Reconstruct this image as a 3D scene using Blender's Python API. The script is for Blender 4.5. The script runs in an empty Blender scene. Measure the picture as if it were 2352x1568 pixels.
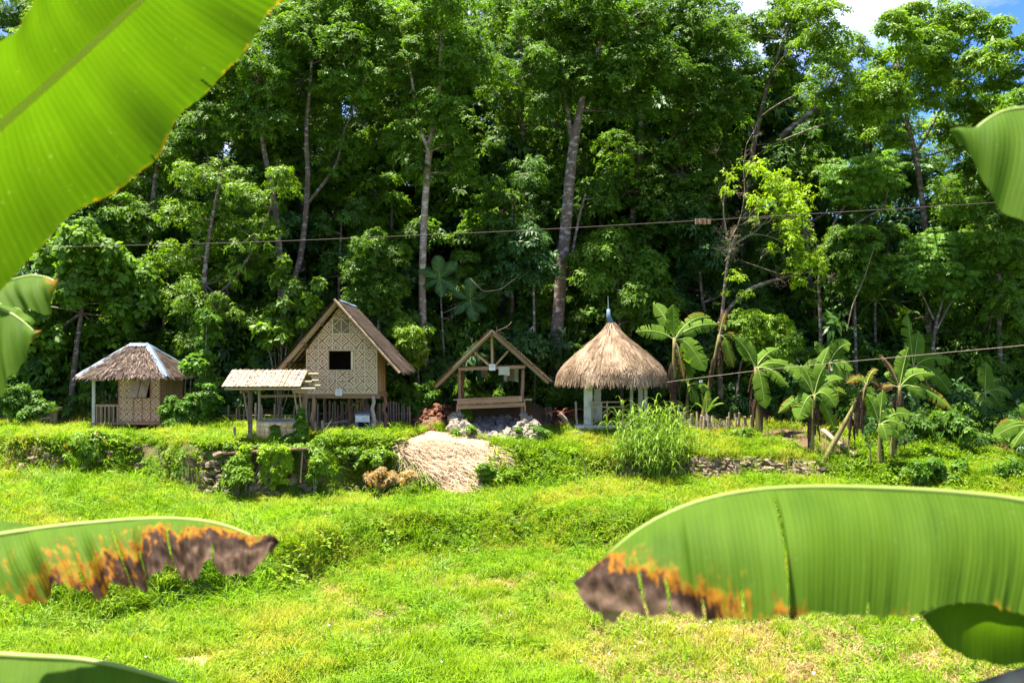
import bpy, bmesh, math, random
import numpy as np
from mathutils import Vector, Matrix, Euler

R = math.radians
rng = np.random.default_rng(7)
random.seed(7)
S = bpy.context.scene
COL = S.collection

# ------------------------------------------------------------------ camera, sky, sun, exposure
CZ = 3.9                       # eye height above the hut terrace
F = 2352 * 35 / 36             # focal length in the pixels of a 2352 px wide view
cam = bpy.data.cameras.new("camera")
cam.lens = 35; cam.sensor_width = 36; cam.clip_end = 2000; cam.clip_start = 0.05
cam.dof.use_dof = True; cam.dof.focus_distance = 41; cam.dof.aperture_fstop = 4.0
camo = bpy.data.objects.new("camera", cam); COL.objects.link(camo)
camo.location = (0, 0, CZ); camo.rotation_euler = (R(90), 0, 0)
S.camera = camo

SUN = Vector((-0.24, 0.03, 0.97)).normalized()
elev = math.asin(SUN.z); azim = math.atan2(SUN.x, SUN.y)
W = bpy.data.worlds.new("World"); S.world = W; W.use_nodes = True
wn = W.node_tree.nodes; wl = W.node_tree.links; wn.clear()
sky = wn.new("ShaderNodeTexSky"); sky.sky_type = 'NISHITA'; sky.sun_disc = False
sky.sun_elevation = elev; sky.sun_rotation = azim % (2 * math.pi)
sky.air_density = 0.9; sky.dust_density = 0.0; sky.ozone_density = 5.0
tc = wn.new("ShaderNodeTexCoord"); mp = wn.new("ShaderNodeMapping"); mp.inputs["Scale"].default_value = (1.2, 1.2, 3.2)
mp.inputs["Location"].default_value = (0.35, 0.1, 0.4)
cn = wn.new("ShaderNodeTexNoise"); cn.inputs["Scale"].default_value = 1.9; cn.inputs["Detail"].default_value = 7; cn.inputs["Roughness"].default_value = 0.55
cr = wn.new("ShaderNodeValToRGB"); cr.color_ramp.elements[0].position = 0.47; cr.color_ramp.elements[1].position = 0.72
mx = wn.new("ShaderNodeMix"); mx.data_type = 'RGBA'; mx.inputs[7].default_value = (6.6, 6.9, 7.4, 1)
bg = wn.new("ShaderNodeBackground"); bg.inputs["Strength"].default_value = 0.085
out = wn.new("ShaderNodeOutputWorld")
wl.new(tc.outputs["Generated"], mp.inputs["Vector"]); wl.new(mp.outputs["Vector"], cn.inputs["Vector"])
wl.new(cn.outputs["Fac"], cr.inputs["Fac"]); wl.new(cr.outputs["Color"], mx.inputs[0])
hs = wn.new("ShaderNodeHueSaturation"); hs.inputs["Saturation"].default_value = 1.25; hs.inputs["Hue"].default_value = 0.515; hs.inputs["Value"].default_value = 0.68; wl.new(sky.outputs["Color"], hs.inputs["Color"]); wl.new(hs.outputs["Color"], mx.inputs[6]); wl.new(mx.outputs[2], bg.inputs["Color"]); wl.new(bg.outputs["Background"], out.inputs["Surface"])

sun = bpy.data.lights.new("sun", 'SUN'); sun.energy = 4.8; sun.angle = R(0.55); sun.color = (1, 0.935, 0.81)
suno = bpy.data.objects.new("sun", sun); COL.objects.link(suno)
suno.rotation_euler = SUN.to_track_quat('Z', 'Y').to_euler(); suno.location = (-20, -20, 60)

S.view_settings.view_transform = 'Standard'; S.view_settings.look = 'None'
S.view_settings.exposure = 2.35; S.view_settings.gamma = 1.0; S.view_settings.use_curve_mapping = False
S.render.engine = 'CYCLES'
S.cycles.use_denoising = True
S.cycles.max_bounces = 4; S.cycles.diffuse_bounces = 2; S.cycles.glossy_bounces = 1; S.cycles.transmission_bounces = 2
S.cycles.sample_clamp_indirect = 6.0

# ------------------------------------------------------------------ helpers
def at(px, py, Y):
    """point at distance Y that the 2352x1568 photograph shows at px, py"""
    return Vector(((px - 1176) / F * Y, Y, CZ - (py - 784) / F * Y))

def pxof(x, y, z):
    return 1176 + x / y * F, 784 + (CZ - z) / y * F

BASE = {}
def reg(o, base): BASE[o.name] = Vector(base)

def tag(o, label=None, cat=None, group=None, kind=None):
    if label: o['label'] = label
    if cat: o['category'] = cat
    if group: o['group'] = group
    if kind: o['kind'] = kind
    return o

def thing(name, label, cat, loc, group=None):
    o = bpy.data.objects.new(name, None); COL.objects.link(o)
    o.location = loc; o.empty_display_size = 0.2
    reg(o, loc)
    return tag(o, label, cat, group)

def add_obj(name, me, parent=None, base=None, mat=None):
    """mesh in world coordinates -> object; with a parent the vertices become relative to the parent's base"""
    if mat is not None: me.materials.append(mat)
    o = bpy.data.objects.new(name, me); COL.objects.link(o)
    if parent is not None:
        b = BASE[parent.name]
        me.transform(Matrix.Translation(-b)); o.parent = parent; reg(o, b)
    elif base is not None:
        me.transform(Matrix.Translation(-Vector(base))); o.location = base; reg(o, base)
    else:
        reg(o, (0, 0, 0))
    return o

def np_mesh(name, V, Q, rnd=None, smooth=False, uv=None, extra=None):
    """V (n,3); Q (m,4) or (m,3)"""
    V = np.asarray(V, np.float32); Q = np.asarray(Q, np.int32); k = Q.shape[1]
    me = bpy.data.meshes.new(name)
    me.vertices.add(len(V)); me.vertices.foreach_set("co", V.ravel())
    me.loops.add(Q.size); me.loops.foreach_set("vertex_index", Q.ravel())
    me.polygons.add(len(Q))
    me.polygons.foreach_set("loop_start", np.arange(0, Q.size, k, dtype=np.int32))
    try: me.polygons.foreach_set("loop_total", np.full(len(Q), k, np.int32))
    except Exception: pass
    me.polygons.foreach_set("use_smooth", np.full(len(Q), smooth, bool))
    me.update(calc_edges=True)
    if rnd is not None:
        a = me.attributes.new("rnd", 'FLOAT', 'FACE'); a.data.foreach_set("value", np.asarray(rnd, np.float32))
    if extra:
        for nm, arr in extra.items():
            a = me.attributes.new(nm, 'FLOAT', 'POINT'); a.data.foreach_set("value", np.asarray(arr, np.float32))
    return me

class MB:
    def __init__(s): s.v = []; s.f = []; s.r = []
    def add(s, vs, fs, r=None):
        b = len(s.v); s.v += [tuple(v) for v in vs]
        r = random.random() if r is None else r
        for f in fs: s.f.append(tuple(i + b for i in f)); s.r.append(r)
        return s
    def box(s, c, d, rot=None, r=None):
        c = Vector(c); vs = []
        for z in (-.5, .5):
            for x, y in ((-.5, -.5), (.5, -.5), (.5, .5), (-.5, .5)):
                p = Vector((x * d[0], y * d[1], z * d[2]))
                if rot is not None: p = rot @ p
                vs.append(c + p)
        return s.add(vs, [(3, 2, 1, 0), (4, 5, 6, 7), (0, 1, 5, 4), (1, 2, 6, 5), (2, 3, 7, 6), (3, 0, 4, 7)], r)
    def bar(s, a, b, w, h, up=(0, 0, 1), r=None):
        a, b = Vector(a), Vector(b); d = (b - a); L = d.length; d.normalize()
        up = Vector(up)
        if abs(d.dot(up)) > .97: up = Vector((0, 1, 0))
        x = d.cross(up).normalized(); u = x.cross(d).normalized()
        rot = Matrix((x, d, u)).transposed()
        return s.box((a + b) / 2, (w, L, h), rot, r)
    def tube(s, pts, rad, n=7, r=None, cap=True):
        pts = [Vector(p) for p in pts]
        if not hasattr(rad, '__len__'): rad = [rad] * len(pts)
        vs = []; fs = []; m = len(pts); ref = Vector((0.3, 1, 0.1)).normalized()
        for i, p in enumerate(pts):
            d = (pts[min(i + 1, m - 1)] - pts[max(i - 1, 0)])
            if d.length < 1e-9: d = Vector((0, 0, 1))
            d.normalize(); rf = ref if abs(d.dot(ref)) < .95 else Vector((1, 0, 0))
            x = d.cross(rf).normalized(); y = d.cross(x)
            for k in range(n):
                t = 2 * math.pi * k / n
                vs.append(p + (x * math.cos(t) + y * math.sin(t)) * rad[i])
        for i in range(m - 1):
            for k in range(n):
                a = i * n + k; b = i * n + (k + 1) % n
                fs.append((a, b, b + n, a + n))
        if cap: fs += [tuple(range(n - 1, -1, -1)), tuple(range((m - 1) * n, m * n))]
        return s.add(vs, fs, r)
    def grid(s, P, r=None):
        """P[i][j] grid of points"""
        n, m = len(P), len(P[0]); vs = [p for row in P for p in row]; fs = []
        for i in range(n - 1):
            for j in range(m - 1):
                fs.append((i * m + j, i * m + j + 1, (i + 1) * m + j + 1, (i + 1) * m + j))
        return s.add(vs, fs, r)
    def mesh(s, name, smooth=False):
        me = bpy.data.meshes.new(name); me.from_pydata(s.v, [], s.f); me.update()
        a = me.attributes.new("rnd", 'FLOAT', 'FACE'); a.data.foreach_set("value", np.array(s.r, np.float32))
        if smooth: me.polygons.foreach_set("use_smooth", np.full(len(s.f), True))
        return me
    def build(s, name, mat, parent=None, base=None, smooth=False):
        return add_obj(name, s.mesh(name, smooth), parent, base, mat)

def piece(name, me, parent, loc, rot=(0, 0, 0), scl=(1, 1, 1)):
    """one of many alike pieces that share a mesh; loc in world coordinates"""
    o = bpy.data.objects.new(name, me); COL.objects.link(o)
    o.parent = parent; o.location = Vector(loc) - BASE[parent.name]
    o.rotation_euler = rot; o.scale = scl
    return o

def piece_between(name, me, parent, a, b, sx=1.0, sy=None, roll=0.0):
    """a piece whose mesh runs from z=0 to z=1 laid from a to b"""
    a, b = Vector(a), Vector(b); d = b - a
    q = d.to_track_quat('Z', 'Y') @ Euler((0, 0, roll)).to_quaternion()
    o = piece(name, me, parent, a); o.rotation_mode = 'QUATERNION'; o.rotation_quaternion = q
    o.scale = (sx, sx if sy is None else sy, d.length)
    return o

def bez(a, b, c, n):
    a, b, c = Vector(a), Vector(b), Vector(c)
    return [a * (1 - t) ** 2 + b * 2 * t * (1 - t) + c * t * t for t in [i / (n - 1) for i in range(n)]]

def resample(pts, n):
    P = np.array([tuple(p) for p in pts], float); d = np.r_[0, np.cumsum(np.linalg.norm(np.diff(P, axis=0), axis=1))]
    # smooth interpolation (Catmull-Rom style through monotone parameter)
    t = np.linspace(0, d[-1], n); out = np.stack([np.interp(t, d, P[:, k]) for k in range(3)], 1)
    for _ in range(max(1, n // 14)):
        out[1:-1] = out[1:-1] * .5 + (out[:-2] + out[2:]) * .25
    return out

# ------------------------------------------------------------------ materials
class G:
    def __init__(s, name):
        s.m = bpy.data.materials.new(name); s.m.use_nodes = True; s.t = s.m.node_tree; s.t.nodes.clear()
    def n(s, ty, ins=None, **props):
        nd = s.t.nodes.new("ShaderNode" + ty)
        for k, v in props.items(): setattr(nd, k, v)
        for k, v in (ins or {}).items():
            sk = nd.inputs[k]
            if hasattr(v, 'is_output'): s.t.links.new(v, sk)
            else: sk.default_value = v
        return nd
    def math(s, op, a, b=None, clamp=False):
        ins = {0: a}
        if b is not None: ins[1] = b
        return s.n("Math", ins, operation=op, use_clamp=clamp).outputs[0]
    def ramp(s, fac, stops, interp='LINEAR'):
        nd = s.n("ValToRGB", {"Fac": fac}); cr = nd.color_ramp; cr.interpolation = interp
        while len(cr.elements) < len(stops): cr.elements.new(0.5)
        for e, (p, c) in zip(cr.elements, stops): e.position = p; e.color = (*c, 1) if len(c) == 3 else c
        return nd.outputs["Color"]
    def mix(s, f, a, b, mode='MIX'):
        nd = s.n("Mix", {0: f}, data_type='RGBA', blend_type=mode)
        for i, v in ((6, a), (7, b)):
            if hasattr(v, 'is_output'): s.t.links.new(v, nd.inputs[i])
            else: nd.inputs[i].default_value = (*v, 1)
        return nd.outputs[2]
    def noise(s, scale, vec=None, detail=4, rough=.55, dist=0.0):
        ins = {"Scale": scale, "Detail": detail, "Roughness": rough, "Distortion": dist}
        if vec is not None: ins["Vector"] = vec
        return s.n("TexNoise", ins).outputs["Fac"]
    def obj(s, scale=(1, 1, 1), rot=(0, 0, 0), which="Object"):
        c = s.n("TexCoord").outputs[which]
        return s.n("Mapping", {"Vector": c, "Scale": scale, "Rotation": rot}).outputs[0]
    def attr(s, nm): return s.n("Attribute", attribute_name=nm).outputs["Fac"]
    def orand(s): return s.n("ObjectInfo").outputs["Random"]
    def bump(s, h, strength=.5, dist=.02): return s.n("Bump", {"Height": h, "Strength": strength, "Distance": dist}).outputs[0]
    def bsdf(s, col, rough=.8, normal=None, metal=0.0, spec=.3):
        ins = {"Base Color": col if hasattr(col, 'is_output') else (*col, 1), "Roughness": rough, "Metallic": metal, "Specular IOR Level": spec}
        if normal is not None: ins["Normal"] = normal
        return s.n("BsdfPrincipled", ins).outputs[0]
    def out(s, sh):
        s.n("OutputMaterial", {"Surface": sh}); return s.m

def leafmat(name, dark, light, tip=None, transl=.35, rough=.45, spec=.4, patch=0.0, patchcol=(.3, .3, .05), tmul=1.6):
    g = G(name); r = g.attr("rnd"); o = g.orand()
    f = g.math('ADD', g.math('MULTIPLY', r, .75), g.math('MULTIPLY', o, .25), True)
    stops = [(0.0, dark), (.72, light)]
    if tip: stops.append((1.0, tip))
    c = g.ramp(f, stops)
    if patch > 0:
        pos = g.n("NewGeometry").outputs["Position"]
        nz = g.noise(.28, pos, 5, .6)
        c = g.mix(g.math('MULTIPLY', g.ramp(nz, [(.46, (0, 0, 0)), (.68, (1, 1, 1))]), patch), c, patchcol)
    b = g.bsdf(c, rough, spec=spec)
    tcol = g.mix(1.0, c, (tmul * .98, tmul, tmul * .45), 'MULTIPLY')
    t = g.n("BsdfTranslucent", {"Color": tcol}).outputs[0]
    return g.out(g.n("MixShader", {0: transl, 1: b, 2: t}).outputs[0])

def woodmat(name, a, b, axis=2, scale=9, rough=.85, bump=.35, blotch=None):
    g = G(name); sc = [scale] * 3; sc[axis] = scale * .09
    v = g.obj(tuple(sc)); nz = g.noise(1.0, v, 6, .65, .4); rr = g.attr("rnd"); o = g.orand()
    f = g.math('ADD', nz, g.math('MULTIPLY', g.math('SUBTRACT', g.math('ADD', rr, o), 1.0), .16))
    c = g.ramp(f, [(.28, a), (.72, b)])
    if blotch:
        n2 = g.noise(1.6, g.obj((1, 1, 1)), 5, .6)
        c = g.mix(g.ramp(n2, [(.52, (0, 0, 0)), (.66, (1, 1, 1))]), c, blotch)
    return g.out(g.bsdf(c, rough, g.bump(nz, bump, .02)))

MAT = {}
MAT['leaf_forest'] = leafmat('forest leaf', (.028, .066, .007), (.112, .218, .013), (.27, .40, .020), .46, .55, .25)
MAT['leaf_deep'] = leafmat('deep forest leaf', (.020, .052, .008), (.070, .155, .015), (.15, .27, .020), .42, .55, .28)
MAT['leaf_bright'] = leafmat('bright leaf', (.040, .088, .005), (.150, .265, .010), (.31, .43, .02), .44, .5, .3)
MAT['leaf_yellow'] = leafmat('yellow green leaf', (.11, .19, .008), (.29, .43, .012), (.46, .55, .03), .45, .55, .25)
MAT['leaf_vine'] = leafmat('vine leaf', (.03, .08, .006), (.10, .215, .010), (.19, .33, .018), .38, .55, .25)
MAT['leaf_feather'] = leafmat('feathery leaf', (.05, .12, .015), (.15, .29, .03), (.22, .38, .05), .40, .5, .3)
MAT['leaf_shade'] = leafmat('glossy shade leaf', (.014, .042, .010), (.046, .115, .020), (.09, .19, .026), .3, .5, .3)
MAT['grass'] = leafmat('grass blade', (.065, .130, .003), (.205, .325, .007), (.36, .45, .02), .46, .6, .2, .7, (.42, .34, .06))
MAT['grass_long'] = leafmat('long grass blade', (.055, .125, .003), (.155, .30, .005), (.29, .43, .015), .46, .55, .25, .25, (.30, .33, .02))
MAT['weed'] = leafmat('weed leaf', (.055, .115, .003), (.16, .27, .005), (.30, .41, .012), .46, .55, .25, .42, (.30, .29, .012))
MAT['dry'] = leafmat('dry stubble', (.22, .15, .06), (.42, .30, .14), (.52, .40, .22), .25, .8, .1)
MAT['reed'] = leafmat('cane leaf', (.08, .16, .012), (.22, .34, .03), (.38, .48, .10), .40, .5, .3)
MAT['straw_base'] = leafmat('shade-dark matted straw', (.22, .145, .085), (.36, .25, .155), None, .05, .9, .1, tmul=1.0)  # shade in the gaps between strands put into a darker base colour
MAT['flower_white'] = leafmat('white petal', (.7, .7, .7), (.8, .8, .8), None, .2, .6, .2, tmul=1)
MAT['flower_orange'] = leafmat('orange petal', (.75, .22, .01), (.8, .34, .01), None, .2, .6, .2, tmul=1)
MAT['straw'] = leafmat('straw', (.30, .20, .12), (.54, .39, .26), (.76, .61, .46), .12, .85, .1, tmul=1.0)

def barkmat(name, a, b, lichen, sc=1.0):
    g = G(name); v = g.obj((7 * sc, 7 * sc, 1.6 * sc)); nz = g.noise(1.5, v, 7, .7)
    c = g.ramp(nz, [(.3, a), (.7, b)])
    n2 = g.noise(2.6 * sc, g.obj((1, 1, 2.2)), 6, .7)
    c = g.mix(g.ramp(n2, [(.53, (0, 0, 0)), (.60, (1, 1, 1))]), c, lichen)
    return g.out(g.bsdf(c, .9, g.bump(nz, .6, .04)))
MAT['bark'] = barkmat('grey brown bark', (.055, .038, .03), (.16, .11, .085), (.30, .27, .24))
MAT['bark_pale'] = barkmat('pale bark', (.14, .10, .07), (.30, .22, .16), (.42, .38, .34))
MAT['twig'] = barkmat('dry twig', (.10, .07, .045), (.26, .19, .125), (.36, .29, .22), 2)

MAT['wood'] = woodmat('weathered wood', (.16, .085, .05), (.36, .21, .135))
MAT['wood_pale'] = woodmat('pale weathered wood', (.22, .14, .08), (.44, .31, .20))
MAT['wood_x'] = woodmat('weathered beam', (.15, .08, .045), (.38, .23, .14), axis=0)
MAT['wood_grey'] = woodmat('grey post', (.17, .13, .10), (.40, .32, .25))
MAT['wood_dark'] = woodmat('dark post', (.05, .03, .022), (.15, .10, .075), blotch=(.35, .33, .31))
MAT['bamboo'] = woodmat('dry bamboo', (.22, .15, .085), (.46, .35, .22), scale=5)
MAT['bamboo_old'] = woodmat('old grey bamboo', (.13, .095, .065), (.36, .28, .20), scale=5, blotch=(.10, .08, .06))
MAT['bamboo_tan'] = woodmat('tan bamboo batten', (.42, .30, .16), (.66, .54, .38), scale=6)

g = G('split bamboo roof')
v = g.obj((1, 1, 1)); nz = g.noise(5.0, g.obj((2.5, .35, .35)), 6, .7); sp = g.noise(1.0, g.n('NewGeometry').outputs['Position'], 3, .6); sp = g.noise(7.0, g.n('NewGeometry').outputs['Position'], 7, .78)
o_ = g.orand(); c = g.ramp(g.math('ADD', nz, g.math('MULTIPLY', g.math('SUBTRACT', o_, .5), .25)), [(.3, (.20, .145, .10)), (.7, (.36, .29, .22))])
c = g.mix(g.ramp(sp, [(.50, (0, 0, 0)), (.58, (1, 1, 1))]), c, (.035, .026, .020))
MAT['bamboo_roof'] = g.out(g.bsdf(c, .75, g.bump(nz, .3, .01)))

def thatchmat(name, stops):
    g = G(name); r = g.attr("rnd"); nz = g.noise(1.1, g.obj((1, 1, 1)), 5, .65)
    f = g.math('ADD', g.math('MULTIPLY', r, .7), g.math('MULTIPLY', g.math('SUBTRACT', nz, .35), .75), True)
    c = g.ramp(f, stops); fine = g.noise(40, g.obj((1, 1, .3)), 3, .6)
    return g.out(g.bsdf(c, .9, g.bump(fine, .4, .01), spec=.15))
MAT['thatch_nipa'] = thatchmat('palm shingle thatch', [(0.1, (.020, .014, .012)), (.45, (.058, .041, .033)), (.72, (.135, .10, .080)), (1, (.29, .225, .185))])
MAT['thatch_grass'] = thatchmat('grass thatch', [(0.0, (.06, .036, .022)), (.4, (.17, .115, .072)), (.7, (.31, .225, .150)), (1, (.48, .375, .27))])
MAT['thatch_under'] = thatchmat('thatch underside', [(0, (.10, .065, .035)), (.6, (.24, .165, .09)), (1, (.36, .26, .15))])

def amakan(name, ca, cb, per, faded=0.0):
    g = G(name); co = g.n("TexCoord").outputs["Object"]; s = g.n("SeparateXYZ", {0: co})
    wb = g.math('MULTIPLY', g.math('SUBTRACT', g.noise(2.6, co, 2, .5), .5), .09); u0 = g.math('ADD', g.math('ADD', s.outputs[0], s.outputs[1]), wb); w0 = g.math('SUBTRACT', s.outputs[2], wb); N = 22.0
    def cell(x):
        x = g.math('DIVIDE', x, per); q = g.math('DIVIDE', g.math('FLOOR', g.math('MULTIPLY', x, N)), N)
        return g.math('ABSOLUTE', g.math('SUBTRACT', g.math('FRACT', q), .5))
    a = g.math('ADD', cell(u0), cell(w0)); a = g.math('MINIMUM', a, g.math('SUBTRACT', 1.0, a))
    p = g.ramp(a, [(0, (1, 1, 1)), (.09, (0, 0, 0)), (.20, (1, 1, 1)), (.31, (0, 0, 0)), (.42, (1, 1, 1))], 'CONSTANT')
    nz = g.noise(2.2, g.obj((1, 1, 1)), 5, .6); fine = g.noise(60, g.obj((1, 1, .25)), 3, .6)
    ca2 = g.mix(nz, ca, tuple(x * .72 for x in ca)); cb2 = g.mix(fine, cb, tuple(min(1, x * 1.5) for x in cb))
    c = g.mix(g.math('MULTIPLY', p, 1 - faded), ca2, cb2)
    vor = g.n("TexVoronoi", {"Scale": 55.0, "Vector": co}).outputs["Distance"]
    fd = g.noise(.9, co, 5, .65); c = g.mix(g.math('MULTIPLY', g.ramp(fd, [(.45, (0, 0, 0)), (.7, (1, 1, 1))]), .45), c, (.42, .29, .18)); c = g.mix(.12, c, g.mix(vor, (.25, .17, .10), (.8, .7, .55)), 'MULTIPLY')
    return g.out(g.bsdf(c, .7, g.bump(vor, .35, .01)))
MAT['amakan'] = amakan('woven split bamboo', (.80, .62, .43), (.17, .080, .038), .56)
MAT['amakan_old'] = amakan('old woven split bamboo', (.74, .54, .33), (.16, .075, .038), .5, .0)

def stonemat(name, a, b, dirt, w=(.5, .68)):
    g = G(name); v = g.obj((1, 1, 1)); o = g.orand(); nz = g.noise(1.6, v, 6, .65)
    f = g.math('ADD', g.math('MULTIPLY', nz, .8), g.math('MULTIPLY', o, .35))
    c = g.ramp(f, [(.35, a), (.75, b)]); n2 = g.noise(2.7, v, 5, .7)
    c = g.mix(g.ramp(n2, [(w[0], (0, 0, 0)), (w[1], (1, 1, 1))]), c, dirt)
    return g.out(g.bsdf(c, .92, g.bump(nz, .7, .05), spec=.2))
MAT['stone'] = stonemat('pale limestone', (.17, .145, .105), (.36, .32, .255), (.07, .055, .035), (.45, .62))
MAT['stone_dark'] = stonemat('mossy fieldstone', (.085, .063, .042), (.27, .20, .13), (.05, .045, .02))
MAT['stone_grey'] = stonemat('grey rubble', (.10, .09, .085), (.24, .22, .20), (.05, .045, .04))
MAT['stone_tan'] = stonemat('tan flagstone', (.72, .45, .20), (.85, .60, .31), (.55, .34, .15), (.58, .72))
MAT['mortar'] = stonemat('mortar', (.36, .31, .25), (.46, .41, .34), (.28, .23, .18))
MAT['concrete'] = stonemat('weathered concrete', (.46, .43, .36), (.60, .56, .48), (.34, .34, .24))
MAT['husk'] = stonemat('coconut husk', (.06, .022, .012), (.20, .085, .045), (.035, .014, .01))

g = G('galvanised sheet'); nz = g.noise(3.0, g.obj((1, 1, 1)), 5, .6)
MAT['zinc'] = g.out(g.bsdf(g.ramp(nz, [(.3, (.055, .09, .13)), (.7, (.12, .18, .25))]), .6, g.bump(nz, .4, .03), metal=.0))
g = G('dented white sheet'); nz = g.noise(7.0, g.obj((1, 1, .5)), 6, .7)
MAT['sheet_white'] = g.out(g.bsdf(g.ramp(nz, [(.35, (.45, .45, .44)), (.55, (.74, .75, .76))]), .5, g.bump(nz, .5, .03), metal=.15))
def flat(name, c, rough=.7, metal=0.0, var=.25, sc=6):
    g = G(name); nz = g.noise(sc, g.obj((1, 1, 1)), 5, .6)
    return g.out(g.bsdf(g.ramp(nz, [(.3, tuple(x * (1 - var) for x in c)), (.7, c)]), rough, g.bump(nz, .2, .01), metal=metal))
MAT['frame_grey'] = flat('grey steel', (.30, .33, .36), .5, .4)
MAT['blue'] = flat('blue plastic', (.02, .32, .62), .5)
MAT['tarp'] = flat('blue tarp', (.012, .055, .19), .55)
MAT['dark_net'] = flat('dark mesh', (.012, .02, .018), .9)
MAT['cloth'] = flat('off white cloth', (.40, .38, .31), .95, 0, .15)
MAT['cloth_tan'] = flat('dull brown cloth', (.24, .17, .11), .95)
MAT['cloth_green'] = flat('dark green cloth', (.015, .07, .05), .95)
MAT['paper'] = flat('white card', (.62, .62, .60), .8, 0, .04)
MAT['print_red'] = flat('faded red print', (.55, .22, .20), .8)
MAT['wire'] = flat('rusty steel rope', (.085, .06, .05), .85, .0)
MAT['rope_orange'] = flat('orange rope', (.45, .10, .03), .9)
MAT['interior'] = flat('dimmed boards', (.10, .07, .045), .9, 0, .6, 9)  # dimness of the rooms put into the board colour
MAT['puddle'] = None

# ground: soil, leaf litter and bare straw-strewn earth, told apart by where they lie; its dark tone doubles as painted shade at far right
g = G('ground soil'); pos = g.n("NewGeometry").outputs["Position"]
n1 = g.noise(.9, pos, 7, .65); n2 = g.noise(9, pos, 6, .7); n3 = g.noise(40, pos, 4, .7)
soil = g.ramp(n2, [(.3, (.045, .030, .016)), (.7, (.15, .10, .055))])
moss = g.ramp(n3, [(.3, (.03, .065, .008)), (.7, (.09, .17, .015))])
c = g.mix(g.ramp(n1, [(.36, (0, 0, 0)), (.56, (1, 1, 1))]), soil, moss)
bare = g.ramp(n2, [(.3, (.24, .145, .09)), (.55, (.42, .28, .19)), (.75, (.55, .41, .30))])
c = g.mix(g.attr("bare"), c, bare)
litter_shade = g.ramp(n3, [(.3, (.045, .025, .016)), (.7, (.16, .095, .06))])
c = g.mix(g.attr("litter_shade"), c, litter_shade)
MAT['ground'] = g.out(g.bsdf(c, .95, g.bump(n2, .8, .05), spec=.15))
g = G('muddy water'); nz = g.noise(6, g.obj((1, 1, 1)), 4, .6)
MAT['puddle'] = g.out(g.bsdf(g.ramp(nz, [(.3, (.30, .19, .09)), (.7, (.40, .27, .14))]), .25, g.bump(nz, .1, .01), spec=.5))

# banana leaf: 'across' runs 0 at the midrib to 1 at the edge, 'along' runs along the midrib in metres, 'burn' is withering
def banana_mat(name, base, pale, transl=.32, vein=75.0, vstr=.16):
    g = G(name); al = g.attr("along"); ac = g.attr("across"); bu = g.attr("burn")
    wob = g.noise(3.0, g.obj((1, 1, 1)), 3, .5)
    ph = g.math('ADD', g.math('MULTIPLY', al, vein), g.math('MULTIPLY', wob, 2.0))
    vq = g.n('CombineXYZ', {0: g.math('MULTIPLY', al, vein * .75), 1: g.math('MULTIPLY', ac, .35), 2: 3.0}).outputs[0]; fine = g.ramp(g.noise(1.0, vq, 3, .7), [(.35, (0, 0, 0)), (.65, (1, 1, 1))]); vfine = g.math('POWER', g.math('MULTIPLY', g.math('ADD', g.math('SINE', g.math('MULTIPLY', ph, 6.9)), 1.0), .5), 3.0)
    v1 = g.n("CombineXYZ", {0: g.math('MULTIPLY', al, 14.0), 1: g.math('MULTIPLY', ac, .7), 2: 0.0}).outputs[0]
    st = g.noise(1.0, v1, 4, .6)
    c = g.mix(g.math('MULTIPLY', g.ramp(st, [(.3, (0, 0, 0)), (.7, (1, 1, 1))]), .8), base, pale)
    c = g.mix(g.math('MULTIPLY', fine, vstr), c, tuple(x * .55 for x in base)); c = g.mix(g.math('MULTIPLY', vfine, vstr * .8), c, tuple(min(1, x * 1.5) for x in pale)); dust = g.noise(70.0, g.obj((1, 1, 1)), 4, .7); c = g.mix(g.math('MULTIPLY', g.ramp(dust, [(.64, (0, 0, 0)), (.72, (1, 1, 1))]), .4), c, (.20, .19, .12))
    big = g.noise(2.2, g.obj((1, 1, 1)), 4, .55)
    c = g.mix(g.math('MULTIPLY', g.ramp(big, [(.4, (0, 0, 0)), (.7, (1, 1, 1))]), .35), c, tuple(min(1, x * 1.5) for x in pale))
    v2 = g.n("CombineXYZ", {0: g.math('MULTIPLY', al, 60.0), 1: g.math('MULTIPLY', ac, 5.0), 2: 0.0}).outputs[0]
    streak = g.noise(1.0, v2, 5, .65); blob = g.noise(9.0, g.obj((1, 1, 1)), 6, .65)
    bb = g.math('ADD', bu, g.math('MULTIPLY', g.math('SUBTRACT', g.math('ADD', g.math('MULTIPLY', streak, .65), g.math('MULTIPLY', blob, .5)), .575), 1.5))
    wither = g.ramp(bb, [(.36, (.10, .14, .008)), (.47, (.26, .17, .008)), (.53, (.30, .115, .006)), (.58, (.24, .09, .007)), (.63, (.035, .018, .011)), (.78, (.045, .025, .017)), (.90, (.085, .050, .034)), (1, (.14, .088, .060))])
    wither = g.mix(g.math('MULTIPLY', g.ramp(g.noise(26.0, g.obj((1, 1, 1)), 6, .7), [(.40, (0, 0, 0)), (.62, (1, 1, 1))]), .75), wither, g.mix(1.0, wither, (.32, .28, .26), 'MULTIPLY'))
    c = g.mix(g.ramp(bb, [(.30, (0, 0, 0)), (.50, (1, 1, 1))]), c, wither)
    b = g.bsdf(c, .68, g.bump(g.math('ADD', g.math('ADD', fine, vfine), st), .22, .004), spec=.10)
    t = g.n("BsdfTranslucent", {"Color": g.mix(1.0, c, (1.35, 1.5, .5), 'MULTIPLY')}).outputs[0]
    return g.out(g.n("MixShader", {0: transl, 1: b, 2: t}).outputs[0])
MAT['banana_far'] = banana_mat('banana leaf', (.058, .125, .009), (.12, .205, .018), .40, 40)
MAT['banana_near'] = banana_mat('near banana leaf', (.034, .078, .003), (.070, .128, .007), .36, 70)
MAT['banana_back'] = banana_mat('backlit banana leaf', (.033, .068, .002), (.048, .090, .003), .64, 60, .26)
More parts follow.
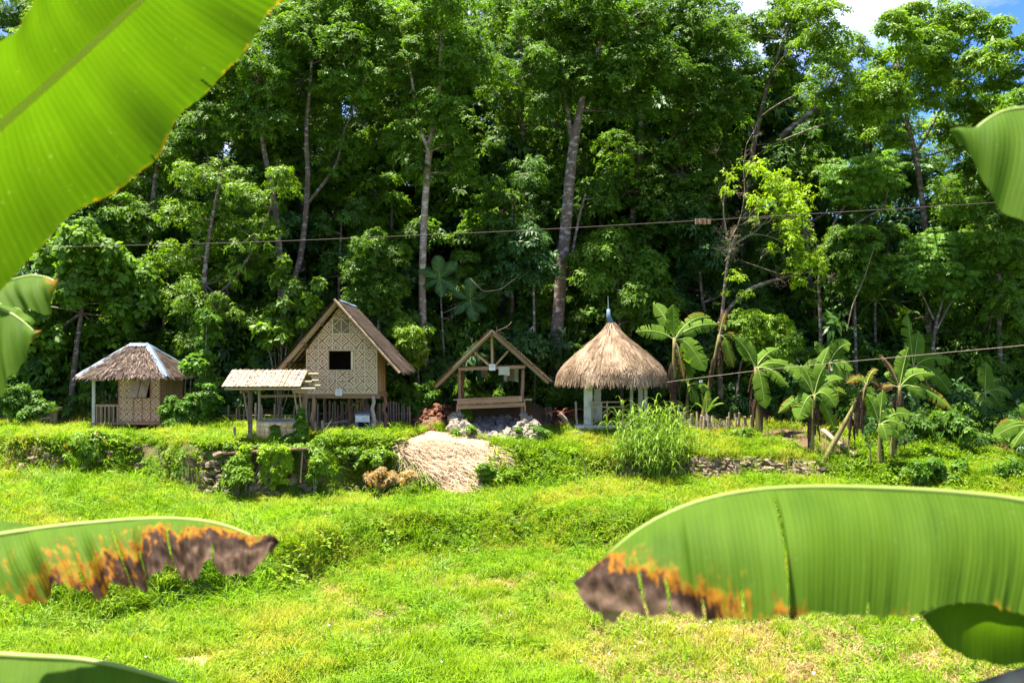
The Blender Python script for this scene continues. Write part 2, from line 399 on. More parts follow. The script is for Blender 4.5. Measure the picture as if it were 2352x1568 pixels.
MAT['banana_rib'] = flat('banana midrib', (.20, .26, .05), .5, 0, .15)
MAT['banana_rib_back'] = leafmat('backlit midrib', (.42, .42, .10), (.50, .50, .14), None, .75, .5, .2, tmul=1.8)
MAT['banana_stem'] = woodmat('banana stem', (.10, .085, .025), (.24, .20, .06), blotch=(.09, .05, .032))
MAT['banana_dead'] = flat('dead banana leaf', (.34, .24, .17), .9, 0, .55, 5)

# ------------------------------------------------------------------ ground: terraces, field, hill behind
KX = np.array([-60, -20, -16.6, -13.9, -12.5, -11.3, -8.1, -7.1, -4.7, -3.7, -.44, 1.26, 3.8, 6.4, 9.8, 12.3, 14.9, 20, 60])
K_topz = np.array([0, 0, 0, 0, 0, -.12, -.12, 0, 0, 0, -.25, -.5, -.7, -.7, -.8, -.9, -1, -1.3, -2])
K_topY = np.array([38.6, 38.6, 38.6, 38.5, 38.0, 37.45, 37.45, 38.9, 39.5, 40.3, 40.3, 40.2, 40.1, 40, 40, 40, 40, 39.5, 39])
K_botz = np.array([-1.3, -1.3, -1.3, -1.4, -1.7, -2, -2.1, -2.1, -2.1, -2.1, -2.1, -1.9, -1.6, -1.6, -1.6, -1.65, -1.9, -2.2, -2.4])
K_botY = np.array([37.9, 37.9, 37.9, 37.6, 37.3, 37.1, 37.1, 38.0, 38.4, 38.2, 37.9, 37.9, 39.4, 39.5, 39.5, 39.4, 38.2, 36, 35])
EX = np.array([-60, -12, -9.6, -6.5, -4.8, -2.5, 8, 20, 60]); EY = np.array([24.4, 24.6, 25, 27.5, 31, 32.4, 32.6, 33.4, 34])

def lumps(x, y):
    return (.05 * np.sin(x * 1.7 + .8 * np.sin(y * 1.3)) * np.sin(y * 1.9 + 1.1) + .035 * np.sin(x * 4.1 + 2 * np.sin(y * 2.7)) * np.sin(y * 4.7 + x)
            + .06 * np.sin(x * .63 + 1) * np.sin(y * .71))

def eoff(x):
    return (.12 * np.sin(x * 2.1) + .24 * np.sin(x * .83 + 1) + .1 * np.sin(x * 4.7)) * (1 - np.exp(-((x + 9.7) / 2.0) ** 2)) * (1 - np.exp(-((x + 2.2) / 2.2) ** 2))

def height(x, y):
    x = np.asarray(x, float); y = np.asarray(y, float)
    e2 = np.interp(x, EX, EY) + .35 * np.sin(x * 1.3) + .2 * np.sin(x * 3.1)
    ty = np.interp(x, KX, K_topY) + eoff(x); by = np.interp(x, KX, K_botY) + eoff(x) - .25 * (np.sin(x * 1.9 + 2) > .3) * np.abs(np.sin(x * 1.9 + 2))
    tz = np.interp(x, KX, K_topz); bz = np.interp(x, KX, K_botz)
    one = np.ones_like(x)
    hs = 1 - .45 * np.clip((x - 8) / 8, 0, 1)          # the hill is lower on the right
    bw = 2.3 + .7 * np.sin(x * .9 + 1) + .4 * np.sin(x * 2.3)
    ky = [-400 * one, 3 * one, 15 * one, e2, e2 + bw, by, ty, 43 * one, 45.6 * one, 52 * one, 78 * one, 500 * one]
    kz = [2.2 * one, 2.2 * one, -3.3 * one, -3.3 * one, -2.15 * one, bz, tz, 0 * one, .05 * one, 3.0 * hs, 7 * hs, 9 * hs]
    z = kz[0].copy()
    for i in range(len(ky) - 1):
        t = np.clip((y - ky[i]) / np.maximum(ky[i + 1] - ky[i], 1e-6), 0, 1)
        if i in (3, 5): t = t * t * (3 - 2 * t)
        z = np.where(y >= ky[i], kz[i] + (kz[i + 1] - kz[i]) * t, z)
    z = z + lumps(x, y) * np.where((y > 40) & (y < 46), .35, 1)
    for cx, cy, hh, r in ((-2.05, 42.4, .5, .6), (.75, 42.4, .5, .6), (-2.0, 44.6, 1.0, 1.0), (-.6, 45.2, 1.0, 1.2), (1.0, 44.6, 1.0, 1.0), (-3.6, 43.6, .55, .9)):
        z = z + hh * np.exp(-((x - cx) ** 2 + (y - cy) ** 2) / (r * r))
    return z

def hz(x, y): return float(height(np.array([x]), np.array([y]))[0])

def inpoly(px, py, poly):
    c = np.zeros(px.shape, bool); n = len(poly)
    for i in range(n):
        x0, y0 = poly[i]; x1, y1 = poly[(i + 1) % n]
        hit = ((y0 > py) != (y1 > py)) & (px < (x1 - x0) * (py - y0) / ((y1 - y0) if y1 != y0 else 1e-9) + x0)
        c ^= hit
    return c

xs = np.unique(np.concatenate([np.linspace(-400, -60, 12), np.linspace(-60, -26, 24), np.linspace(-26, 26, 261), np.linspace(26, 60, 24), np.linspace(60, 400, 12)]))
ys = np.unique(np.concatenate([np.linspace(-120, 0, 8), np.linspace(0, 18, 24), np.linspace(18, 48, 221), np.linspace(48, 80, 40), np.linspace(80, 500, 16)]))
GX, GY = np.meshgrid(xs, ys); GZ = height(GX, GY)
nx, ny = len(xs), len(ys)
V = np.stack([GX.ravel(), GY.ravel(), GZ.ravel()], 1)
i, j = np.meshgrid(np.arange(nx - 1), np.arange(ny - 1)); a = (j * nx + i).ravel()
Q = np.stack([a, a + 1, a + nx + 1, a + nx], 1)
PXg = 1176 + GX / np.maximum(GY, 1) * F; PYg = 784 + (CZ - GZ) / np.maximum(GY, 1) * F
def soft_rect(px, py, x0, x1, y0, y1, s=12.0):
    f = lambda t: 1 / (1 + np.exp(-np.clip(t, -30, 30)))
    return f((px - x0) / s) * f((x1 - px) / s) * f((py - y0) / (s * .5)) * f((y1 - py) / (s * .5))
bare = soft_rect(PXg, PYg, 690, 925, 968, 1004) + soft_rect(PXg, PYg, 285, 372, 978, 1004) + soft_rect(PXg, PYg, 915, 1125, 985, 1020) \
    + .9 * soft_rect(PXg, PYg, 1620, 1700, 1005, 1022) + soft_rect(PXg, PYg, 1880, 1960, 1030, 1062) + .9 * soft_rect(PXg, PYg, 375, 495, 1500, 1540)
bare = np.where((GY > 19) & (GY < 47), np.clip(bare, 0, 1), 0)
litter_shade = np.where(GY > 45.0, np.clip((GY - 45.0) / 1.5, 0, 1), 0)
litter_shade = np.clip(litter_shade + np.where((GY > 38) & (GY < 46), inpoly(PXg, PYg, [(1735, 950), (1900, 970), (1985, 1040), (1950, 1062), (1880, 1048), (1800, 1018), (1742, 1004)]) + inpoly(PXg, PYg, [(1940, 940), (2500, 940), (2500, 1090), (2352, 1062), (2230, 1022), (2080, 992)]) + soft_rect(PXg, PYg, 935, 1330, 920, 985), 0), 0, 1)  # last polygon, far right: tree shade painted in with the dark leaf colour
me = np_mesh("ground", V, Q, smooth=True, extra={"bare": bare.ravel(), "litter_shade": litter_shade.ravel()})
ground = add_obj("ground", me, mat=MAT['ground']); tag(ground, "terraced grassy ground stepping down from the huts to the field", "ground", kind="structure")

# ------------------------------------------------------------------ grass and weeds (instanced tufts)
def tuft_mesh(name, n, spread, h0, h1, w, bend, mat, tiplean=.3):
    V = []; Q = []; rn = []; k = 0
    for _ in range(n):
        a = rng.uniform(0, 6.28); r = spread * math.sqrt(rng.random()); x, y = r * math.cos(a), r * math.sin(a)
        h = rng.uniform(h0, h1); d = rng.uniform(0, 6.28); b = bend * h * rng.uniform(.3, 1.2)
        sx, sy = -math.sin(d) * w / 2, math.cos(d) * w / 2; dx, dy = math.cos(d) * b, math.sin(d) * b
        V += [(x - sx, y - sy, -.02), (x + sx, y + sy, -.02), (x + sx * .9 + dx * .3, y + sy * .9 + dy * .3, h * .6), (x - sx * .9 + dx * .3, y - sy * .9 + dy * .3, h * .6),
              (x + dx * 1.0 + sx * .15, y + dy * 1.0 + sy * .15, h * (1 - tiplean * bend * .7)), (x + dx - sx * .15, y + dy - sy * .15, h * (1 - tiplean * bend * .7))]
        Q += [(k, k + 1, k + 2, k + 3), (k + 3, k + 2, k + 4, k + 5)]; q = rng.random(); rn += [q * .8, min(1, q * .8 + .2)]; k += 6
    me = np_mesh(name, V, Q, rn); me.materials.append(mat); return me

def weed_mesh(name, n, spread, h, L, w, mat):
    V = []; Q = []; rn = []; k = 0
    for _ in range(n):
        a = rng.uniform(0, 6.28); r = spread * math.sqrt(rng.random()); p = Vector((r * math.cos(a), r * math.sin(a), h * rng.uniform(.25, 1) * (1 - .4 * r / spread)))
        d = rng.uniform(0, 6.28); e = rng.uniform(-.5, .5); l = L * rng.uniform(.6, 1.2)
        dv = Vector((math.cos(d) * math.cos(e), math.sin(d) * math.cos(e), math.sin(e))); sd = Vector((-math.sin(d), math.cos(d), rng.uniform(-.3, .3))).normalized() * w * l / L / 2
        V += [p, p + dv * l * .45 + sd, p + dv * l + Vector((0, 0, -.25 * l)), p + dv * l * .45 - sd]
        Q.append((k, k + 1, k + 2, k + 3)); rn.append(rng.random()); k += 4
    me = np_mesh(name, V, Q, rn); me.materials.append(mat); return me

def scatter(name, label, cat, P, rot, scl, idx, meshes, protoname):
    col = bpy.data.collections.new(name + "_tufts")
    for q, m in enumerate(meshes):
        o = bpy.data.objects.new("%s_%02d" % (protoname, q), m); col.objects.link(o)
    me = bpy.data.meshes.new(name); me.vertices.add(len(P)); me.vertices.foreach_set("co", np.asarray(P, np.float32).ravel())
    for nm, ty, arr, key in (("rot", 'FLOAT_VECTOR', rot, "vector"), ("scl", 'FLOAT_VECTOR', scl, "vector"), ("idx", 'INT', idx, "value")):
        a_ = me.attributes.new(nm, ty, 'POINT'); a_.data.foreach_set(key, np.asarray(arr, np.int32 if ty == 'INT' else np.float32).ravel())
    o = bpy.data.objects.new(name, me); COL.objects.link(o)
    ng = bpy.data.node_groups.new(name + "_scatter", 'GeometryNodeTree')
    ng.interface.new_socket("Geometry", in_out='INPUT', socket_type='NodeSocketGeometry')
    ng.interface.new_socket("Geometry", in_out='OUTPUT', socket_type='NodeSocketGeometry')
    N = ng.nodes; L = ng.links
    gi = N.new("NodeGroupInput"); go = N.new("NodeGroupOutput"); ip = N.new("GeometryNodeInstanceOnPoints"); ci = N.new("GeometryNodeCollectionInfo")
    ci.inputs["Collection"].default_value = col; ci.inputs["Separate Children"].default_value = True; ci.inputs["Reset Children"].default_value = True
    ip.inputs["Pick Instance"].default_value = True
    def na(nm, ty):
        n = N.new("GeometryNodeInputNamedAttribute"); n.data_type = ty; n.inputs["Name"].default_value = nm; return n.outputs["Attribute"]
    L.new(gi.outputs[0], ip.inputs["Points"]); L.new(ci.outputs[0], ip.inputs["Instance"])
    L.new(na("idx", 'INT'), ip.inputs["Instance Index"]); L.new(na("rot", 'FLOAT_VECTOR'), ip.inputs["Rotation"]); L.new(na("scl", 'FLOAT_VECTOR'), ip.inputs["Scale"])
    L.new(ip.outputs[0], go.inputs[0])
    md = o.modifiers.new("tufts", 'NODES'); md.node_group = ng
    return tag(o, label, cat, kind="stuff")

def sample(n, y0=19.5, y1=46.5, near=1.0):
    """points over the visible wedge of ground, denser near the camera"""
    out = []
    tot = 0
    while tot < n:
        y = rng.uniform(y0, y1, n); x = rng.uniform(-27, 27, n)
        keep = (np.abs(x) < y * .545 + 1.5) & (rng.random(n) < np.clip((30 / y) ** near, 0, 1.3) / 1.3)
        out.append(np.stack([x[keep], y[keep]], 1)); tot += keep.sum()
    P = np.concatenate(out)[:n]; z = height(P[:, 0], P[:, 1]); return P[:, 0], P[:, 1], z

def vnoise(x, y, s, seed=0):
    return np.sin(x * s + seed) * np.sin(y * s * 1.3 + 1.7 * seed) * .5 + np.sin(x * s * 2.3 + y * s * 1.1 + seed * 2.1) * .3 + np.sin(y * s * 3.1 - x * s * 1.9 + seed) * .2

HAY = [(905, 1035), (935, 1008), (985, 993), (1055, 998), (1105, 1013), (1150, 1038), (1152, 1058), (1118, 1066), (1100, 1092), (1092, 1118), (1075, 1140), (1045, 1145), (1005, 1130), (985, 1100), (960, 1075), (930, 1060)]
PIT = [(1035, 940), (1250, 940), (1250, 1003), (1140, 1012), (1118, 1014), (1040, 990)]
LIT = [(1735, 950), (1900, 970), (1985, 1040), (1950, 1062), (1880, 1048), (1800, 1018), (1742, 1004)]
DARK = [(1940, 940), (2500, 940), (2500, 1090), (2352, 1062), (2230, 1022), (2080, 992)]  # tree-shaded ground at far right: grass thinned, shade put into the soil colour
def excluded(px, py, y):
    e = inpoly(px, py, HAY) | (inpoly(px, py, PIT) & (y > 40))
    e |= (px > 700) & (px < 905) & (py > 962) & (py < 1001) & (y > 39)
    e |= (px > 290) & (px < 370) & (py > 975) & (py < 1003) & (y > 39)
    e |= (px > 580) & (px < 680) & (py > 990) & (py < 1021) & (y > 37.6) & (y < 40)
    e |= (inpoly(px, py, LIT) | inpoly(px, py, DARK)) & (y > 36) & (rng.random(px.shape) < .9)
    e |= (px > 380) & (px < 490) & (py > 1508) & (py < 1534)
    e |= (px > 935) & (px < 1330) & (py > 925) & (py < 985) & (y > 41)
    return e

def slope(x, y):
    return np.hypot((height(x + .15, y) - height(x - .15, y)) / .3, (height(x, y + .15) - height(x, y - .15)) / .3)

def scat_args(x, y, z, s0, s1, nidx, tilt=.25, zs=(.8, 1.3)):
    n = len(x); s = rng.uniform(s0, s1, n)
    rot = np.stack([rng.normal(0, tilt, n), rng.normal(0, tilt, n), rng.uniform(0, 6.28, n)], 1)
    return np.stack([x, y, z], 1), rot, np.stack([s, s, s * rng.uniform(zs[0], zs[1], n)], 1), rng.integers(0, nidx, n)

# short field grass
x, y, z = sample(52000); px, py = pxof(x, y, z); sl = slope(x, y)
shade = np.clip((y - 44.5) / 2, 0, 1)
dry = (px > 1330) & (py > 1400) | ((py > 1330) & (py < 1480) & (px > 720) & (px < 1280) & (vnoise(x, y, 1.1, 2) > -.15))
keep = ~excluded(px, py, y) & (rng.random(len(x)) > shade * .93) & (rng.random(len(x)) > .45 * (sl > .6)) & ~(dry & (rng.random(len(x)) < .68)) & (y < 46.5)
tufts = [tuft_mesh("grass_tuft", 26, .15, .10, .34, .013, .75, MAT['grass']) for _ in range(4)]
P, rot, scl, idx = scat_args(x[keep], y[keep], z[keep], .75, 1.35, 4)
hv = 1 + .6 * vnoise(P[:, 0], P[:, 1], .9, 4) + .3 * vnoise(P[:, 0], P[:, 1], 2.7, 1); scl[:, 2] *= np.clip(hv, .6, 1.6)
scatter("grass", "short bright green grass covering the field and terraces", "grass", P, rot, scl, idx, tufts, "grass_tuft")

# long arching grass: patches, and all along the banks
x, y, z = sample(30000, 19.5, 45); px, py = pxof(x, y, z); sl = slope(x, y)
e2 = np.interp(x, EX, EY)
lv = vnoise(x, y, .75, 1.3)
p = np.where(lv > .10, .50, .05); p = np.where((y > e2 - .6) & (y < e2 + 3.0), .70, p); p = np.where((px > 560) & (px < 720) & (py > 1190) & (py < 1420), .85, p)
p = np.where((px > 1150) & (px < 1420) & (py > 1000) & (py < 1050), .5, p); p = np.where((px < 520) & (py > 1090) & (py < 1200), .5, p)
p = np.where((px > 1450) & (py > 1010) & (py < 1050), .5, p); p = np.where((px > 1330) & (py > 1420), p * .15, p); p = np.where(y > 40.8, p * .2, p)
keep = (rng.random(len(x)) < p) & ~excluded(px, py, y)
lt = [tuft_mesh("long_grass_tuft", 22, .12, .28, .62, .016, .95, MAT['grass_long'], .55) for _ in range(4)]
P, rot, scl, idx = scat_args(x[keep], y[keep], z[keep], .6, 1.25, 4, .3)
scatter("long_grass", "long arching green grass in tufts along the banks", "grass", P, rot, scl, idx, lt, "long_grass_tuft")

# broad-leaved weeds: banks, terrace lips, among the grass
x1, y1, z1 = sample(34000, 19.5, 47); 
nb = 26000; xb = rng.uniform(-21, 21, nb); yb = rng.uniform(35.5, 41.5, nb); zb = height(xb, yb)
nb2 = 9000; xc = rng.uniform(-18, 16, nb2); yc = np.interp(xc, EX, EY) + rng.uniform(-.6, 3.0, nb2); zc = height(xc, yc)
x = np.r_[x1, xb, xc]; y = np.r_[y1, yb, yc]; z = np.r_[z1, zb, zc]; px, py = pxof(x, y, z); sl = slope(x, y)
p = np.where(vnoise(x, y, 1.3, 3.1) > .1, .3, .06); p = np.where(sl > .5, np.where(vnoise(x, y, 1.9, 2.3) > .02, .62, .12), p); p = np.where((y < 35.5) & (sl > .25), np.where(vnoise(x, y, 1.5, .7) > -.1, .42, .06), p); p = np.where((y > 45) & (px < 1330), .5, p)
p = np.where((px > 740) & (px < 915) & (py > 1000) & (py < 1060), .95, p); p = np.where((px > 480) & (px < 720) & (py > 1010) & (py < 1035), .9, p)
p = np.where((px > 1960) & (py > 1000) & (py < 1130), .7, p); p = np.where((px > 1090) & (px < 1380) & (py > 1050) & (py < 1110), .8, p)
p = np.where((px > 1560) & (px < 1905) & (py > 1050) & (py < 1102) & (sl > .4), .06, p)
p = np.where((px > 520) & (px < 720) & (py > 1035) & (py < 1140) & (sl > .5), .12, p)
p = np.where((px > 330) & (px < 1000) & (py > 1000) & (py < 1018), .55, p)
keep = (rng.random(len(x)) < p) & ~excluded(px, py, y)
wt = [weed_mesh("weed_clump", 34, .17, .24, .085, .05, MAT['weed']) for _ in range(4)]
P, rot, scl, idx = scat_args(x[keep], y[keep], z[keep], .7, 1.5, 4, .3)
big = (sl[keep] > .4) & (rng.random(len(P)) < .05); scl[big] *= 1.7
scatter("weeds", "low broad-leaved weeds creeping over the banks and terrace edges", "weeds", P, rot, scl, idx, wt, "weed_clump")

# dry stubble: bottom right, middle of the field, foot of the far bank
x, y, z = sample(30000, 19.5, 39); px, py = pxof(x, y, z)
p = np.where((px > 1270) & (py > 1395), np.clip((px - 1270) / 160, 0, 1) * .95, 0.03)
p = np.where((py > 1330) & (py < 1480) & (px > 700) & (px < 1280) & (vnoise(x, y, 1.1, 2) > -.2), .75, p)
p = np.where((py > 1262) & (py < 1330) & (px > 900), .30, p); p = np.where((py > 1150) & (py < 1195) & (px > 600) & (px < 1300), .22, p)
p = np.where((px > 1990) & (px < 2140) & (py > 1420), p * .3, p)
keep = (rng.random(len(x)) < p) & ~excluded(px, py, y)
dt = [tuft_mesh("stubble_tuft", 20, .16, .10, .30, .013, .8, MAT['dry'], .6) for _ in range(3)]
P, rot, scl, idx = scat_args(x[keep], y[keep], z[keep], .7, 1.2, 3, .45)
scatter("dry_stubble", "pale dry rice stubble among the field grass", "stubble", P, rot, scl, idx, dt, "stubble_tuft")

# small white flowers
x, y, z = sample(900, 21, 40); px, py = pxof(x, y, z)
keep = (vnoise(x, y, .8, 5) > .12) & ~excluded(px, py, y)
def flower_mesh(name, r, mat):
    V = []; Q = []; k = 0
    for q in range(5):
        t = q * 1.2566; d = Vector((math.cos(t), math.sin(t), .25)); s = Vector((-math.sin(t), math.cos(t), 0)) * .45
        V += [Vector((0, 0, 0)), (d * .6 + s) * r, d * r, (d * .6 - s) * r]; Q.append((k, k + 1, k + 2, k + 3)); k += 4
    me = np_mesh(name, V, Q, rng.random(5)); me.materials.append(mat); return me
P, rot, scl, idx = scat_args(x[keep], y[keep], z[keep] + .24, .7, 1.2, 1, .5)
scatter("white_flowers", "tiny white wildflowers dotted through the grass", "flowers", P, rot, scl, idx, [flower_mesh("white_flower", .03, MAT['flower_white'])], "white_flower")

# puddle of muddy water at the near edge of the field
c = at(432, 1521, 21.9); mb = MB(); pz = hz(c.x, c.y) + .03
pts = [(c.x + .62 * math.cos(t) * (1 + .2 * math.sin(3 * t)), c.y + .32 * math.sin(t) * (1 + .15 * math.cos(2 * t)), pz) for t in np.linspace(0, 6.28, 28, endpoint=False)]
mb.add(pts, [tuple(range(28))]); pud = mb.build("puddle", MAT['puddle'], base=(c.x, c.y, pz)); tag(pud, "small muddy brown puddle in the near field grass", "puddle", kind="structure")

# ------------------------------------------------------------------ trees
def nrm(a): return a / np.maximum(np.linalg.norm(a, axis=-1, keepdims=True), 1e-9)

def leaf_clumps(C, Rad, L, wr, nros, per, flatten=.65, zmin=-.35, droop=.35, shell=.6):
    """rosettes of leaves over the shells of clumps: C (n,3) centres, Rad (n,) radii -> vertices, quads, per-face shade"""
    n = len(C); k = n * nros
    u = rng.normal(size=(k, 3)); u = nrm(u); u[:, 2] = np.where(u[:, 2] < zmin, -u[:, 2], u[:, 2])
    ci = np.repeat(np.arange(n), nros); rad = Rad[ci][:, None]
    p = C[ci] + u * rad * rng.uniform(shell, 1.0, (k, 1)) * np.array([1, 1, flatten])
    ax = nrm(u + np.array([0, 0, .55])); t1 = nrm(np.cross(ax, rng.normal(size=(k, 3)))); t2 = np.cross(ax, t1)
    m = k * per; ri = np.repeat(np.arange(k), per)
    ph = np.tile(np.arange(per) / per * 6.283, k) + rng.uniform(0, 1.0, m); be = rng.uniform(-.1, .6, m)[:, None]
    d = np.cos(ph)[:, None] * t1[ri] + np.sin(ph)[:, None] * t2[ri]
    dr = nrm(d * np.cos(be) + ax[ri] * np.sin(be) + np.array([0, 0, -1]) * rng.uniform(0, droop * 1.6, (m, 1)))
    sd = nrm(np.cross(dr, ax[ri] + rng.normal(0, .25, (m, 3)))); l = (L * rng.uniform(.65, 1.2, m))[:, None]
    o = p[ri] + dr * l * .12; w = l * wr * .5
    up = np.cross(sd, dr)
    V = np.stack([o, o + dr * l * .45 + sd * w - up * w * .25, o + dr * l + np.array([0, 0, -.15]) * l, o + dr * l * .45 - sd * w - up * w * .25], 1).reshape(-1, 3)
    Q = np.arange(m * 4).reshape(-1, 4)
    rn = np.clip(.5 * rng.random(n)[ci][ri] + .25 * rng.random(k)[ri] + .3 * rng.random(m) - .02, 0, 1)
    return V, Q, rn

STY = {  # leaf length, width ratio, rosettes, leaves per rosette, flatten, zmin, droop
    'forest': (.205, .38, 23, 8, .62, -.4, .35), 'lance': (.19, .34, 20, 8, .75, -.6, .5), 'heart': (.30, .85, 12, 4, .8, -.6, .7),
    'feather': (.13, .34, 30, 9, .22, -.4, .15), 'fine': (.13, .42, 26, 7, .7, -.5, .35), 'whorl': (.28, .34, 13, 8, .7, -.5, .5)}

def limb(mb, a, b, r0, r1, sag=.0, n=5, side=5):
    a = Vector(a); b = Vector(b); d = (b - a); mid = (a + b) / 2 + Vector((rng.normal(0, .06), rng.normal(0, .06), 0)) * d.length + Vector((0, 0, -sag * d.length))
    pts = bez(a, mid, b, n); mb.tube(pts, list(np.linspace(r0, r1, n)), side, cap=False)

def crown_of(name, blobs, style, mat, parent, trunk_pts, density=1.0, clump_r=.75, barkmat=None, thick=.05):
    """blobs: (world centre, radius m). Builds the crown child and, under it, the branches that carry it."""
    C = []; Rr = []; br = MB(); T = [Vector(p) for p in trunk_pts]
    for c, r in blobs:
        c = Vector(c); n = max(3, int(density * 7.6 * (r / clump_r) ** 1.9))
        near = min(T, key=lambda q: (q - c).length + max(0, q.z - c.z) * 1.5)
        limb(br, near, c, thick, thick * .45, -.05, 6)
        for _ in range(n):
            u = rng.normal(size=3); u /= np.linalg.norm(u); q = np.array(c) + u * r * rng.uniform(.45, 1.0) * np.array([1, 1, .85])
            C.append(q); Rr.append(clump_r * rng.uniform(.65, 1.15))
            if rng.random() < .6: limb(br, c, q, thick * .35, .008, .0, 4, 4)
    L, wr, nr, per, fl, zm, dr = STY[style]
    V, Q, rn = leaf_clumps(np.array(C), np.array(Rr), L, wr, nr, per, fl, zm, dr)
    cr = add_obj("crown", np_mesh("crown", V, Q, rn), parent, mat=mat)
    br.build("branches", barkmat or MAT['bark'], parent, smooth=True)['kind'] = 'stuff'
    return cr

def smooth_pts(pts, rad, n):
    P = resample(pts, n); d = np.r_[0, np.cumsum(np.linalg.norm(np.diff(np.array([tuple(p) for p in pts]), axis=0), axis=1))]
    return [Vector(p) for p in P], list(np.interp(np.linspace(0, d[-1], n), d, rad))

def hero_tree(label, Y, stems, blobs, style='forest', mat='leaf_forest', bark='bark', density=1.0, clump_r=.75, name="tree", group=None, thick=.05, dY=1.2, shade_fwd=0.0):
    """stems: lists of (px, py, radius m[, dY]); the first is the trunk; blobs: (px, py, r px[, dY])"""
    b0 = stems[0][0]; base = at(b0[0], b0[1], Y); base.z = min(base.z, hz(base.x, base.y)) - .1
    t = thing(name, label, "tree" if "tree" in name else "bush", base, group)
    allp = []; tm = MB()
    for si, st in enumerate(stems):
        pts = [at(s[0], s[1], Y + (s[3] if len(s) > 3 else 0)) for s in st]
        if si == 0: pts = [base] + pts
        rad = [s[2] for s in st]
        if si == 0: rad = [rad[0] * 1.35] + rad
        pp, rr = smooth_pts(pts, rad, max(8, 4 * len(pts))); tm.tube(pp, rr, 9, cap=False); allp += pp[len(pp) // 2:]
    tm.build("trunk", MAT[bark], t, smooth=True)
    bl = []
    for b in blobs:
        y = Y + (b[3] if len(b) > 3 else rng.uniform(-dY, dY) + (shade_fwd * rng.uniform(.3, 1) if b[1] < 270 else 0)); bl.append((at(b[0], b[1], y), b[2] * y / F))  # high crown blobs pulled toward the camera to cast shade on the ground
    crown_of("crown", bl, style, MAT[mat], t, allp, density, clump_r, MAT[bark], thick)
    return t

hero_tree("slender straight tree with pale blotched trunk rising right of the big A-frame house", 48.5,
    [[(980, 905, .22), (972, 780, .19), (969, 640, .18), (975, 480, .17), (985, 350, .17), (992, 300, .12), (1010, 200, .10), (1015, 60, .07), (1015, -40, .05)], [(985, 345, .12), (966, 300, .10), (955, 240, .08), (940, 150, .05)]],
    [(955, 262, 52), (1012, 250, 55), (960, 385, 42), (930, 340, 40), (1045, 330, 45), (1000, 90, 85), (930, 150, 75), (1070, 150, 70), (1010, 0, 80), (900, 60, 70), (1060, 400, 45), (1020, 170, 60)], bark='bark_pale')
hero_tree("tall leaning tree with thick brown trunk behind the open shed", 48.0,
    [[(1270, 918, .40), (1276, 800, .34), (1284, 700, .30), (1293, 590, .29), (1303, 480, .27), (1311, 380, .25), (1322, 300, .22), (1335, 240, .17), (1350, 170, .12), (1385, 90, .08), (1400, -20, .05)],
     [(1316, 330, .13), (1306, 280, .12), (1300, 235, .10), (1280, 130, .07)], [(1308, 640, .06), (1318, 560, .07), (1332, 490, .07), (1345, 445, .05)]],
    [(1340, 190, 60), (1265, 235, 50), (1400, 160, 75), (1445, 60, 85), (1300, 100, 85), (1350, 20, 90), (1240, 150, 60), (1440, 260, 50), (1395, 250, 40), (1385, 460, 38), (1235, 40, 70)], density=1.05)
hero_tree("twin-stemmed tree with rough bark at left of the A-frame roof", 49.5,
    [[(655, 800, .24), (648, 690, .22), (640, 560, .18), (628, 450, .15), (605, 340, .12), (590, 220, .08)], [(662, 680, .15), (690, 600, .15), (702, 500, .14), (708, 400, .13), (702, 300, .11), (712, 200, .08), (720, 80, .05)], [(704, 470, .08), (745, 420, .09), (775, 375, .07), (790, 300, .05)]],
    [(650, 90, 85), (745, 95, 90), (690, 190, 80), (600, 180, 70), (820, 190, 70), (800, 120, 70), (770, 370, 55), (810, 340, 50), (620, 290, 55), (560, 270, 60), (540, 120, 80), (740, 10, 80), (840, 40, 70)])
hero_tree("yellow-green leafy tree overhanging between hip-roofed hut and the well", 46.8,
    [[(480, 905, .14), (474, 760, .12), (468, 640, .11), (480, 540, .09), (500, 440, .06), (510, 380, .04)], [(474, 700, .07), (540, 640, .06), (590, 560, .05), (620, 480, .04)]],
    [(450, 400, 55), (520, 415, 55), (575, 455, 50), (430, 500, 55), (500, 520, 60), (575, 545, 55), (400, 590, 55), (470, 600, 55), (545, 640, 50), (420, 680, 50), (500, 720, 50), (640, 420, 45), (610, 520, 40), (590, 600, 40), (560, 740, 38), (460, 780, 40)],
    'lance', 'leaf_bright', density=.75, clump_r=.7)
hero_tree("broad heart-leaved tree hanging over the hip-roofed hut", 46.4,
    [[(165, 900, .14), (175, 800, .12), (190, 700, .10), (200, 600, .07), (215, 500, .05)]],
    [(180, 560, 60), (255, 600, 55), (170, 650, 60), (250, 680, 55), (320, 640, 50), (330, 700, 40), (120, 700, 50), (110, 780, 45), (230, 760, 45), (130, 600, 50), (60, 700, 50), (290, 740, 35), (60, 830, 45)],
    'heart', 'leaf_forest', density=.9, clump_r=.6)
hero_tree("rounded glossy young tree just left of the slender pale trunk", 47.2,
    [[(872, 900, .08), (870, 780, .07), (868, 640, .05), (872, 560, .03)]],
    [(865, 600, 45), (905, 590, 40), (835, 620, 42), (860, 670, 55), (905, 660, 40), (830, 690, 40), (880, 720, 38), (850, 560, 35)], 'lance', 'leaf_forest', density=1.1, clump_r=.55, dY=.6)
hero_tree("leafy sapling crossing the slender trunk beside the bamboo pickets", 46.6,
    [[(965, 925, .05), (960, 850, .045), (955, 780, .03)]], [(935, 775, 30), (950, 800, 26), (922, 755, 26), (945, 830, 22), (968, 770, 16)], 'lance', 'leaf_bright', density=1.2, clump_r=.42, dY=.4, name="sapling_tree")
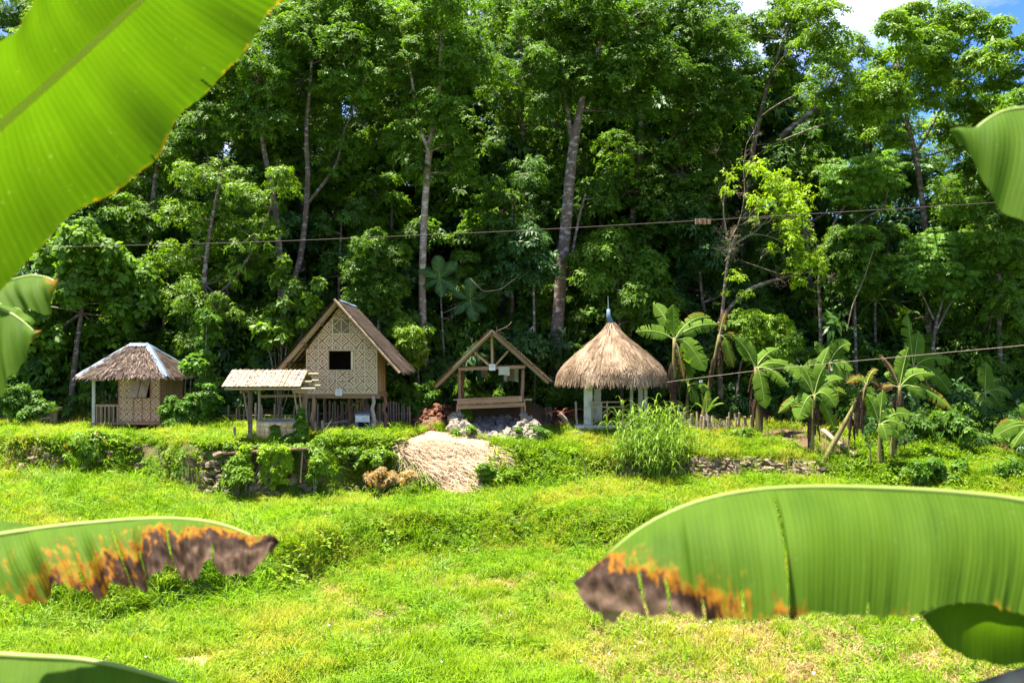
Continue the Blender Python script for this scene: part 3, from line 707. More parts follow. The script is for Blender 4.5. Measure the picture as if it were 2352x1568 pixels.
hero_tree("small glossy tree left of the thick leaning trunk", 46.8,
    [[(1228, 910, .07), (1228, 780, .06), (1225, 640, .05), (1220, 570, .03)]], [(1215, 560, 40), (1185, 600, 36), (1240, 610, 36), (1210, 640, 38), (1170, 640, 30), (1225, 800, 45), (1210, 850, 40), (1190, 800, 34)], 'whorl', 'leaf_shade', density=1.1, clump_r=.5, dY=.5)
hero_tree("leafy tree with drooping clusters right of the thick leaning trunk", 47.0,
    [[(1428, 900, .09), (1425, 790, .08), (1420, 690, .06), (1420, 560, .04)]], [(1370, 590, 42), (1365, 640, 40), (1420, 620, 50), (1470, 680, 45), (1430, 700, 42), (1400, 560, 40), (1490, 610, 45), (1480, 730, 38), (1530, 680, 36), (1340, 600, 28)], 'whorl', 'leaf_forest', density=1.1, clump_r=.55, dY=.7)
hero_tree("massive dark-crowned tree filling the middle right above the grass-thatched hut", 51.5,
    [[(1445, 900, .20), (1442, 700, .18), (1450, 520, .17), (1468, 380, .15), (1475, 280, .13), (1460, 150, .09), (1500, 20, .06)], [(1462, 420, .09), (1530, 340, .08), (1590, 240, .06)]],
    [(1470, 180, 80), (1560, 150, 85), (1590, 260, 85), (1500, 350, 80), (1570, 400, 80), (1640, 340, 65), (1440, 440, 65), (1530, 490, 70), (1620, 460, 65), (1420, 350, 55), (1500, 40, 90), (1600, 50, 85), (1670, 220, 70), (1590, 560, 60), (1660, 130, 75)], density=1.05, clump_r=.8, shade_fwd=-1)
hero_tree("tree with long pale diagonal limb high on the right", 52.5,
    [[(1690, 900, .17), (1700, 700, .16), (1712, 500, .15), (1725, 360, .14), (1760, 200, .10), (1810, 60, .06)], [(1790, 318, .17), (1815, 295, .16), (1850, 270, .14), (1885, 232, .10), (1920, 180, .07)]],
    [(1765, 170, 75, 1), (1830, 130, 80, 1), (1790, 60, 75, 1), (1880, 60, 75), (1910, 190, 70), (1950, 130, 60), (1860, 330, 60), (1930, 290, 70), (1990, 260, 60), (1830, 10, 60, 2), (1720, 260, 60, 1), (1700, 80, 60, 1), (1880, 400, 55), (1720, 420, 50)], mat='leaf_bright', density=.85, clump_r=.75, shade_fwd=-8.5)  # crown pulled forward for shade; left blobs kept back to leave the yellow tree lit
hero_tree("forked grey tree against the sky near the right edge", 50.0,
    [[(2140, 930, .17), (2135, 760, .16), (2128, 560, .15), (2118, 460, .14), (2108, 380, .14), (2098, 330, .11), (2085, 285, .09), (2070, 200, .06)], [(2108, 345, .08), (2130, 310, .07), (2150, 270, .06), (2190, 200, .04)]],
    [(2060, 150, 65), (2120, 110, 60), (2050, 70, 50), (2110, 45, 50), (2170, 80, 50), (2190, 180, 60), (2240, 240, 60), (2140, 215, 55), (2060, 240, 45), (2180, 300, 50), (2010, 200, 55), (2030, 320, 40), (2240, 330, 45), (2270, 150, 50), (2200, 40, 50, -4), (2260, 60, 50, -5), (2320, 100, 50, -5), (2150, 130, 50, -4)], mat='leaf_bright', density=.9, clump_r=.65, dY=2.6, shade_fwd=-6.5)  # upper crown shaped forward to shade the slope below
hero_tree("pale green feathery-leaved tree behind the banana plants at right", 47.5,
    [[(2145, 930, .09), (2140, 820, .085), (2150, 740, .07), (2165, 690, .05), (2175, 640, .03)], [(2150, 760, .05), (2175, 710, .05), (2200, 670, .03)], [(2145, 735, .04), (2120, 680, .04), (2095, 640, .02)]],
    [(2150, 565, 52), (2105, 590, 46), (2200, 590, 48), (2150, 615, 52), (2220, 635, 40), (2095, 635, 40), (2180, 665, 45), (2240, 600, 30), (2075, 610, 30)], 'feather', 'leaf_feather', density=2.0, clump_r=.55, dY=.7)
hero_tree("flat-topped fine-leaved tree on slanting stems below the blue sky gap", 48.8,
    [[(1885, 760, .09), (1880, 640, .08), (1895, 560, .07), (1920, 500, .06), (1955, 455, .05), (1975, 420, .03)], [(1888, 600, .06), (1930, 545, .06), (1985, 500, .05), (2030, 480, .03)]],
    [(1930, 405, 45), (1985, 395, 50), (2030, 385, 45), (1990, 425, 45), (1950, 440, 40), (2040, 430, 35)], 'feather', 'leaf_feather', density=1.6, clump_r=.55, dY=.8)
hero_tree("round dense bush-crowned tree below the flat-topped one", 47.6,
    [[(1968, 900, .08), (1965, 780, .07), (1962, 650, .05), (1960, 580, .03)]], [(1950, 550, 42), (1990, 560, 42), (1920, 590, 40), (1965, 600, 48), (2005, 610, 36), (1930, 640, 36), (1980, 650, 38)], 'forest', 'leaf_forest', density=1.1, clump_r=.55, dY=.6)
hero_tree("bright green bushy sapling between the banana plants", 46.2,
    [[(1690, 930, .06), (1700, 840, .05), (1720, 780, .04), (1750, 750, .03)]], [(1735, 745, 36), (1775, 760, 40), (1720, 770, 32), (1760, 790, 36), (1810, 790, 30), (1795, 815, 25), (1700, 740, 26)], 'lance', 'leaf_bright', density=1.1, clump_r=.45, dY=.5, name="sapling_tree")
hero_tree("dark leafy tree at the far right edge", 48.0,
    [[(2300, 960, .13), (2296, 800, .12), (2292, 600, .10), (2300, 420, .07)]], [(2300, 420, 55), (2250, 480, 50), (2340, 500, 55), (2270, 560, 50), (2330, 600, 50), (2300, 690, 55), (2350, 720, 50), (2260, 760, 50), (2330, 800, 55), (2360, 380, 50), (2270, 840, 45), (2310, 185, 60), (2355, 240, 60), (2290, 270, 52), (2335, 330, 55), (2240, 400, 45), (2200, 480, 45)], mat='leaf_forest', density=.9, clump_r=.65, dY=2.2, shade_fwd=-6)  # upper crown brought forward to shade the right-hand slope
hero_tree("tall tree at upper left half hidden by the huge leaf", 50.5,
    [[(330, 900, .18), (335, 700, .16), (345, 520, .14), (360, 380, .11), (380, 250, .08)], [(345, 500, .07), (420, 420, .06), (480, 380, .05)]],
    [(330, 520, 70), (260, 480, 70), (400, 450, 55), (380, 350, 80), (460, 300, 70), (480, 200, 80), (300, 400, 80), (430, 120, 80), (250, 560, 60), (200, 460, 60), (330, 620, 45)], density=.85)

# dry-branched bush with yellow foliage, and its long arching limb
base = at(1655, 905, 46.0); base.z = hz(base.x, base.y) - .1
t = thing("tree", "half-dead tree with tangled bare twigs and yellow-green leaves below the cable", "tree", base)
tm = MB(); Yd = 46.0
def stem_px(mb, pts, n=18, side=7):
    P = [at(q[0], q[1], Yd + (q[3] if len(q) > 3 else 0)) for q in pts]; pp, rr = smooth_pts(P, [q[2] for q in pts], n); mb.tube(pp, rr, side, cap=False); return pp
ends = []
ends += stem_px(tm, [(1655, 915, .13), (1652, 820, .12), (1658, 740, .10), (1664, 660, .07), (1672, 590, .06), (1690, 540, .05)])
ends += stem_px(tm, [(1650, 745, .09), (1680, 700, .09), (1720, 664, .085), (1780, 642, .07), (1850, 626, .05), (1900, 618, .025)])
tm.build("trunk", MAT['bark'], t, smooth=True)
tw = MB()
arms = [[(1672, 560, .06), (1700, 510, .06), (1712, 440, .05), (1706, 380, .04), (1715, 330, .02)], [(1672, 570, .05), (1740, 530, .05), (1790, 470, .04), (1820, 420, .03)], [(1665, 600, .05), (1700, 540, .045), (1750, 535, .045), (1800, 555, .04), (1850, 600, .03), (1880, 640, .015)],
        [(1690, 520, .045), (1750, 500, .04), (1800, 500, .035), (1860, 540, .02)], [(1706, 600, .03), (1750, 615, .04), (1790, 630, .035), (1830, 625, .02)], [(1672, 560, .05), (1660, 480, .04), (1670, 400, .03), (1660, 370, .015)], [(1690, 600, .03), (1675, 560, .02), (1660, 540, .012)]]
tips = []
for a_ in arms: tips += stem_px(tw, [(q[0], q[1], q[2] * .42) for q in a_], 12, 5)
def twigs(mb, p, d, L, r, depth):
    q = p + d * L; limb(mb, p, q, r, r * .6, 0, 3, 3)
    if depth > 0:
        for _ in range(2 + (depth > 2)):
            nd = (d + Vector(rng.normal(0, .55, 3))).normalized(); twigs(mb, q, nd, L * rng.uniform(.55, .85), r * .65, depth - 1)
for p in tips[1::2]:
    twigs(tw, p, Vector((rng.normal(0, .8), rng.normal(0, .5), rng.normal(.35, .7))).normalized(), .38, .010, 4)
tw.build("branches", MAT['twig'], t)['kind'] = 'stuff'
bl = [(1785, 420, 38), (1815, 455, 40), (1775, 470, 34), (1835, 505, 34), (1850, 585, 36), (1875, 600, 28), (1845, 615, 30), (1735, 378, 20), (1680, 420, 16), (1720, 385, 14), (1670, 440, 14), (1740, 480, 20), (1800, 530, 30), (1830, 555, 26), (1690, 650, 28), (1800, 435, 36), (1800, 480, 34), (1830, 470, 30), (1825, 600, 26), (1760, 440, 22), (1755, 400, 18), (1860, 560, 24), (1770, 560, 18)]
C = []; Rr = []
for bx, by, br_ in bl:
    c = np.array(at(bx, by, Yd + rng.uniform(-.6, .4))); r = br_ * Yd / F
    for _ in range(max(2, int(5 * (r / .5) ** 1.6))):
        u = rng.normal(size=3); u /= np.linalg.norm(u); C.append(c + u * r * rng.uniform(.3, 1.35)); Rr.append(.42 * rng.uniform(.6, 1.3))
Vv, Qq, rn = leaf_clumps(np.array(C), np.array(Rr), .19, .38, 8, 6, .8, -.7, .7)
add_obj("crown", np_mesh("crown", Vv, Qq, rn), t, mat=MAT['leaf_yellow'])

# generic forest trees: a handful of models, copied
def generic_tree(Ht, crown_lo, rad, style, mat, nbl, clump_r, bark='bark', lean=.03, density=.68):
    t = bpy.data.objects.new("forest_tree", None); reg(t, (0, 0, 0)); BASE['__proto'] = Vector((0, 0, 0))
    tm = MB(); lx, ly = rng.normal(0, lean, 2) * Ht
    pts = [Vector((lx * (s ** 1.5) + .12 * math.sin(s * 7 + lx), ly * s ** 1.5, s * Ht * .95 - (.6 if s == 0 else 0))) for s in np.linspace(0, 1, 9)]
    tm.tube(pts, list(np.linspace(.0095 * Ht + .05, .03, 9)), 7, cap=False)
    parts = []
    class _P: pass
    fake = bpy.data.objects.new("proto_parent", None); reg(fake, (0, 0, 0))
    o1 = tm.build("trunk", MAT[bark], fake, smooth=True)
    bl = []
    for q in range(nbl):
        s = (q + .5) / nbl; zz = crown_lo * Ht + (1 - crown_lo) * Ht * s; rr = rad * math.sqrt(max(.12, 1 - ((s - .4) / .62) ** 2)) * rng.uniform(.45, .9); a = q * 2.4 + rng.uniform(-.5, .5)
        bl.append((Vector((pts[-1].x * s + rr * math.cos(a), pts[-1].y * s + rr * math.sin(a), zz)), rad * rng.uniform(.34, .5)))
    crown_of("crown", bl, style, MAT[mat], fake, pts[2:], density, clump_r, MAT[bark], .06)
    kids = list(fake.children)
    for k in kids: COL.objects.unlink(k); k.parent = None
    meshes = [(k.name.split('.')[0], k.data) for k in kids]
    for k in kids: bpy.data.objects.remove(k)
    bpy.data.objects.remove(fake); bpy.data.objects.remove(t)
    return meshes

def put_tree(meshes, name, label, loc, rz, s, group, cat="tree"):
    t = thing(name, label, cat, loc, group); t.rotation_euler = (0, 0, rz); t.scale = (s, s, s)
    for nm, me in meshes:
        o = bpy.data.objects.new(nm, me); COL.objects.link(o); o.parent = t
        if nm == 'branches': o['kind'] = 'stuff'
    return t

tall = [generic_tree(21, .26, 3.8, 'forest', 'leaf_forest', 17, .8), generic_tree(23, .34, 3.6, 'forest', 'leaf_bright', 15, .8), generic_tree(19, .22, 3.5, 'lance', 'leaf_forest', 16, .75), generic_tree(22, .25, 4.0, 'forest', 'leaf_deep', 17, .85)]
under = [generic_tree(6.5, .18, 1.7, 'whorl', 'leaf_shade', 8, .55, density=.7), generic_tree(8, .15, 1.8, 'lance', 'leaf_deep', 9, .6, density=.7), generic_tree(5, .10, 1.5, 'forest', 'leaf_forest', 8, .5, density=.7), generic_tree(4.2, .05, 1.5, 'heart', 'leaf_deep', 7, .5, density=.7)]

def sector(px):
    for lim, txt in ((250, "behind the leaves at far left"), (560, "behind the hip-roofed hut"), (900, "behind the A-frame house"), (1200, "between house and open shed"), (1420, "behind the thick leaning trunk"), (1680, "behind the grass-thatched hut"), (2000, "behind the banana plants"), (9999, "at the far right of the forest")):
        if px < lim: return txt
pend = []
for row, (Y0, n, sc0, sc1) in enumerate(((55.5, 13, .8, 1.0), (61, 14, .9, 1.1), (68, 15, 1.0, 1.15), (78, 16, 1.05, 1.3))):
    half = Y0 * .58
    for q in range(n):
        x = -half + 2 * half * (q + .5 + rng.uniform(-.3, .3)) / n; y = Y0 + rng.uniform(-1.8, 1.8); z = hz(x, y); px, _ = pxof(x, y, z)
        s = rng.uniform(sc0, sc1)
        if px > 1700: s *= .80 - .10 * max(0, (px - 2000) / 352)
        elif px > 1450: s *= .88
        if row == 3 and px > 1750: continue
        pend.append((px, tall[int(rng.integers(0, 4))], "forest_tree", "tall forest tree " + ("first rank", "second rank", "third rank", "rearmost rank")[row], (x, y, z), s, "forest trees "))
for row, (Y0, n) in enumerate(((50.2, 19), (53.0, 18), (57.5, 18))):
    half = Y0 * .56
    for q in range(n):
        x = -half + 2 * half * (q + .5 + rng.uniform(-.35, .35)) / n; y = Y0 + rng.uniform(-.8, .8); z = hz(x, y); px, _ = pxof(x, y, z)
        pend.append((px, under[int(rng.integers(0, 4))], "understory_tree", "shaded undergrowth tree " + ("front row", "middle row", "inner row")[row], (x, y, z), rng.uniform(.9, 1.35) * (1, 1.45, 1.9)[row], "undergrowth trees "))
pend.sort(key=lambda e: e[0]); cnt = {}
for px, m, nm, lab, loc, s, grp in pend:
    if px < -120 or px > 2480: continue
    k = (lab, sector(px)); cnt[k] = cnt.get(k, 0) + 1
    kind_, rank = (lab.split(" tree ")[0] + " tree", lab.split(" tree ")[1])
    put_tree(m, nm, "%s %s, %s, %s from left" % (kind_, sector(px), rank, ("first", "second", "third", "fourth", "fifth", "sixth", "seventh")[cnt[k] - 1]), loc, rng.uniform(0, 6.28), s, grp + sector(px))

# ------------------------------------------------------------------ shared pieces
def rod_mesh(name, mat, n=8, knots=0, seed=1):
    """unit rod along z, radius 1, with bamboo nodes if knots"""
    mb = MB(); zs = [0, 1]; rs = [1, 1]
    if knots:
        zs = []; rs = []
        for k in range(knots + 1):
            c = k / knots
            for dz, r in ((-.012, .97), (0, 1.12), (.012, .97)):
                if 0 <= c + dz <= 1: zs.append(c + dz); rs.append(r)
    mb.tube([(0, 0, z) for z in zs], rs, n); me = mb.mesh(name, False); me.materials.append(mat); return me
ROD_BAM = rod_mesh("bamboo_rod", MAT['bamboo'], 8, 4); ROD_OLD = rod_mesh("bamboo_picket", MAT['bamboo_old'], 8, 4)
ROD_TAN = rod_mesh("batten", MAT['bamboo_tan'], 6); ROD_WOOD = rod_mesh("round_pole", MAT['wood'], 8)
def box_mesh(name, mat):
    mb = MB(); mb.box((0, 0, .5), (1, 1, 1)); me = mb.mesh(name); me.materials.append(mat); return me
BOX_WOOD = box_mesh("plank", MAT['wood']); BOX_PALE = box_mesh("pale_plank", MAT['wood_pale']); BOX_TAN = box_mesh("tan_batten", MAT['bamboo_tan']); BOX_GREY = box_mesh("grey_plank", MAT['wood_grey'])

def stone_mesh(name, seed, mat):
    r = np.random.default_rng(seed); bm = bmesh.new(); bmesh.ops.create_cube(bm, size=2); bmesh.ops.subdivide_edges(bm, edges=bm.edges, cuts=1, use_grid_fill=True)
    for v in bm.verts:
        d = v.co.normalized(); v.co = (v.co * .55 + d * .62) * float(r.uniform(.62, 1.2)) * .82
    me = bpy.data.meshes.new(name); bm.to_mesh(me); bm.free(); me.materials.append(mat); return me
ST_PALE = [stone_mesh("stone", 10 + k, MAT['stone']) for k in range(5)]; ST_DARK = [stone_mesh("stone", 20 + k, MAT['stone_dark']) for k in range(5)]
ST_GREY = [stone_mesh("stone", 30 + k, MAT['stone_grey']) for k in range(4)]

def wobbly(a, b, n=7, amp=.03):
    a, b = Vector(a), Vector(b); pts = []
    for k in range(n):
        s = k / (n - 1); w = amp * math.sin(math.pi * s)
        pts.append(a.lerp(b, s) + Vector((rng.normal(0, w), rng.normal(0, w), 0)))
    return pts

def thatch(A, B, C, D, step=.11, perm=26, L=.42, w=.035, lift=.035, eave_hang=.22, thick=.07):
    """A,B eave left/right; C,D ridge right/left. returns (slab MB, strands V, Q, rn)"""
    A, B, C, D = map(lambda q: np.array(tuple(q), float), (A, B, C, D))
    sl = np.linalg.norm((D + C) / 2 - (A + B) / 2); rows = int(sl / step)
    nr = np.cross(B - A, D - A); 
    if np.linalg.norm(nr) < 1e-6: nr = np.cross(B - A, C - A)
    nr /= np.linalg.norm(nr)
    if nr[2] < 0: nr = -nr
    Vs = []; rn = []
    for r in range(rows + 1):
        t = r / rows * .985; wd = np.linalg.norm((A + (D - A) * t) - (B + (C - B) * t)); n = max(3, int(perm * wd))
        s = (np.arange(n) + rng.uniform(-.8, .8, n)) / n; s = np.clip(s, -.01, 1.01)[:, None]
        top = (A + (D - A) * t) * (1 - s) + (B + (C - B) * t) * s
        dn = (A * (1 - s) + B * s) - (D * (1 - s) + C * s); dn = nrm(dn)
        ac = nrm(B - A)
        dirv = nrm(dn + ac * rng.normal(0, .16, (n, 1)) + nr * rng.normal(.06, .07, (n, 1)))
        ln = L * rng.uniform(.5, 1.1, (n, 1))
        if r == 0: ln = eave_hang * rng.uniform(.35, 1.25, (n, 1)); dirv = nrm(dirv + np.array([0, 0, -.55]))
        sw = ac * (w * rng.uniform(.5, 1.3, (n, 1)) / 2)
        p0 = top + nr * (lift * rng.uniform(.3, 1.6, (n, 1)))
        p1 = p0 + dirv * ln
        Vs.append(np.stack([p0 - sw, p0 + sw, p1 + sw * .5, p1 - sw * .5], 1).reshape(-1, 3)); rn.append(np.clip(rng.normal(.5, .27, n), 0, 1))
    V = np.concatenate(Vs); Q = np.arange(len(V)).reshape(-1, 4)
    mb = MB(); o = nr * thick
    mb.add([A, B, C, D, A - o, B - o, C - o, D - o], [(0, 1, 2, 3), (7, 6, 5, 4), (0, 4, 5, 1), (1, 5, 6, 2), (2, 6, 7, 3), (3, 7, 4, 0)], .3)
    return mb, V, Q, np.concatenate(rn)

def thatch_part(parent, quads, mat, under, name="roof", **kw):
    """one roof: slab part with the loose thatch as its sub-part"""
    slab = MB(); Vs = []; rs = []
    for q in quads:
        m, V, Q, r = thatch(*q, **kw); slab.add(m.v, m.f, .4); Vs.append(V); rs.append(r)
    so = slab.build(name, under, parent)
    V = np.concatenate(Vs); o = add_obj("thatch", np_mesh("thatch", V, np.arange(len(V)).reshape(-1, 4), np.concatenate(rs)), so, mat=mat); o['kind'] = 'stuff'
    return so

def card(loc, w, h, label, bars, tilt=0.0):
    t = thing("notice_card", label, "sign", loc)
    m = MB(); m.box(loc, (w, .012, h), Euler((0, tilt, 0)).to_matrix()); m.build("board", MAT['paper'], t)
    p = MB(); n = len(bars)
    for k, words in enumerate(bars):
        zz = loc[2] + h * (.24 - .26 * k); x = loc[0] - sum(words) / 2 * w - .03 * w * (len(words) - 1)
        for ww in words:
            nl = max(2, int(ww * 14))
            for c in range(nl):
                p.box((x + (c + .5) * ww * w / nl, loc[1] - .008, zz + (.01 * h if c % 3 else .03 * h)), (ww * w / nl * .6, .004, h * (.09 if c % 3 else .14)))
            x += ww * w + .06 * w
    p.build("print", MAT['print_red'], t)
    return t

# ------------------------------------------------------------------ hip-roofed hut
Yh = 43.0; fz = CZ - 186 * Yh / F
base = at(290, 995, Yh); base.z = hz(base.x, base.y)
hut = thing("hip_roofed_hut", "small stilted hut with hip roof of brown thatch and metal ridge strips", "hut", base)
xL, xW, xR = at(214, 0, Yh).x, at(272, 0, Yh).x, at(368, 0, Yh).x; yb = Yh + 2.9; wz = 2.42
mb = MB(); mb.box(((xL + xR) / 2, (Yh + yb) / 2 - .04, fz - .04), (xR - xL + .12, yb - Yh + .14, .09)); mb.build("floor", MAT['wood_x'], hut)
for a_, b_ in ((xL, Yh), (xW + .14, Yh + .05), (xR + .05, Yh + .02), (xL, yb), (xR, yb)):
    z0 = hz(a_, b_) - .15; o = MB(); o.box((a_, b_, (z0 + fz) / 2 - .04), (.13, .13, fz - z0 - .09)); o.build("stilt", MAT['concrete'] if a_ == xL else MAT['wood_grey'], hut)
o = MB(); o.box((xL + .02, Yh + .02, (fz + wz) / 2 + .005), (.12, .12, wz - fz)); o.build("porch_post", MAT['concrete'], hut)
# walls: panels and battens; the window hole on the front is left open behind the propped shutter
def panel(parent, x0, x1, z0, z1, y, mat, name="wall_panel", th=.03):
    m = MB(); m.box(((x0 + x1) / 2, y, (z0 + z1) / 2), (x1 - x0, th, z1 - z0)); return m.build(name, mat, parent)
wx0, wx1 = at(307, 0, Yh).x, at(346, 0, Yh).x; wz0, wz1 = CZ - (914 - 784) * Yh / F, 2.26
panel(hut, xW, wx0, fz, wz, Yh, MAT['amakan_old']); panel(hut, wx1, xR, fz, wz, Yh, MAT['amakan_old'])
panel(hut, wx0, wx1, fz, wz0, Yh, MAT['amakan_old']); panel(hut, wx0, wx1, wz1, wz, Yh, MAT['amakan_old'])
m = MB(); m.box((xR - .015, (Yh + yb) / 2, (fz + wz) / 2), (.03, yb - Yh - .032, wz - fz)); m.build("side_wall", MAT['amakan_old'], hut)
m = MB(); m.box((xW + .015, (Yh + yb) / 2, (fz + wz) / 2), (.03, yb - Yh - .032, wz - fz)); m.build("side_wall", MAT['amakan_old'], hut)
m = MB(); m.box(((xW + xR) / 2, yb, (fz + wz) / 2), (xR - xW, .03, wz - fz)); m.build("back_wall", MAT['interior'], hut)
for xx in (xW + .02, wx0, (wx0 + wx1) / 2, wx1, xR - .01):
    z1 = wz0 if xx == (wx0 + wx1) / 2 else wz
    piece("batten", BOX_WOOD, hut, (xx, Yh - .03, fz), (0, 0, 0), (.035, .03, z1 - fz))
for zz in (fz + .05, fz + (wz0 - fz) * .52, wz0):
    piece_between("batten", BOX_WOOD, hut, (xW, Yh - .032, zz), (xR, Yh - .032, zz), .032, .03)
for s in (0, 1):   # propped window shutter of two boards
    xa = wx0 - .03 + s * .40; q = MB(); q.add([(xa, Yh - .06, wz1 + .02), (xa + .37, Yh - .06, wz1 + .02), (xa + .32, Yh - .42, wz0 + .06), (xa - .05, Yh - .42, wz0 + .06),
        (xa, Yh - .04, wz1 + .03), (xa + .37, Yh - .04, wz1 + .03), (xa + .32, Yh - .40, wz0 + .07), (xa - .05, Yh - .40, wz0 + .07)], [(0, 3, 2, 1), (4, 5, 6, 7), (0, 1, 5, 4), (1, 2, 6, 5), (2, 3, 7, 6), (3, 0, 4, 7)])
    q.build("shutter_board", MAT['wood_pale'], hut)
for s in range(3):  # closed boards on the right wall
    ya = Yh + .75 + s * .62; m = MB(); m.box((xR + .03, ya + .3, (wz0 + wz1) / 2 - .02), (.04, .60, wz1 - wz0 + .05)); m.build("shutter_board", MAT['wood_pale'], hut)
for yy in (Yh + .05, Yh + .72, yb - .02): piece("batten", BOX_WOOD, hut, (xR + .02, yy, fz), (0, 0, 0), (.03, .035, wz - fz))
rz = CZ - (931 - 784) * Yh / F
m = MB(); m.bar((xL, Yh, rz), (xW, Yh, rz), .06, .09); m.build("handrail", MAT['wood_pale'], hut)
m = MB(); m.bar((xL, Yh, rz), (xL, yb, rz), .06, .07); m.build("handrail", MAT['wood_pale'], hut)
for k in range(6):
    xx = xL + .16 + k * (xW - xL - .2) / 5; piece("baluster", BOX_PALE, hut, (xx, Yh, fz), (0, 0, 0), (.045, .04, rz - fz - .04))
for k in range(8):
    yy = Yh + .3 + k * .33; piece("baluster", BOX_PALE, hut, (xL, yy, fz), (0, 0, 0), (.04, .045, rz - fz - .03))
Ef, Eb = 42.3, 46.5; ez = CZ - 82 * Ef / F - .02
eFL = Vector((at(173, 0, Ef).x, Ef, ez)); eFR = Vector((at(384, 0, Ef).x, Ef, ez)); eBL = Vector((eFL.x, Eb, ez)); eBR = Vector((eFR.x, Eb, ez))
rL = at(298, 793, 44.4); rR = at(340, 793, 44.4)
roof = thatch_part(hut, [(eFL, eFR, rR, rL), (eFR, eBR, rR + Vector((0, .02, 0)), rR), (eBL, eFL, rL, rL + Vector((0, .02, 0))), (eBR, eBL, rL, rR)], MAT['thatch_nipa'], MAT['thatch_under'], perm=22, L=.36, w=.05, lift=.055)
def ridge_strip(a, b, w, nseg=7):
    a, b = Vector(a) + Vector((0, 0, .08)), Vector(b) + Vector((0, 0, .09)); d = (b - a).normalized(); s = d.cross(Vector((0, 0, 1))).normalized(); P = []
    for k in range(nseg + 1):
        p = a.lerp(b, k / nseg) + Vector((0, 0, rng.normal(0, .012))); P.append([p - s * w + Vector((0, 0, -w * .55)), p + Vector((0, 0, .02)), p + s * w + Vector((0, 0, -w * .55))])
    m = MB(); m.grid(P); return m
for a_, b_ in ((eFL, rL), (eFR, rR), (eBR, rR), (eBL, rL), (rL, rR)):
    ridge_strip(a_, b_, .16 if a_ is not rL else .2).build("ridge_strip", MAT['zinc'], hut)

# ------------------------------------------------------------------ A-frame house on stilts
Ya = 41.6; k_ = Ya / F
hx = lambda c: ((c / 2.412 + 850) / 1.7415 - 1176) * k_
hzz = lambda c: CZ - ((c / 2.412 + 1150) / 1.7415 - 784) * k_
base = Vector((-7.1, Ya, hz(-7.1, Ya)))
house = thing("stilt_house", "tall A-frame stilt house with diamond-patterned woven bamboo front", "house", base)
x0, x1 = hx(905), hx(1590); zf = hzz(1018); zE = hzz(600); zA = 5.30; xc = -7.24; yb = 44.4
def top_at(x):   # gable line
    return zA - (zA - zE) * (xc - x) / (xc - x0) if x < xc else zA - (zA - zE) * (x - xc) / (x1 - xc)
wx0, wx1, wz0, wz1 = hx(1120), hx(1360), hzz(795), hzz(607)
vx0, vx1, vz0, vz1 = hx(1162), hx(1325), hzz(445), hzz(298)
def gpanel(xa, xb, za, zb=None, name="wall_panel"):
    """front panel between xa..xb from za up to zb or the gable"""
    m = MB(); xsplit = [xa] + ([xc] if xa < xc < xb else []) + [xb]
    f = [(x, za) for x in xsplit] + [(x, zb if zb is not None else top_at(x)) for x in reversed(xsplit)]; n = len(f)
    vs = [(x, Ya, z) for x, z in f] + [(x, Ya + .03, z) for x, z in f]
    m.add(vs, [tuple(range(n)), tuple(range(2 * n - 1, n - 1, -1))] + [(i + n, (i + 1) % n + n, (i + 1) % n, i) for i in range(n)])
    return m.build(name, MAT['amakan'], house)
for xa, xb in ((x0, hx(1025)), (hx(1025), wx0), (wx1, hx(1470)), (hx(1470), x1)): gpanel(xa, xb, zf, zE)
gpanel(wx0, wx1, zf, wz0); gpanel(wx0, wx1, wz1, zE)
gpanel(x0 + .01, vx0, zE); gpanel(vx1, x1 - .01, zE); gpanel(vx0, vx1, zE, vz0); gpanel(vx0, vx1, vz1)
for k in range(8):
    zz = vz0 + (vz1 - vz0) * (k + .5) / 8; piece_between("vent_slat", BOX_TAN, house, (vx0, Ya + .03, zz), (vx1, Ya + .03, zz), .025, .03)
for a_, b_ in (((vx0, vz0), (vx0, vz1)), ((vx1, vz0), (vx1, vz1)), ((vx0, vz0), (vx1, vz0)), ((vx0, vz1), (vx1, vz1)), (((vx0 + vx1) / 2, vz0), ((vx0 + vx1) / 2, vz1)),
              ((vx0, (vz0 + vz1) / 2), ((vx0 + vx1) / 2, vz1)), ((vx1, (vz0 + vz1) / 2), ((vx0 + vx1) / 2, vz1)), ((vx0, (vz0 + vz1) / 2), ((vx0 + vx1) / 2, vz0)), ((vx1, (vz0 + vz1) / 2), ((vx0 + vx1) / 2, vz0))):
    piece_between("vent_batten", BOX_TAN, house, (a_[0], Ya - .03, a_[1]), (b_[0], Ya - .03, b_[1]), .03, .03)
# battens over the woven front
def vb(xcrop, za, zb): piece_between("batten", ROD_TAN, house, (hx(xcrop), Ya - .022, za), (hx(xcrop), Ya - .022, zb), .022)
def hb(zcrop, xa, xb): piece_between("batten", ROD_TAN, house, (xa, Ya - .03, hzz(zcrop)), (xb, Ya - .03, hzz(zcrop)), .021)
for c in (908, 1025, 1115, 1368, 1472, 1586): vb(c, zf, zE)
for c in (1197, 1300): vb(c, zf, wz0)
vb(1025, zE, top_at(hx(1025)) - .05); vb(1472, zE, top_at(hx(1472)) - .05); vb(1160, zE, top_at(hx(1160)) - .05); vb(1328, zE, top_at(hx(1328)) - .05); vb(1245, zE, vz0)
for c in (1015, 965): hb(c, x0, x1)
for c in (840, 722): hb(c, x0, wx0); hb(c, wx1, x1)
hb(600, x0, x1); hb(890, hx(1197), hx(1300)); hb(797, wx0, wx1)
hb(450, x0 + (x1 - x0) * .17, x1 - (x1 - x0) * .17)
for s in ((1120, 845, 1197, 890), (1362, 845, 1300, 890)):
    piece_between("batten", ROD_TAN, house, (hx(s[0]), Ya - .034, hzz(s[1])), (hx(s[2]), Ya - .034, hzz(s[3])), .02)
fr = MB()
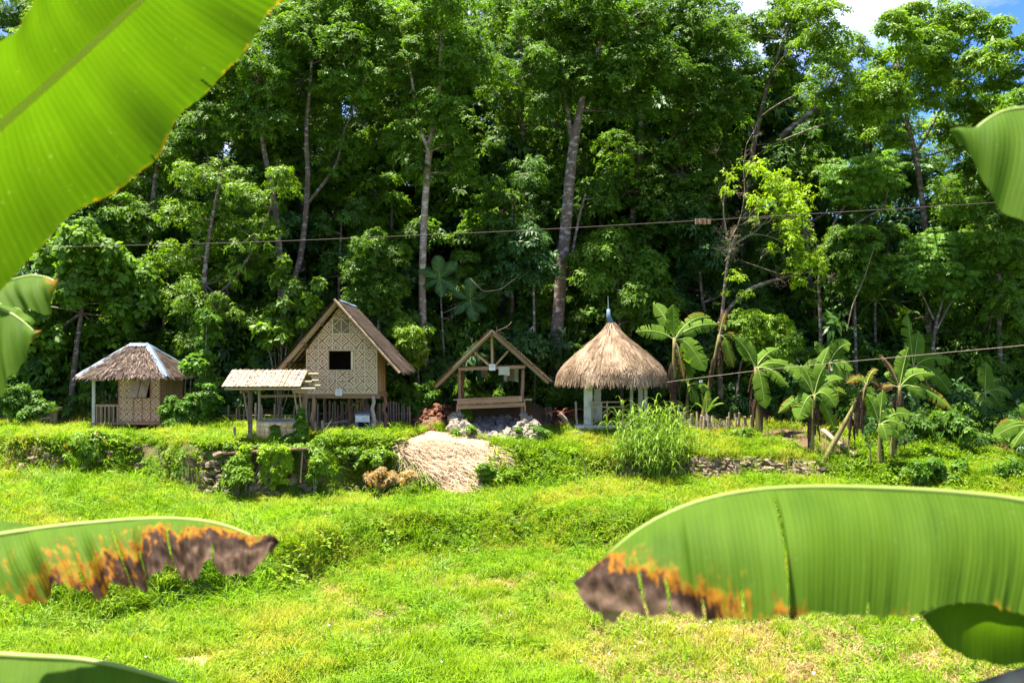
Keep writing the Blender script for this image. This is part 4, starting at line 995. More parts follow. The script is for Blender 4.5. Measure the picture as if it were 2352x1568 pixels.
for a_, b_ in (((wx0, wz0), (wx0, wz1)), ((wx1, wz0), (wx1, wz1)), ((wx0, wz1), (wx1, wz1))): fr.bar((a_[0], Ya - .02, a_[1]), (b_[0], Ya - .02, b_[1]), .05, .05, (0, 1, 0))
fr.build("window_frame", MAT['wood_pale'], house)
sh = MB(); sh.bar((wx1 - .05, Ya - .05, (wz0 + wz1) / 2 - .38), (wx1 - .05, Ya - .05, (wz0 + wz1) / 2 + .38), .09, .03, (0, 1, 0)); sho = sh.build("shutter", MAT['bamboo_tan'], house)
# side, back walls, floor
m = MB(); m.box((x1 - .015, (Ya + yb) / 2 + .02, (zf + zE) / 2), (.03, yb - Ya - .06, zE - zf)); m.build("side_wall", MAT['amakan'], house)
m = MB(); m.box((x0 + .015, (Ya + yb) / 2 + .02, (zf + zE) / 2), (.03, yb - Ya - .06, zE - zf)); m.build("side_wall", MAT['interior'], house)
m = MB(); m.add([(x0, yb, zf), (x1, yb, zf), (x1, yb, zE), (xc, yb, zA), (x0, yb, zE)], [(0, 1, 2, 3, 4)]); m.build("back_wall", MAT['interior'], house)
m = MB(); m.box(((x0 + x1) / 2, (Ya + yb) / 2, zf - .05), (x1 - x0 + .06, yb - Ya + .05, .07)); m.build("floor", MAT['wood_x'], house)
for k in range(4): piece("side_batten", BOX_WOOD, house, (x1 + .02, Ya + .35 + k * .7, zf), (0, 0, 0), (.03, .05, zE - zf))
for k in range(3):
    yy = Ya + .12 + k * 1.25; piece_between("floor_joist", BOX_WOOD, house, (x0 - .1, yy, zf - .16), (x1 + .1, yy, zf - .16), .09, .11)
for k, (xx, yy) in enumerate(((x0 + .28, Ya - .02), (x1 - .12, Ya - .05), (x0 + .25, yb - .1), (x1 - .05, yb - .1), (xc, yb - .1))):
    zb_ = hz(xx, yy) - .2; pts = wobbly((xx + .04, yy, zb_), (xx - (.05 if k == 1 else -.02), yy, zf - .10), 8, .045)
    m = MB(); m.tube(pts, [.10, .09, .085, .08, .082, .078, .075, .07] if k != 2 else .06, 9); m.build("stilt", MAT['wood_grey'] if k == 1 else MAT['wood'], house, smooth=True)
for a_, b_ in (((x0 + .6, yb - .3, .3), (x0 + 2.2, yb - .3, zf - .2)), ((x1 - .2, yb - .5, .2), (x0 + 1.6, yb - .5, zf - .2)), ((x0 + 1.8, yb, zf - .25), (x1, yb, zf - .4)), ((x0 + 1.7, yb - .2, 0.1), (x0 + 2.0, yb - .2, zf - .2))):
    piece_between("brace", ROD_WOOD, house, a_, b_, .035)
# roof: two thatched slopes, barge poles, rafters, purlins
Yf, Yk = 40.9, 45.8
ap = at(771, 690, Yf); apb = Vector((ap.x, Yk, ap.z - .12)); el = at(632, 852, Yf); er = at(916, 852, Yf); elb = Vector((el.x, Yk, el.z)); erb = Vector((er.x, Yk, er.z))
thatch_part(house, [(el, elb, apb, ap), (er, erb, apb, ap)], MAT['thatch_nipa'], MAT['thatch_under'], perm=22, L=.42, w=.055, lift=.06, thick=.06)
piece_between("barge_pole", ROD_BAM, house, er + Vector((.03, -.05, -.07)), ap + Vector((-.06, -.05, .05)), .055)
piece_between("barge_pole", ROD_BAM, house, el + Vector((.05, .12, -.06)), ap + Vector((.02, .12, -.07)), .045)
dl = (ap - el); dr_ = (ap - er)
for k in range(5):   # rafters under each slope
    yy = Yf + .5 + k * 1.0
    for e_ in (el, er):
        a_ = Vector((e_.x + (.12 if e_ is el else -.12), yy, e_.z)); b_ = Vector((ap.x, yy, ap.z - .14)); piece_between("rafter", ROD_BAM, house, a_, b_, .035)
for s in np.linspace(.06, .95, 17):   # laths seen under the left slope
    p = el.lerp(ap, s) + Vector((.05, 0, -.085)); piece_between("lath", ROD_TAN, house, p, p + Vector((0, Yk - Yf, 0)), .014)
for s in (.14, .42, .70):
    for e_ in (el, er):
        p = e_.lerp(ap, s) + Vector((.07 if e_ is el else -.07, -.06, -.12)); piece_between("purlin", ROD_WOOD, house, p, p + Vector((0, Yk - Yf, 0)), .05)
p = el.lerp(ap, .2); piece_between("eave_brace", BOX_WOOD, house, (x0 - .05, Ya - .1, zE + .1), (p.x + .15, Ya - .1, p.z - .15), .09, .05)
ridge_strip(ap + Vector((0, .7, -.02)), apb, .15, 8).build("ridge_cap", MAT['zinc'], house)
card((hx(1220), Ya - .06, hzz(1008)), .28, .29, "small white notice card with faded red lettering on the A-frame house", [(.55,), (.4,), (.5,)], .03)

# ------------------------------------------------------------------ well shelter with split-bamboo roof, stone well
Yw = 37.8
base = Vector((-9.45, 38.6, hz(-9.45, 38.6)))
ws = thing("well_shelter", "open shelter with pale split-bamboo roof standing over the stone well", "shelter", base)
eY, rY, bY = 37.4, 38.8, 40.2; ez, rz_ = 2.18, 2.75; xa, xb = -10.93, -7.96
half = MB(); P = []
for s in (0, 1):
    P.append([(math.cos(t) * 1.0, math.sin(t) * 1.0, s) for t in np.linspace(math.pi, 0, 6)])
half.grid(P); HALF = half.mesh("bamboo_strip"); HALF.materials.append(MAT['bamboo_roof'])
ns = 33
for k in range(ns):
    x = xa + (xb - xa) * (k + .5) / ns; w = (xb - xa) / ns * .56
    ov = rng.uniform(-.05, .05)
    for sgn, e0 in ((1, eY), (-1, bY)):
        a_ = Vector((x, e0 - sgn * rng.uniform(0, .05), ez)); b_ = Vector((x + rng.normal(0, .012), rY + sgn * .03 + ov * .5 * sgn, rz_ + .02 + ov * .4))
        d = b_ - a_; zx = d.normalized(); xxv = Vector((1, 0, 0)); yv = zx.cross(xxv).normalized(); 
        if yv.z < 0: yv = -yv; xxv = -xxv
        o = piece("bamboo_strip", HALF, ws, a_ + Vector((0, 0, .015 * (k % 2)))); o.rotation_mode = 'QUATERNION'
        o.rotation_quaternion = Matrix((xxv, yv, zx)).transposed().to_quaternion(); o.scale = (w, w * .8, d.length)
for yy, zz, ex in ((rY, rz_ - .12, .42), (rY - .62, rz_ - .40, .28), (rY + .62, rz_ - .40, .30), (eY + .12, ez - .06, .55), (bY - .12, ez - .06, .25)):
    piece_between("roof_pole", ROD_BAM, ws, (xa + .1, yy, zz), (xb + ex, yy, zz), .045)
for xx in (xa + .85, xb - .25):
    for s in (eY + .1, bY - .1): piece_between("rafter", ROD_WOOD, ws, (xx, s, ez - .08), (xx, rY, rz_ - .1), .04)
def wx(c): return ((c / 2.412 + 850) / 1.7415 - 1176) * Yw / F
m = MB(); xx = wx(365); m.tube(wobbly((xx, Yw, hz(xx, Yw) - .2), (xx + .02, Yw, ez - .02), 7, .02), .085, 9); m.build("post", MAT['wood_dark'], ws, smooth=True)
m = MB(); xx = wx(822) + .05; m.tube(wobbly((xx, Yw + .9, hz(xx, Yw + .9) - .2), (xx + .02, Yw + .9, ez + .1), 7, .02), .08, 9); m.build("post", MAT['wood'], ws, smooth=True)
for xx in (wx(330), wx(800)):
    m = MB(); yy = Yw + 1.9; m.tube(wobbly((xx, yy, hz(xx, yy) - .2), (xx, yy, ez + .05), 6, .02), .06, 8); m.build("post", MAT['wood_grey'], ws, smooth=True)
for c0, c1 in ((272, 342), (765, 808)): piece_between("brace", BOX_PALE, ws, (wx(c1), Yw + .3, hzz(1315) if c0 < 500 else hzz(1200)), (wx(c0), Yw + .3, ez - .02), .07, .05)
piece_between("brace", BOX_PALE, ws, (wx(345), Yw + .2, .95), (wx(330), Yw + .2, ez - .05), .05, .04); piece_between("brace", BOX_PALE, ws, (wx(835), Yw + .4, 1.2), (wx(812), Yw + .4, ez - .05), .06, .05)
piece_between("tie_beam", BOX_WOOD, ws, (wx(265), Yw + .1, ez - .2), (wx(265), Yw + 2.0, ez - .2), .07, .12); piece_between("tie_beam", BOX_WOOD, ws, (wx(380), Yw + 1.2, 1.75), (wx(815), Yw + 1.2, 1.78), .07, .1)
piece_between("tie_beam", BOX_WOOD, ws, (wx(770), Yw + .05, ez - .18), (wx(880), Yw + .35, ez - .22), .07, .12)

wcx = (wx(380) + wx(800)) / 2 + .02; wr = .88; wcy = Yw + 1.0; wz0_ = hz(wcx, 38.8) - .2; wh = .86 + .2
well = thing("stone_well", "round well kerb faced with tan flagstones under the bamboo roof", "well", (wcx, wcy, wz0_))
m = MB(); seg = 40; vs = []; 
for r_, z_ in ((wr, wz0_), (wr, wz0_ + wh), (wr - .14, wz0_ + wh), (wr - .14, wz0_)):
    vs += [(wcx + r_ * math.cos(t), wcy + r_ * math.sin(t), z_) for t in np.linspace(0, 2 * math.pi, seg, endpoint=False)]
fs = []
for q in range(3): fs += [(q * seg + i, q * seg + (i + 1) % seg, (q + 1) * seg + (i + 1) % seg, (q + 1) * seg + i) for i in range(seg)]
m.add(vs, fs); m.build("kerb_ring", MAT['mortar'], well)
# flagstones: irregular polygons from a jittered grid on the front of the ring
nu, nv = 12, 5; ju = rng.uniform(-.28, .28, (nu + 1, nv + 1)); jv = rng.uniform(-.28, .28, (nu + 1, nv + 1)); ju[:, 0] = 0; jv[:, 0] = 0; jv[:, nv] = 0
def wpt(u, v, off=.0):
    t = math.pi * (1.02 + .96 * u / nu); return (wcx + (wr + off) * math.cos(t), wcy + (wr + off) * math.sin(t), wz0_ + .1 + (wh - .14) * v / nv)
for a_ in range(nu):
    for b_ in range(nv):
        cs = [(a_ + ju[a_, b_], b_ + jv[a_, b_]), (a_ + 1 + ju[a_ + 1, b_], b_ + jv[a_ + 1, b_]), (a_ + 1 + ju[a_ + 1, b_ + 1], b_ + 1 + jv[a_ + 1, b_ + 1]), (a_ + ju[a_, b_ + 1], b_ + 1 + jv[a_, b_ + 1])]
        cu = sum(c[0] for c in cs) / 4; cv = sum(c[1] for c in cs) / 4; sh_ = .87
        q = []
        for i_ in range(4):
            c, d = cs[i_], cs[(i_ + 1) % 4]
            for f_ in (.12, .88): q.append((cu + (c[0] + (d[0] - c[0]) * f_ - cu) * sh_, cv + (c[1] + (d[1] - c[1]) * f_ - cv) * sh_))
        m = MB(); ou = [wpt(u, v, .03) for u, v in q]; inn = [wpt(cu + (u - cu) * 1.04, cv + (v - cv) * 1.04, -.01) for u, v in q]
        m.add(ou + inn, [tuple(range(8))] + [(i_, i_ + 8, (i_ + 1) % 8 + 8, (i_ + 1) % 8) for i_ in range(8)]); m.build("flagstone", MAT['stone_tan'], well)

# stakes in front
for nm, (sx, sy0, sy1), lab in (("stake", (541, 980, 1012), "short leaning wooden stake left of the stone well"), ("stake", (727, 968, 1003), "thin wooden stake beside the front left stilt of the house"), ("stake", (743, 965, 1000), "thicker wooden stake right of the thin one under the house")):
    Ys = 38.4 if sx < 600 else 40.9; a_ = at(sx, sy1, Ys); a_.z = hz(a_.x, Ys) - .1; b_ = at(sx - 3, sy0, Ys)
    m = MB(); m.tube(wobbly(a_, b_, 5, .01), .055, 7); o = m.build(nm, MAT['wood_grey'], base=a_); tag(o, lab, "stake")

# sheet-metal grill under the house
gx = lambda c: ((c / 13.07 + 1400) / 1.7415 - 1176) * 41.9 / F
gz_ = lambda c: CZ - ((c / 13.07 + 1620) / 1.7415 - 784) * 41.9 / F
gb = Vector((gx(660), 42.0, gz_(1350))); gr = thing("grill_cart", "white sheet-metal grill stand on legs under the A-frame house", "grill", gb)
m = MB(); m.box(((gx(285) + gx(1030)) / 2, 41.9, (gz_(480) + gz_(880)) / 2), (gx(1030) - gx(285), .04, gz_(480) - gz_(880))); m.build("front_sheet", MAT['sheet_white'], gr)
m = MB(); m.add([(gx(280), 42.5, gz_(400)), (gx(1000), 42.5, gz_(300)), (gx(1000), 41.95, gz_(470)), (gx(280), 41.95, gz_(475)), (gx(280), 42.5, gz_(430)), (gx(1000), 42.5, gz_(330)), (gx(1000), 41.95, gz_(478)), (gx(280), 41.95, gz_(479))], [(0, 1, 2, 3), (7, 6, 5, 4), (0, 4, 5, 1), (1, 5, 6, 2), (2, 6, 7, 3), (3, 7, 4, 0)]); m.build("lid", MAT['frame_grey'], gr)
m = MB(); m.box(((gx(330) + gx(990)) / 2, 42.45, (gz_(480) + gz_(1200)) / 2), (gx(990) - gx(330), .03, gz_(480) - gz_(1200))); m.build("back_panel", MAT['dark_net'], gr)
for xx in (305, 1010):
    for yy in (41.9, 42.45):
        m = MB(); m.box((gx(xx), yy + .03, (gz_(880) + gz_(1330)) / 2), (.045, .045, gz_(880) - gz_(1330))); m.build("leg", MAT['frame_grey'], gr)
        m = MB(); m.tube([(gx(xx), yy + .03, gz_(1375)), (gx(xx), yy + .03, gz_(1310))], .05, 8); m.build("foot", MAT['blue'], gr)
for zz, yy in ((gz_(490), 41.87), (gz_(1300), 41.95), (gz_(1220), 42.4)):
    m = MB(); m.tube([(gx(240), yy, zz), (gx(1070), yy, zz)] if zz > gz_(600) else [(gx(330), yy, zz), (gx(980), yy, zz)], .025, 7); m.build("rail", MAT['frame_grey'], gr)
m = MB(); m.tube([(gx(1060), 42.8, gz_(1020)), (gx(1530), 42.9, gz_(1000))], .10, 9); o = m.build("log", MAT['wood'], base=(gx(1300), 42.8, gz_(1060))); tag(o, "short reddish log lying beside the sheet-metal grill", "log")
a_ = at(738, 975, 44.0); b_ = at(800, 966, 44.3); m = MB(); m.tube([a_, b_], .07, 8); o = m.build("log", MAT['wood_grey'], base=a_); tag(o, "long grey log lying at the foot of the pickets under the house", "log")

# ------------------------------------------------------------------ picket fences
def fence(label, pts, spacing, h0, h1, lean=.03, rad=(.036, .052), mats=(ROD_OLD, ROD_BAM), prob_old=.75, miss=.04, base_y=None):
    """pts: (px, Y) polyline on the ground"""
    P = [Vector(((px - 1176) / F * Y, Y, 0)) for px, Y in pts]; b = P[0].copy(); b.z = hz(b.x, b.y)
    t = thing("picket_fence", label, "fence", b); tot = 0
    for k in range(len(P) - 1):
        a_, c_ = P[k], P[k + 1]; n = int((c_ - a_).length / spacing)
        for q in range(n):
            if rng.random() < miss: continue
            p = a_.lerp(c_, (q + .5) / n); p.z = hz(p.x, p.y) - .08; r = rng.uniform(*rad)
            top = p + Vector((rng.normal(0, lean), rng.normal(0, lean), rng.uniform(h0, h1)))
            piece_between("picket", mats[0] if rng.random() < prob_old else mats[1], t, p, top, r, None, rng.uniform(0, 6)); tot += 1
        zr = .55 * h0; a2 = a_.copy(); c2 = c_.copy(); a2.z = hz(a_.x, a_.y) + zr; c2.z = hz(c_.x, c_.y) + zr; a2.y += .07; c2.y += .07
        piece_between("rail", ROD_OLD, t, a2, c2, .03)
    return t
fence("grey bamboo picket fence under and right of the A-frame house", [(700, 45.2), (800, 45.3), (945, 45.0)], .125, 1.05, 1.3)
fence("short weathered picket fence left of the hip-roofed hut", [(155, 46.3), (214, 46.3)], .16, .9, 1.15, .06, (.035, .05))
fence("shaded picket fence seen through the porch of the hip-roofed hut", [(214, 46.6), (276, 46.6)], .16, .9, 1.15, .06, (.035, .05))
fence("ragged picket fence behind the well shelter", [(510, 45.6), (600, 45.5), (695, 45.3)], .17, .85, 1.15, .05, (.035, .05), miss=.25)
fence("low brown bamboo picket fence in front of the banana plants", [(1565, 43.2), (1600, 42.9), (1660, 42.8), (1740, 43.3)], .105, .55, 1.0, .06, (.04, .056), prob_old=.45, miss=.1)

# ------------------------------------------------------------------ open shed with truss roof
Yo = 42.5; ko = Yo / F
ox = lambda c, Y=Yo: ((c / 2.851 + 1600) / 1.7415 - 1176) * Y / F
oz = lambda c, Y=Yo: CZ - ((c / 2.851 + 1250) / 1.7415 - 784) * Y / F
base = Vector((ox(1040), Yo, hz(ox(1040), Yo)))
shed = thing("open_shed", "open-sided wooden shed with thatched gable and exposed truss above a rubble pit", "shed", base)
yb = Yo + 2.6; fz = oz(1060)
for xx, yy, b_ in ((680, Yo, 1225), (1405, Yo, 1235), (680, yb, 1150), (1405, yb, 1150)):
    X = ox(xx); zb_ = min(oz(b_), hz(X, yy)) - .1; m = MB(); m.tube(wobbly((X + (.0 if xx < 1000 else -.05), yy, zb_), (X, yy, oz(640)), 8, .02), .075, 8); m.build("post", MAT['wood'], shed, smooth=True)
for yy in (Yo - .09, yb): 
    m = MB(); m.bar((ox(665), yy, oz(645)), (ox(1432), yy, oz(617)), .06, .13); m.build("tie_beam", MAT['wood_x'], shed)
apx, apz = ox(1045), oz(200); eLx, eLz = ox(400), oz(830) ; eRx, eRz = ox(1700), oz(785)
Yr0, Yr1 = Yo - .5, yb + .5
for yy in (Yo - .05, yb):
    for (ex, ezz), nm in (((eLx, eLz), 'l'), ((eRx, eRz), 'r')):
        m = MB(); a_ = Vector((apx, yy, apz - .13)); b_ = Vector((ex, yy, ezz - .1)).lerp(a_, .09); m.bar(b_, a_, .05, .11, (0, 0, 1)); m.build("rafter", MAT['wood'], shed)
    m = MB(); m.bar((ox(1052), yy - .01, oz(640)), (apx, yy - .01, apz - .2), .10, .05, (0, 1, 0)); m.build("king_post", MAT['wood_pale'], shed)
    for c0, c1, w0, w1 in ((1030, 850, 612, 450), (1078, 1235, 612, 435)):
        m = MB(); m.bar((ox(c0), yy - .035, oz(w0)), (ox(c1), yy - .035, oz(w1)), .085, .05, (0, 1, 0)); m.build("strut", MAT['wood_pale'], shed)
A0 = Vector((eLx, Yr0, eLz)); A1 = Vector((eLx, Yr1, eLz)); B0 = Vector((eRx, Yr0, eRz)); B1 = Vector((eRx, Yr1, eRz)); T0 = Vector((apx, Yr0, apz)); T1 = Vector((apx, Yr1, apz))
thatch_part(shed, [(A0, A1, T1, T0), (B0, B1, T1, T0)], MAT['thatch_grass'], MAT['thatch_under'], perm=24, L=.36, thick=.13, lift=.06)
m = MB(); m.bar(A0.lerp(T0, .33) + Vector((0, -.03, -.02)), T0 + Vector((.05, -.03, .0)), .04, .09, (0, 0, 1)); m.build("barge_board", MAT['wood_pale'], shed)
for s in (.10, .42, .72):
    for e0, e1 in ((A0, T0), (B0, T0)):
        p = e0.lerp(e1, s) + Vector((.03 if e0 is A0 else -.03, .05, -.1)); piece_between("purlin", ROD_WOOD, shed, p, p + Vector((0, Yr1 - Yr0 - .1, 0)), .045)
m = MB(); m.bar((ox(652), Yo - .12, oz(1075)), (ox(1428), Yo - .12, oz(1045)), .09, .17); m.build("floor_beam", MAT['wood_x'], shed)
m = MB(); m.bar((ox(652), yb, oz(1060)), (ox(1428), yb, oz(1040)), .09, .15); m.build("floor_beam", MAT['wood_x'], shed)
for k in range(9):
    s = k / 8; X = ox(660) + (ox(1420) - ox(660)) * s; z_ = oz(1043) + (oz(1010) - oz(1043)) * s; piece_between("floor_joist", BOX_WOOD, shed, (X, Yo - .2, z_), (X, yb + .1, z_ + .02), .06, .07)
for k in range(9):
    yy = Yo - .1 + k * .3; a_ = Vector((ox(655), yy, oz(1030))); b_ = Vector((ox(1420), yy, oz(1000))); m = MB(); m.bar(a_, b_, .24, .03); m.build("floor_board", MAT['wood_x'], shed)
m = MB(); m.bar((ox(655), Yo - .22, oz(1012)), (ox(1352), Yo - .22, oz(980)), .06, .25); m.build("edge_board", MAT['wood_x'], shed)
m = MB(); m.bar((ox(1352), Yo - .225, oz(980)), (ox(1388), Yo - .225, oz(978)), .06, .24); m.build("edge_board", MAT['wood_pale'], shed)
m = MB(); m.bar((ox(610), Yo - .02, oz(993)), (ox(1505), Yo + .02, oz(990)), .05, .06); m.build("side_rail", MAT['wood_grey'], shed)
for c in (655, 1425):
    m = MB(); m.bar((ox(c), Yo - .14, oz(1130)), (ox(c), Yo - .14, oz(1040)), .07, .05, (0, 1, 0)); m.build("cleat", MAT['wood'], shed)
card((ox(1052), Yo - .16, oz(622)), .27, .27, "square white notice card at the centre of the open shed's truss", [(.2, .24, .2), (.62,)])
def cloth(name, label, cat, xa, xb, za, zb, Y, mat, fold=.05):
    P = []; n, mm = 8, 7
    for i_ in range(n):
        row = []
        for j_ in range(mm):
            s, u = j_ / (mm - 1), i_ / (n - 1); row.append((xa + (xb - xa) * s + rng.normal(0, .006), Y + fold * math.sin(s * 7 + u * 2) * u - .02, za + (zb - za) * u + .02 * math.sin(s * 5) * u))
        P.append(row)
    m = MB(); m.grid(P); o = m.build(name, mat, base=((xa + xb) / 2, Y, za), smooth=True); tag(o, label, cat); return o
cloth("hanging_cloth", "white cloth draped over the front tie beam of the open shed", "cloth", ox(1125), ox(1250), oz(615), oz(712), Yo - .16, MAT['cloth'], .03)
Yc = Yo + 1.6
oxc = lambda c: ox(c, Yc); ozc = lambda c: oz(c, Yc)
cloth("hanging_cloth", "brown cloth hanging at the back of the open shed", "cloth", oxc(1222), oxc(1298), ozc(640), ozc(780), Yc, MAT['cloth_tan'])
cloth("hanging_cloth", "pale patterned cloth hanging at the right inside the open shed", "cloth", oxc(1292), oxc(1350), ozc(640), ozc(790), Yc + .05, MAT['cloth'])
cloth("hanging_cloth", "small pale cloth corner below the brown cloth in the open shed", "cloth", oxc(1183), oxc(1225), ozc(715), ozc(785), Yc - .05, MAT['cloth'])
cloth("hanging_cloth", "dim olive cloth in the dark middle of the open shed", "cloth", oxc(925), oxc(1000), ozc(650), ozc(745), Yc + .1, MAT['cloth_tan'])
cloth("hanging_cloth", "dark green net hanging at left inside the open shed", "cloth", oxc(875), oxc(928), ozc(650), ozc(790), Yc + .15, MAT['cloth_green'])
piece_between("hanging_rail", ROD_OLD, shed, (oxc(680), Yc + .06, ozc(640)), (oxc(1405), Yc + .06, ozc(636)), .025)
# dead twig caught on its roof
m = MB(); p0 = Vector((ox(1100), Yo, oz(210)))
for pts in ([(1100, 210), (1180, 180), (1240, 145), (1275, 102)], [(1108, 208), (1105, 155)], [(1120, 212), (1180, 235)], [(1200, 172), (1250, 182)]): m.tube([(ox(a_), Yo + .05, oz(b_)) for a_, b_ in pts], .012, 5)
o = m.build("dead_twig", MAT['twig'], base=p0); tag(o, "thin dead forked twig lying on the open shed's ridge", "twig")
m = MB(); m.tube([(ox(830), Yo, oz(370)), (ox(803), Yo, oz(280))], .016, 5); m.tube([(ox(820), Yo, oz(330)), (ox(830), Yo, oz(292))], .01, 5); o = m.build("dead_twig", MAT['twig'], base=(ox(830), Yo, oz(370))); tag(o, "short upright twig stuck in the left slope of the shed thatch", "twig")

# rubble piles and pit of the shed
def stones_in(label, name, poly, n, yfun, size, meshes, cat="stones", lab_base=None):
    P0 = np.array(poly, float); c = P0.mean(0); b = at(c[0], P0[:, 1].max(), yfun(P0[:, 1].max())); t = thing(name, label, cat, b)
    k = 0; pts = []
    while k < n:
        q = np.array([[rng.uniform(P0[:, 0].min(), P0[:, 0].max()), rng.uniform(P0[:, 1].min(), P0[:, 1].max())]])
        if not inpoly(q[:, 0], q[:, 1], poly)[0]: continue
        if any((q[0, 0] - a_) ** 2 + (q[0, 1] - b2) ** 2 < 14 for a_, b2 in pts[-40:]) and rng.random() < .7: continue
        pts.append((q[0, 0], q[0, 1])); k += 1
        s = size * rng.uniform(.6, 1.45); Yq = yfun(q[0, 1]) + rng.normal(0, .06)
        piece("stone", meshes[int(rng.integers(0, len(meshes)))], t, at(q[0, 0], q[0, 1], Yq), tuple(rng.uniform(0, 6.28, 3)), (s * rng.uniform(.9, 1.3), s, s * rng.uniform(.7, 1)))
    return t
yf = lambda py: np.interp(py, [940, 1014], [42.7, 40.7])
stones_in("pale rubble heap under the left post of the open shed", "rubble_heap", [(1043, 945), (1060, 952), (1072, 972), (1092, 990), (1118, 1008), (1114, 1016), (1085, 1010), (1060, 998), (1036, 988), (1034, 965)], 75, yf, .125, ST_PALE)
stones_in("pale rubble heap under the right post of the open shed", "rubble_heap", [(1200, 950), (1215, 955), (1236, 975), (1248, 1000), (1230, 1006), (1190, 1004), (1150, 1014), (1140, 1008), (1160, 990), (1185, 980)], 80, yf, .12, ST_PALE)
stones_in("dark grey stones sloping into the pit below the open shed", "pit_stones", [(1068, 962), (1196, 962), (1180, 982), (1145, 1008), (1120, 1008), (1095, 988)], 110, lambda py: np.interp(py, [960, 1010], [44.2, 41.2]), .15, ST_GREY)
m = MB(); a_ = at(1133, 1006, 40.9); m.tube([a_, a_ + Vector((.1, .9, .06))], .125, 12); o = m.build("log", MAT['wood_pale'], base=a_); tag(o, "sawn round log end lying at the mouth of the rubble pit", "log")
def husks(label, poly, n, yfun):
    P0 = np.array(poly, float); b = at(P0[:, 0].mean(), P0[:, 1].max(), yfun(P0[:, 1].max())); t = thing("husk_pile", label, "husks", b)
    hm = []
    for s in range(3):
        mb = MB(); Pg = []
        for i_ in range(5):
            th = i_ / 4 * 1.5; Pg.append([(math.sin(th) * math.cos(f_) * (1 + rng.normal(0, .06)), math.sin(th) * math.sin(f_), -math.cos(th)) for f_ in np.linspace(0, 6.283, 8)])
        mb.grid(Pg); me_ = mb.mesh("husk"); me_.materials.append(MAT['husk']); hm.append(me_)
    k = 0
    while k < n:
        q = np.array([[rng.uniform(P0[:, 0].min(), P0[:, 0].max()), rng.uniform(P0[:, 1].min(), P0[:, 1].max())]])
        if not inpoly(q[:, 0], q[:, 1], poly)[0]: continue
        k += 1; s = rng.uniform(.08, .14); piece("husk", hm[k % 3], t, at(q[0, 0], q[0, 1], yfun(q[0, 1]) + rng.normal(0, .05)), tuple(rng.uniform(0, 6.28, 3)), (s, s, s * 1.15))
husks("heap of reddish brown coconut husks left of the open shed", [(935, 985), (955, 960), (985, 935), (1020, 925), (1048, 935), (1040, 960), (1030, 985), (1000, 992), (960, 990)], 170, lambda py: np.interp(py, [925, 992], [45.2, 42.2]))
husks("scattered coconut husks between the open shed and the thatched hut", [(1240, 940), (1290, 935), (1322, 945), (1325, 975), (1300, 985), (1262, 975)], 60, lambda py: np.interp(py, [935, 985], [45.0, 43.0]))
for px, py in ((962, 1000), (972, 996)):
    a_ = at(px, py, 41.0); m = MB(); m.grid([[(a_.x + .1 * math.sin(th) * math.cos(f_), a_.y + .1 * math.sin(th) * math.sin(f_), a_.z + .08 - .1 * math.cos(th)) for f_ in np.linspace(0, 6.283, 9)] for th in np.linspace(.1, 1.5, 5)])
    o = m.build("coconut_shell", MAT['husk'], base=a_); tag(o, "empty coconut shell on the bare ground, %s of two" % ("left" if px < 965 else "right"), "shell")
m = MB(); pts = [at(x, y, 43.6) for x, y in ((1245, 1000), (1252, 985), (1262, 960), (1258, 935))]; pp, rr = smooth_pts(pts, [.05, .12, .13, .08], 14)
for k in range(9):
    a_ = rng.uniform(0, 6.28); off = Vector((math.cos(a_) * .11, math.sin(a_) * .08, 0)); m.tube([p + off * (1 + .3 * math.sin(i_ * .7 + k)) for i_, p in enumerate(pp)], .03, 5)
o = m.build("root_bundle", MAT['bark'], base=pts[0]); tag(o, "twisted brown root bundle right of the open shed", "roots")
m = MB(); pp, rr = smooth_pts([at(x, y, 43.2) for x, y in ((1285, 950), (1300, 965), (1312, 985), (1330, 994))], [.12, .10, .08, .05], 12); m.tube(pp, rr, 8); o = m.build("fallen_branch", MAT['bark_pale'], base=pp[0]); tag(o, "crooked fallen branch left of the thatched hut's platform", "branch")
m = MB(); m.tube([p for p in resample([at(x, y, 43.4) for x, y in ((1253, 952), (1268, 944), (1300, 946), (1325, 938), (1340, 940))], 24)], .018, 5); o = m.build("rope", MAT['rope_orange'], base=at(1253, 952, 43.4)); tag(o, "thin orange rope strung beside the thatched hut", "rope")

# ------------------------------------------------------------------ round hut with conical grass thatch
Yr = 44.0
rx = lambda c, Y=Yr: ((c / 2.0907 + 2150) / 1.7415 - 1176) * Y / F
rz2 = lambda c, Y=Yr: CZ - ((c / 2.0907 + 1150) / 1.7415 - 784) * Y / F
cx = at(1404, 0, Yr).x; base = Vector((cx, Yr, hz(cx, Yr)))
rh = thing("round_thatched_hut", "round hut with shaggy conical grass roof and pale metal finial", "hut", base)
prof = [(742, 7), (752, 12), (770, 30), (790, 55), (810, 80), (830, 103), (848, 119), (862, 127), (872, 128)]
zp = np.array([CZ - (y - 784) * Yr / F for y, _ in prof]); rp = np.array([r * Yr / F for _, r in prof]) * .95
zp[-3:] += np.array([.02, .02, .0]); s_ = np.r_[0, np.cumsum(np.hypot(np.diff(zp), np.diff(rp)))]; ST = s_[-1]
def cone_pt(s, t): z_ = np.interp(s, s_, zp); r_ = np.interp(s, s_, rp) * (1 + .03 * np.sin(t * 5 + s)); return np.stack([cx + r_ * np.cos(t), Yr + r_ * np.sin(t), z_], -1)
m = MB(); m.grid([[tuple(cone_pt(np.array(s) , np.array(t)) - np.array([0, 0, .1])) for t in np.linspace(0, 2 * math.pi, 49)] for s in np.linspace(0, ST, 14)]); ro = m.build("roof", MAT['thatch_under'], rh, smooth=True)
Vs = []; rs = []
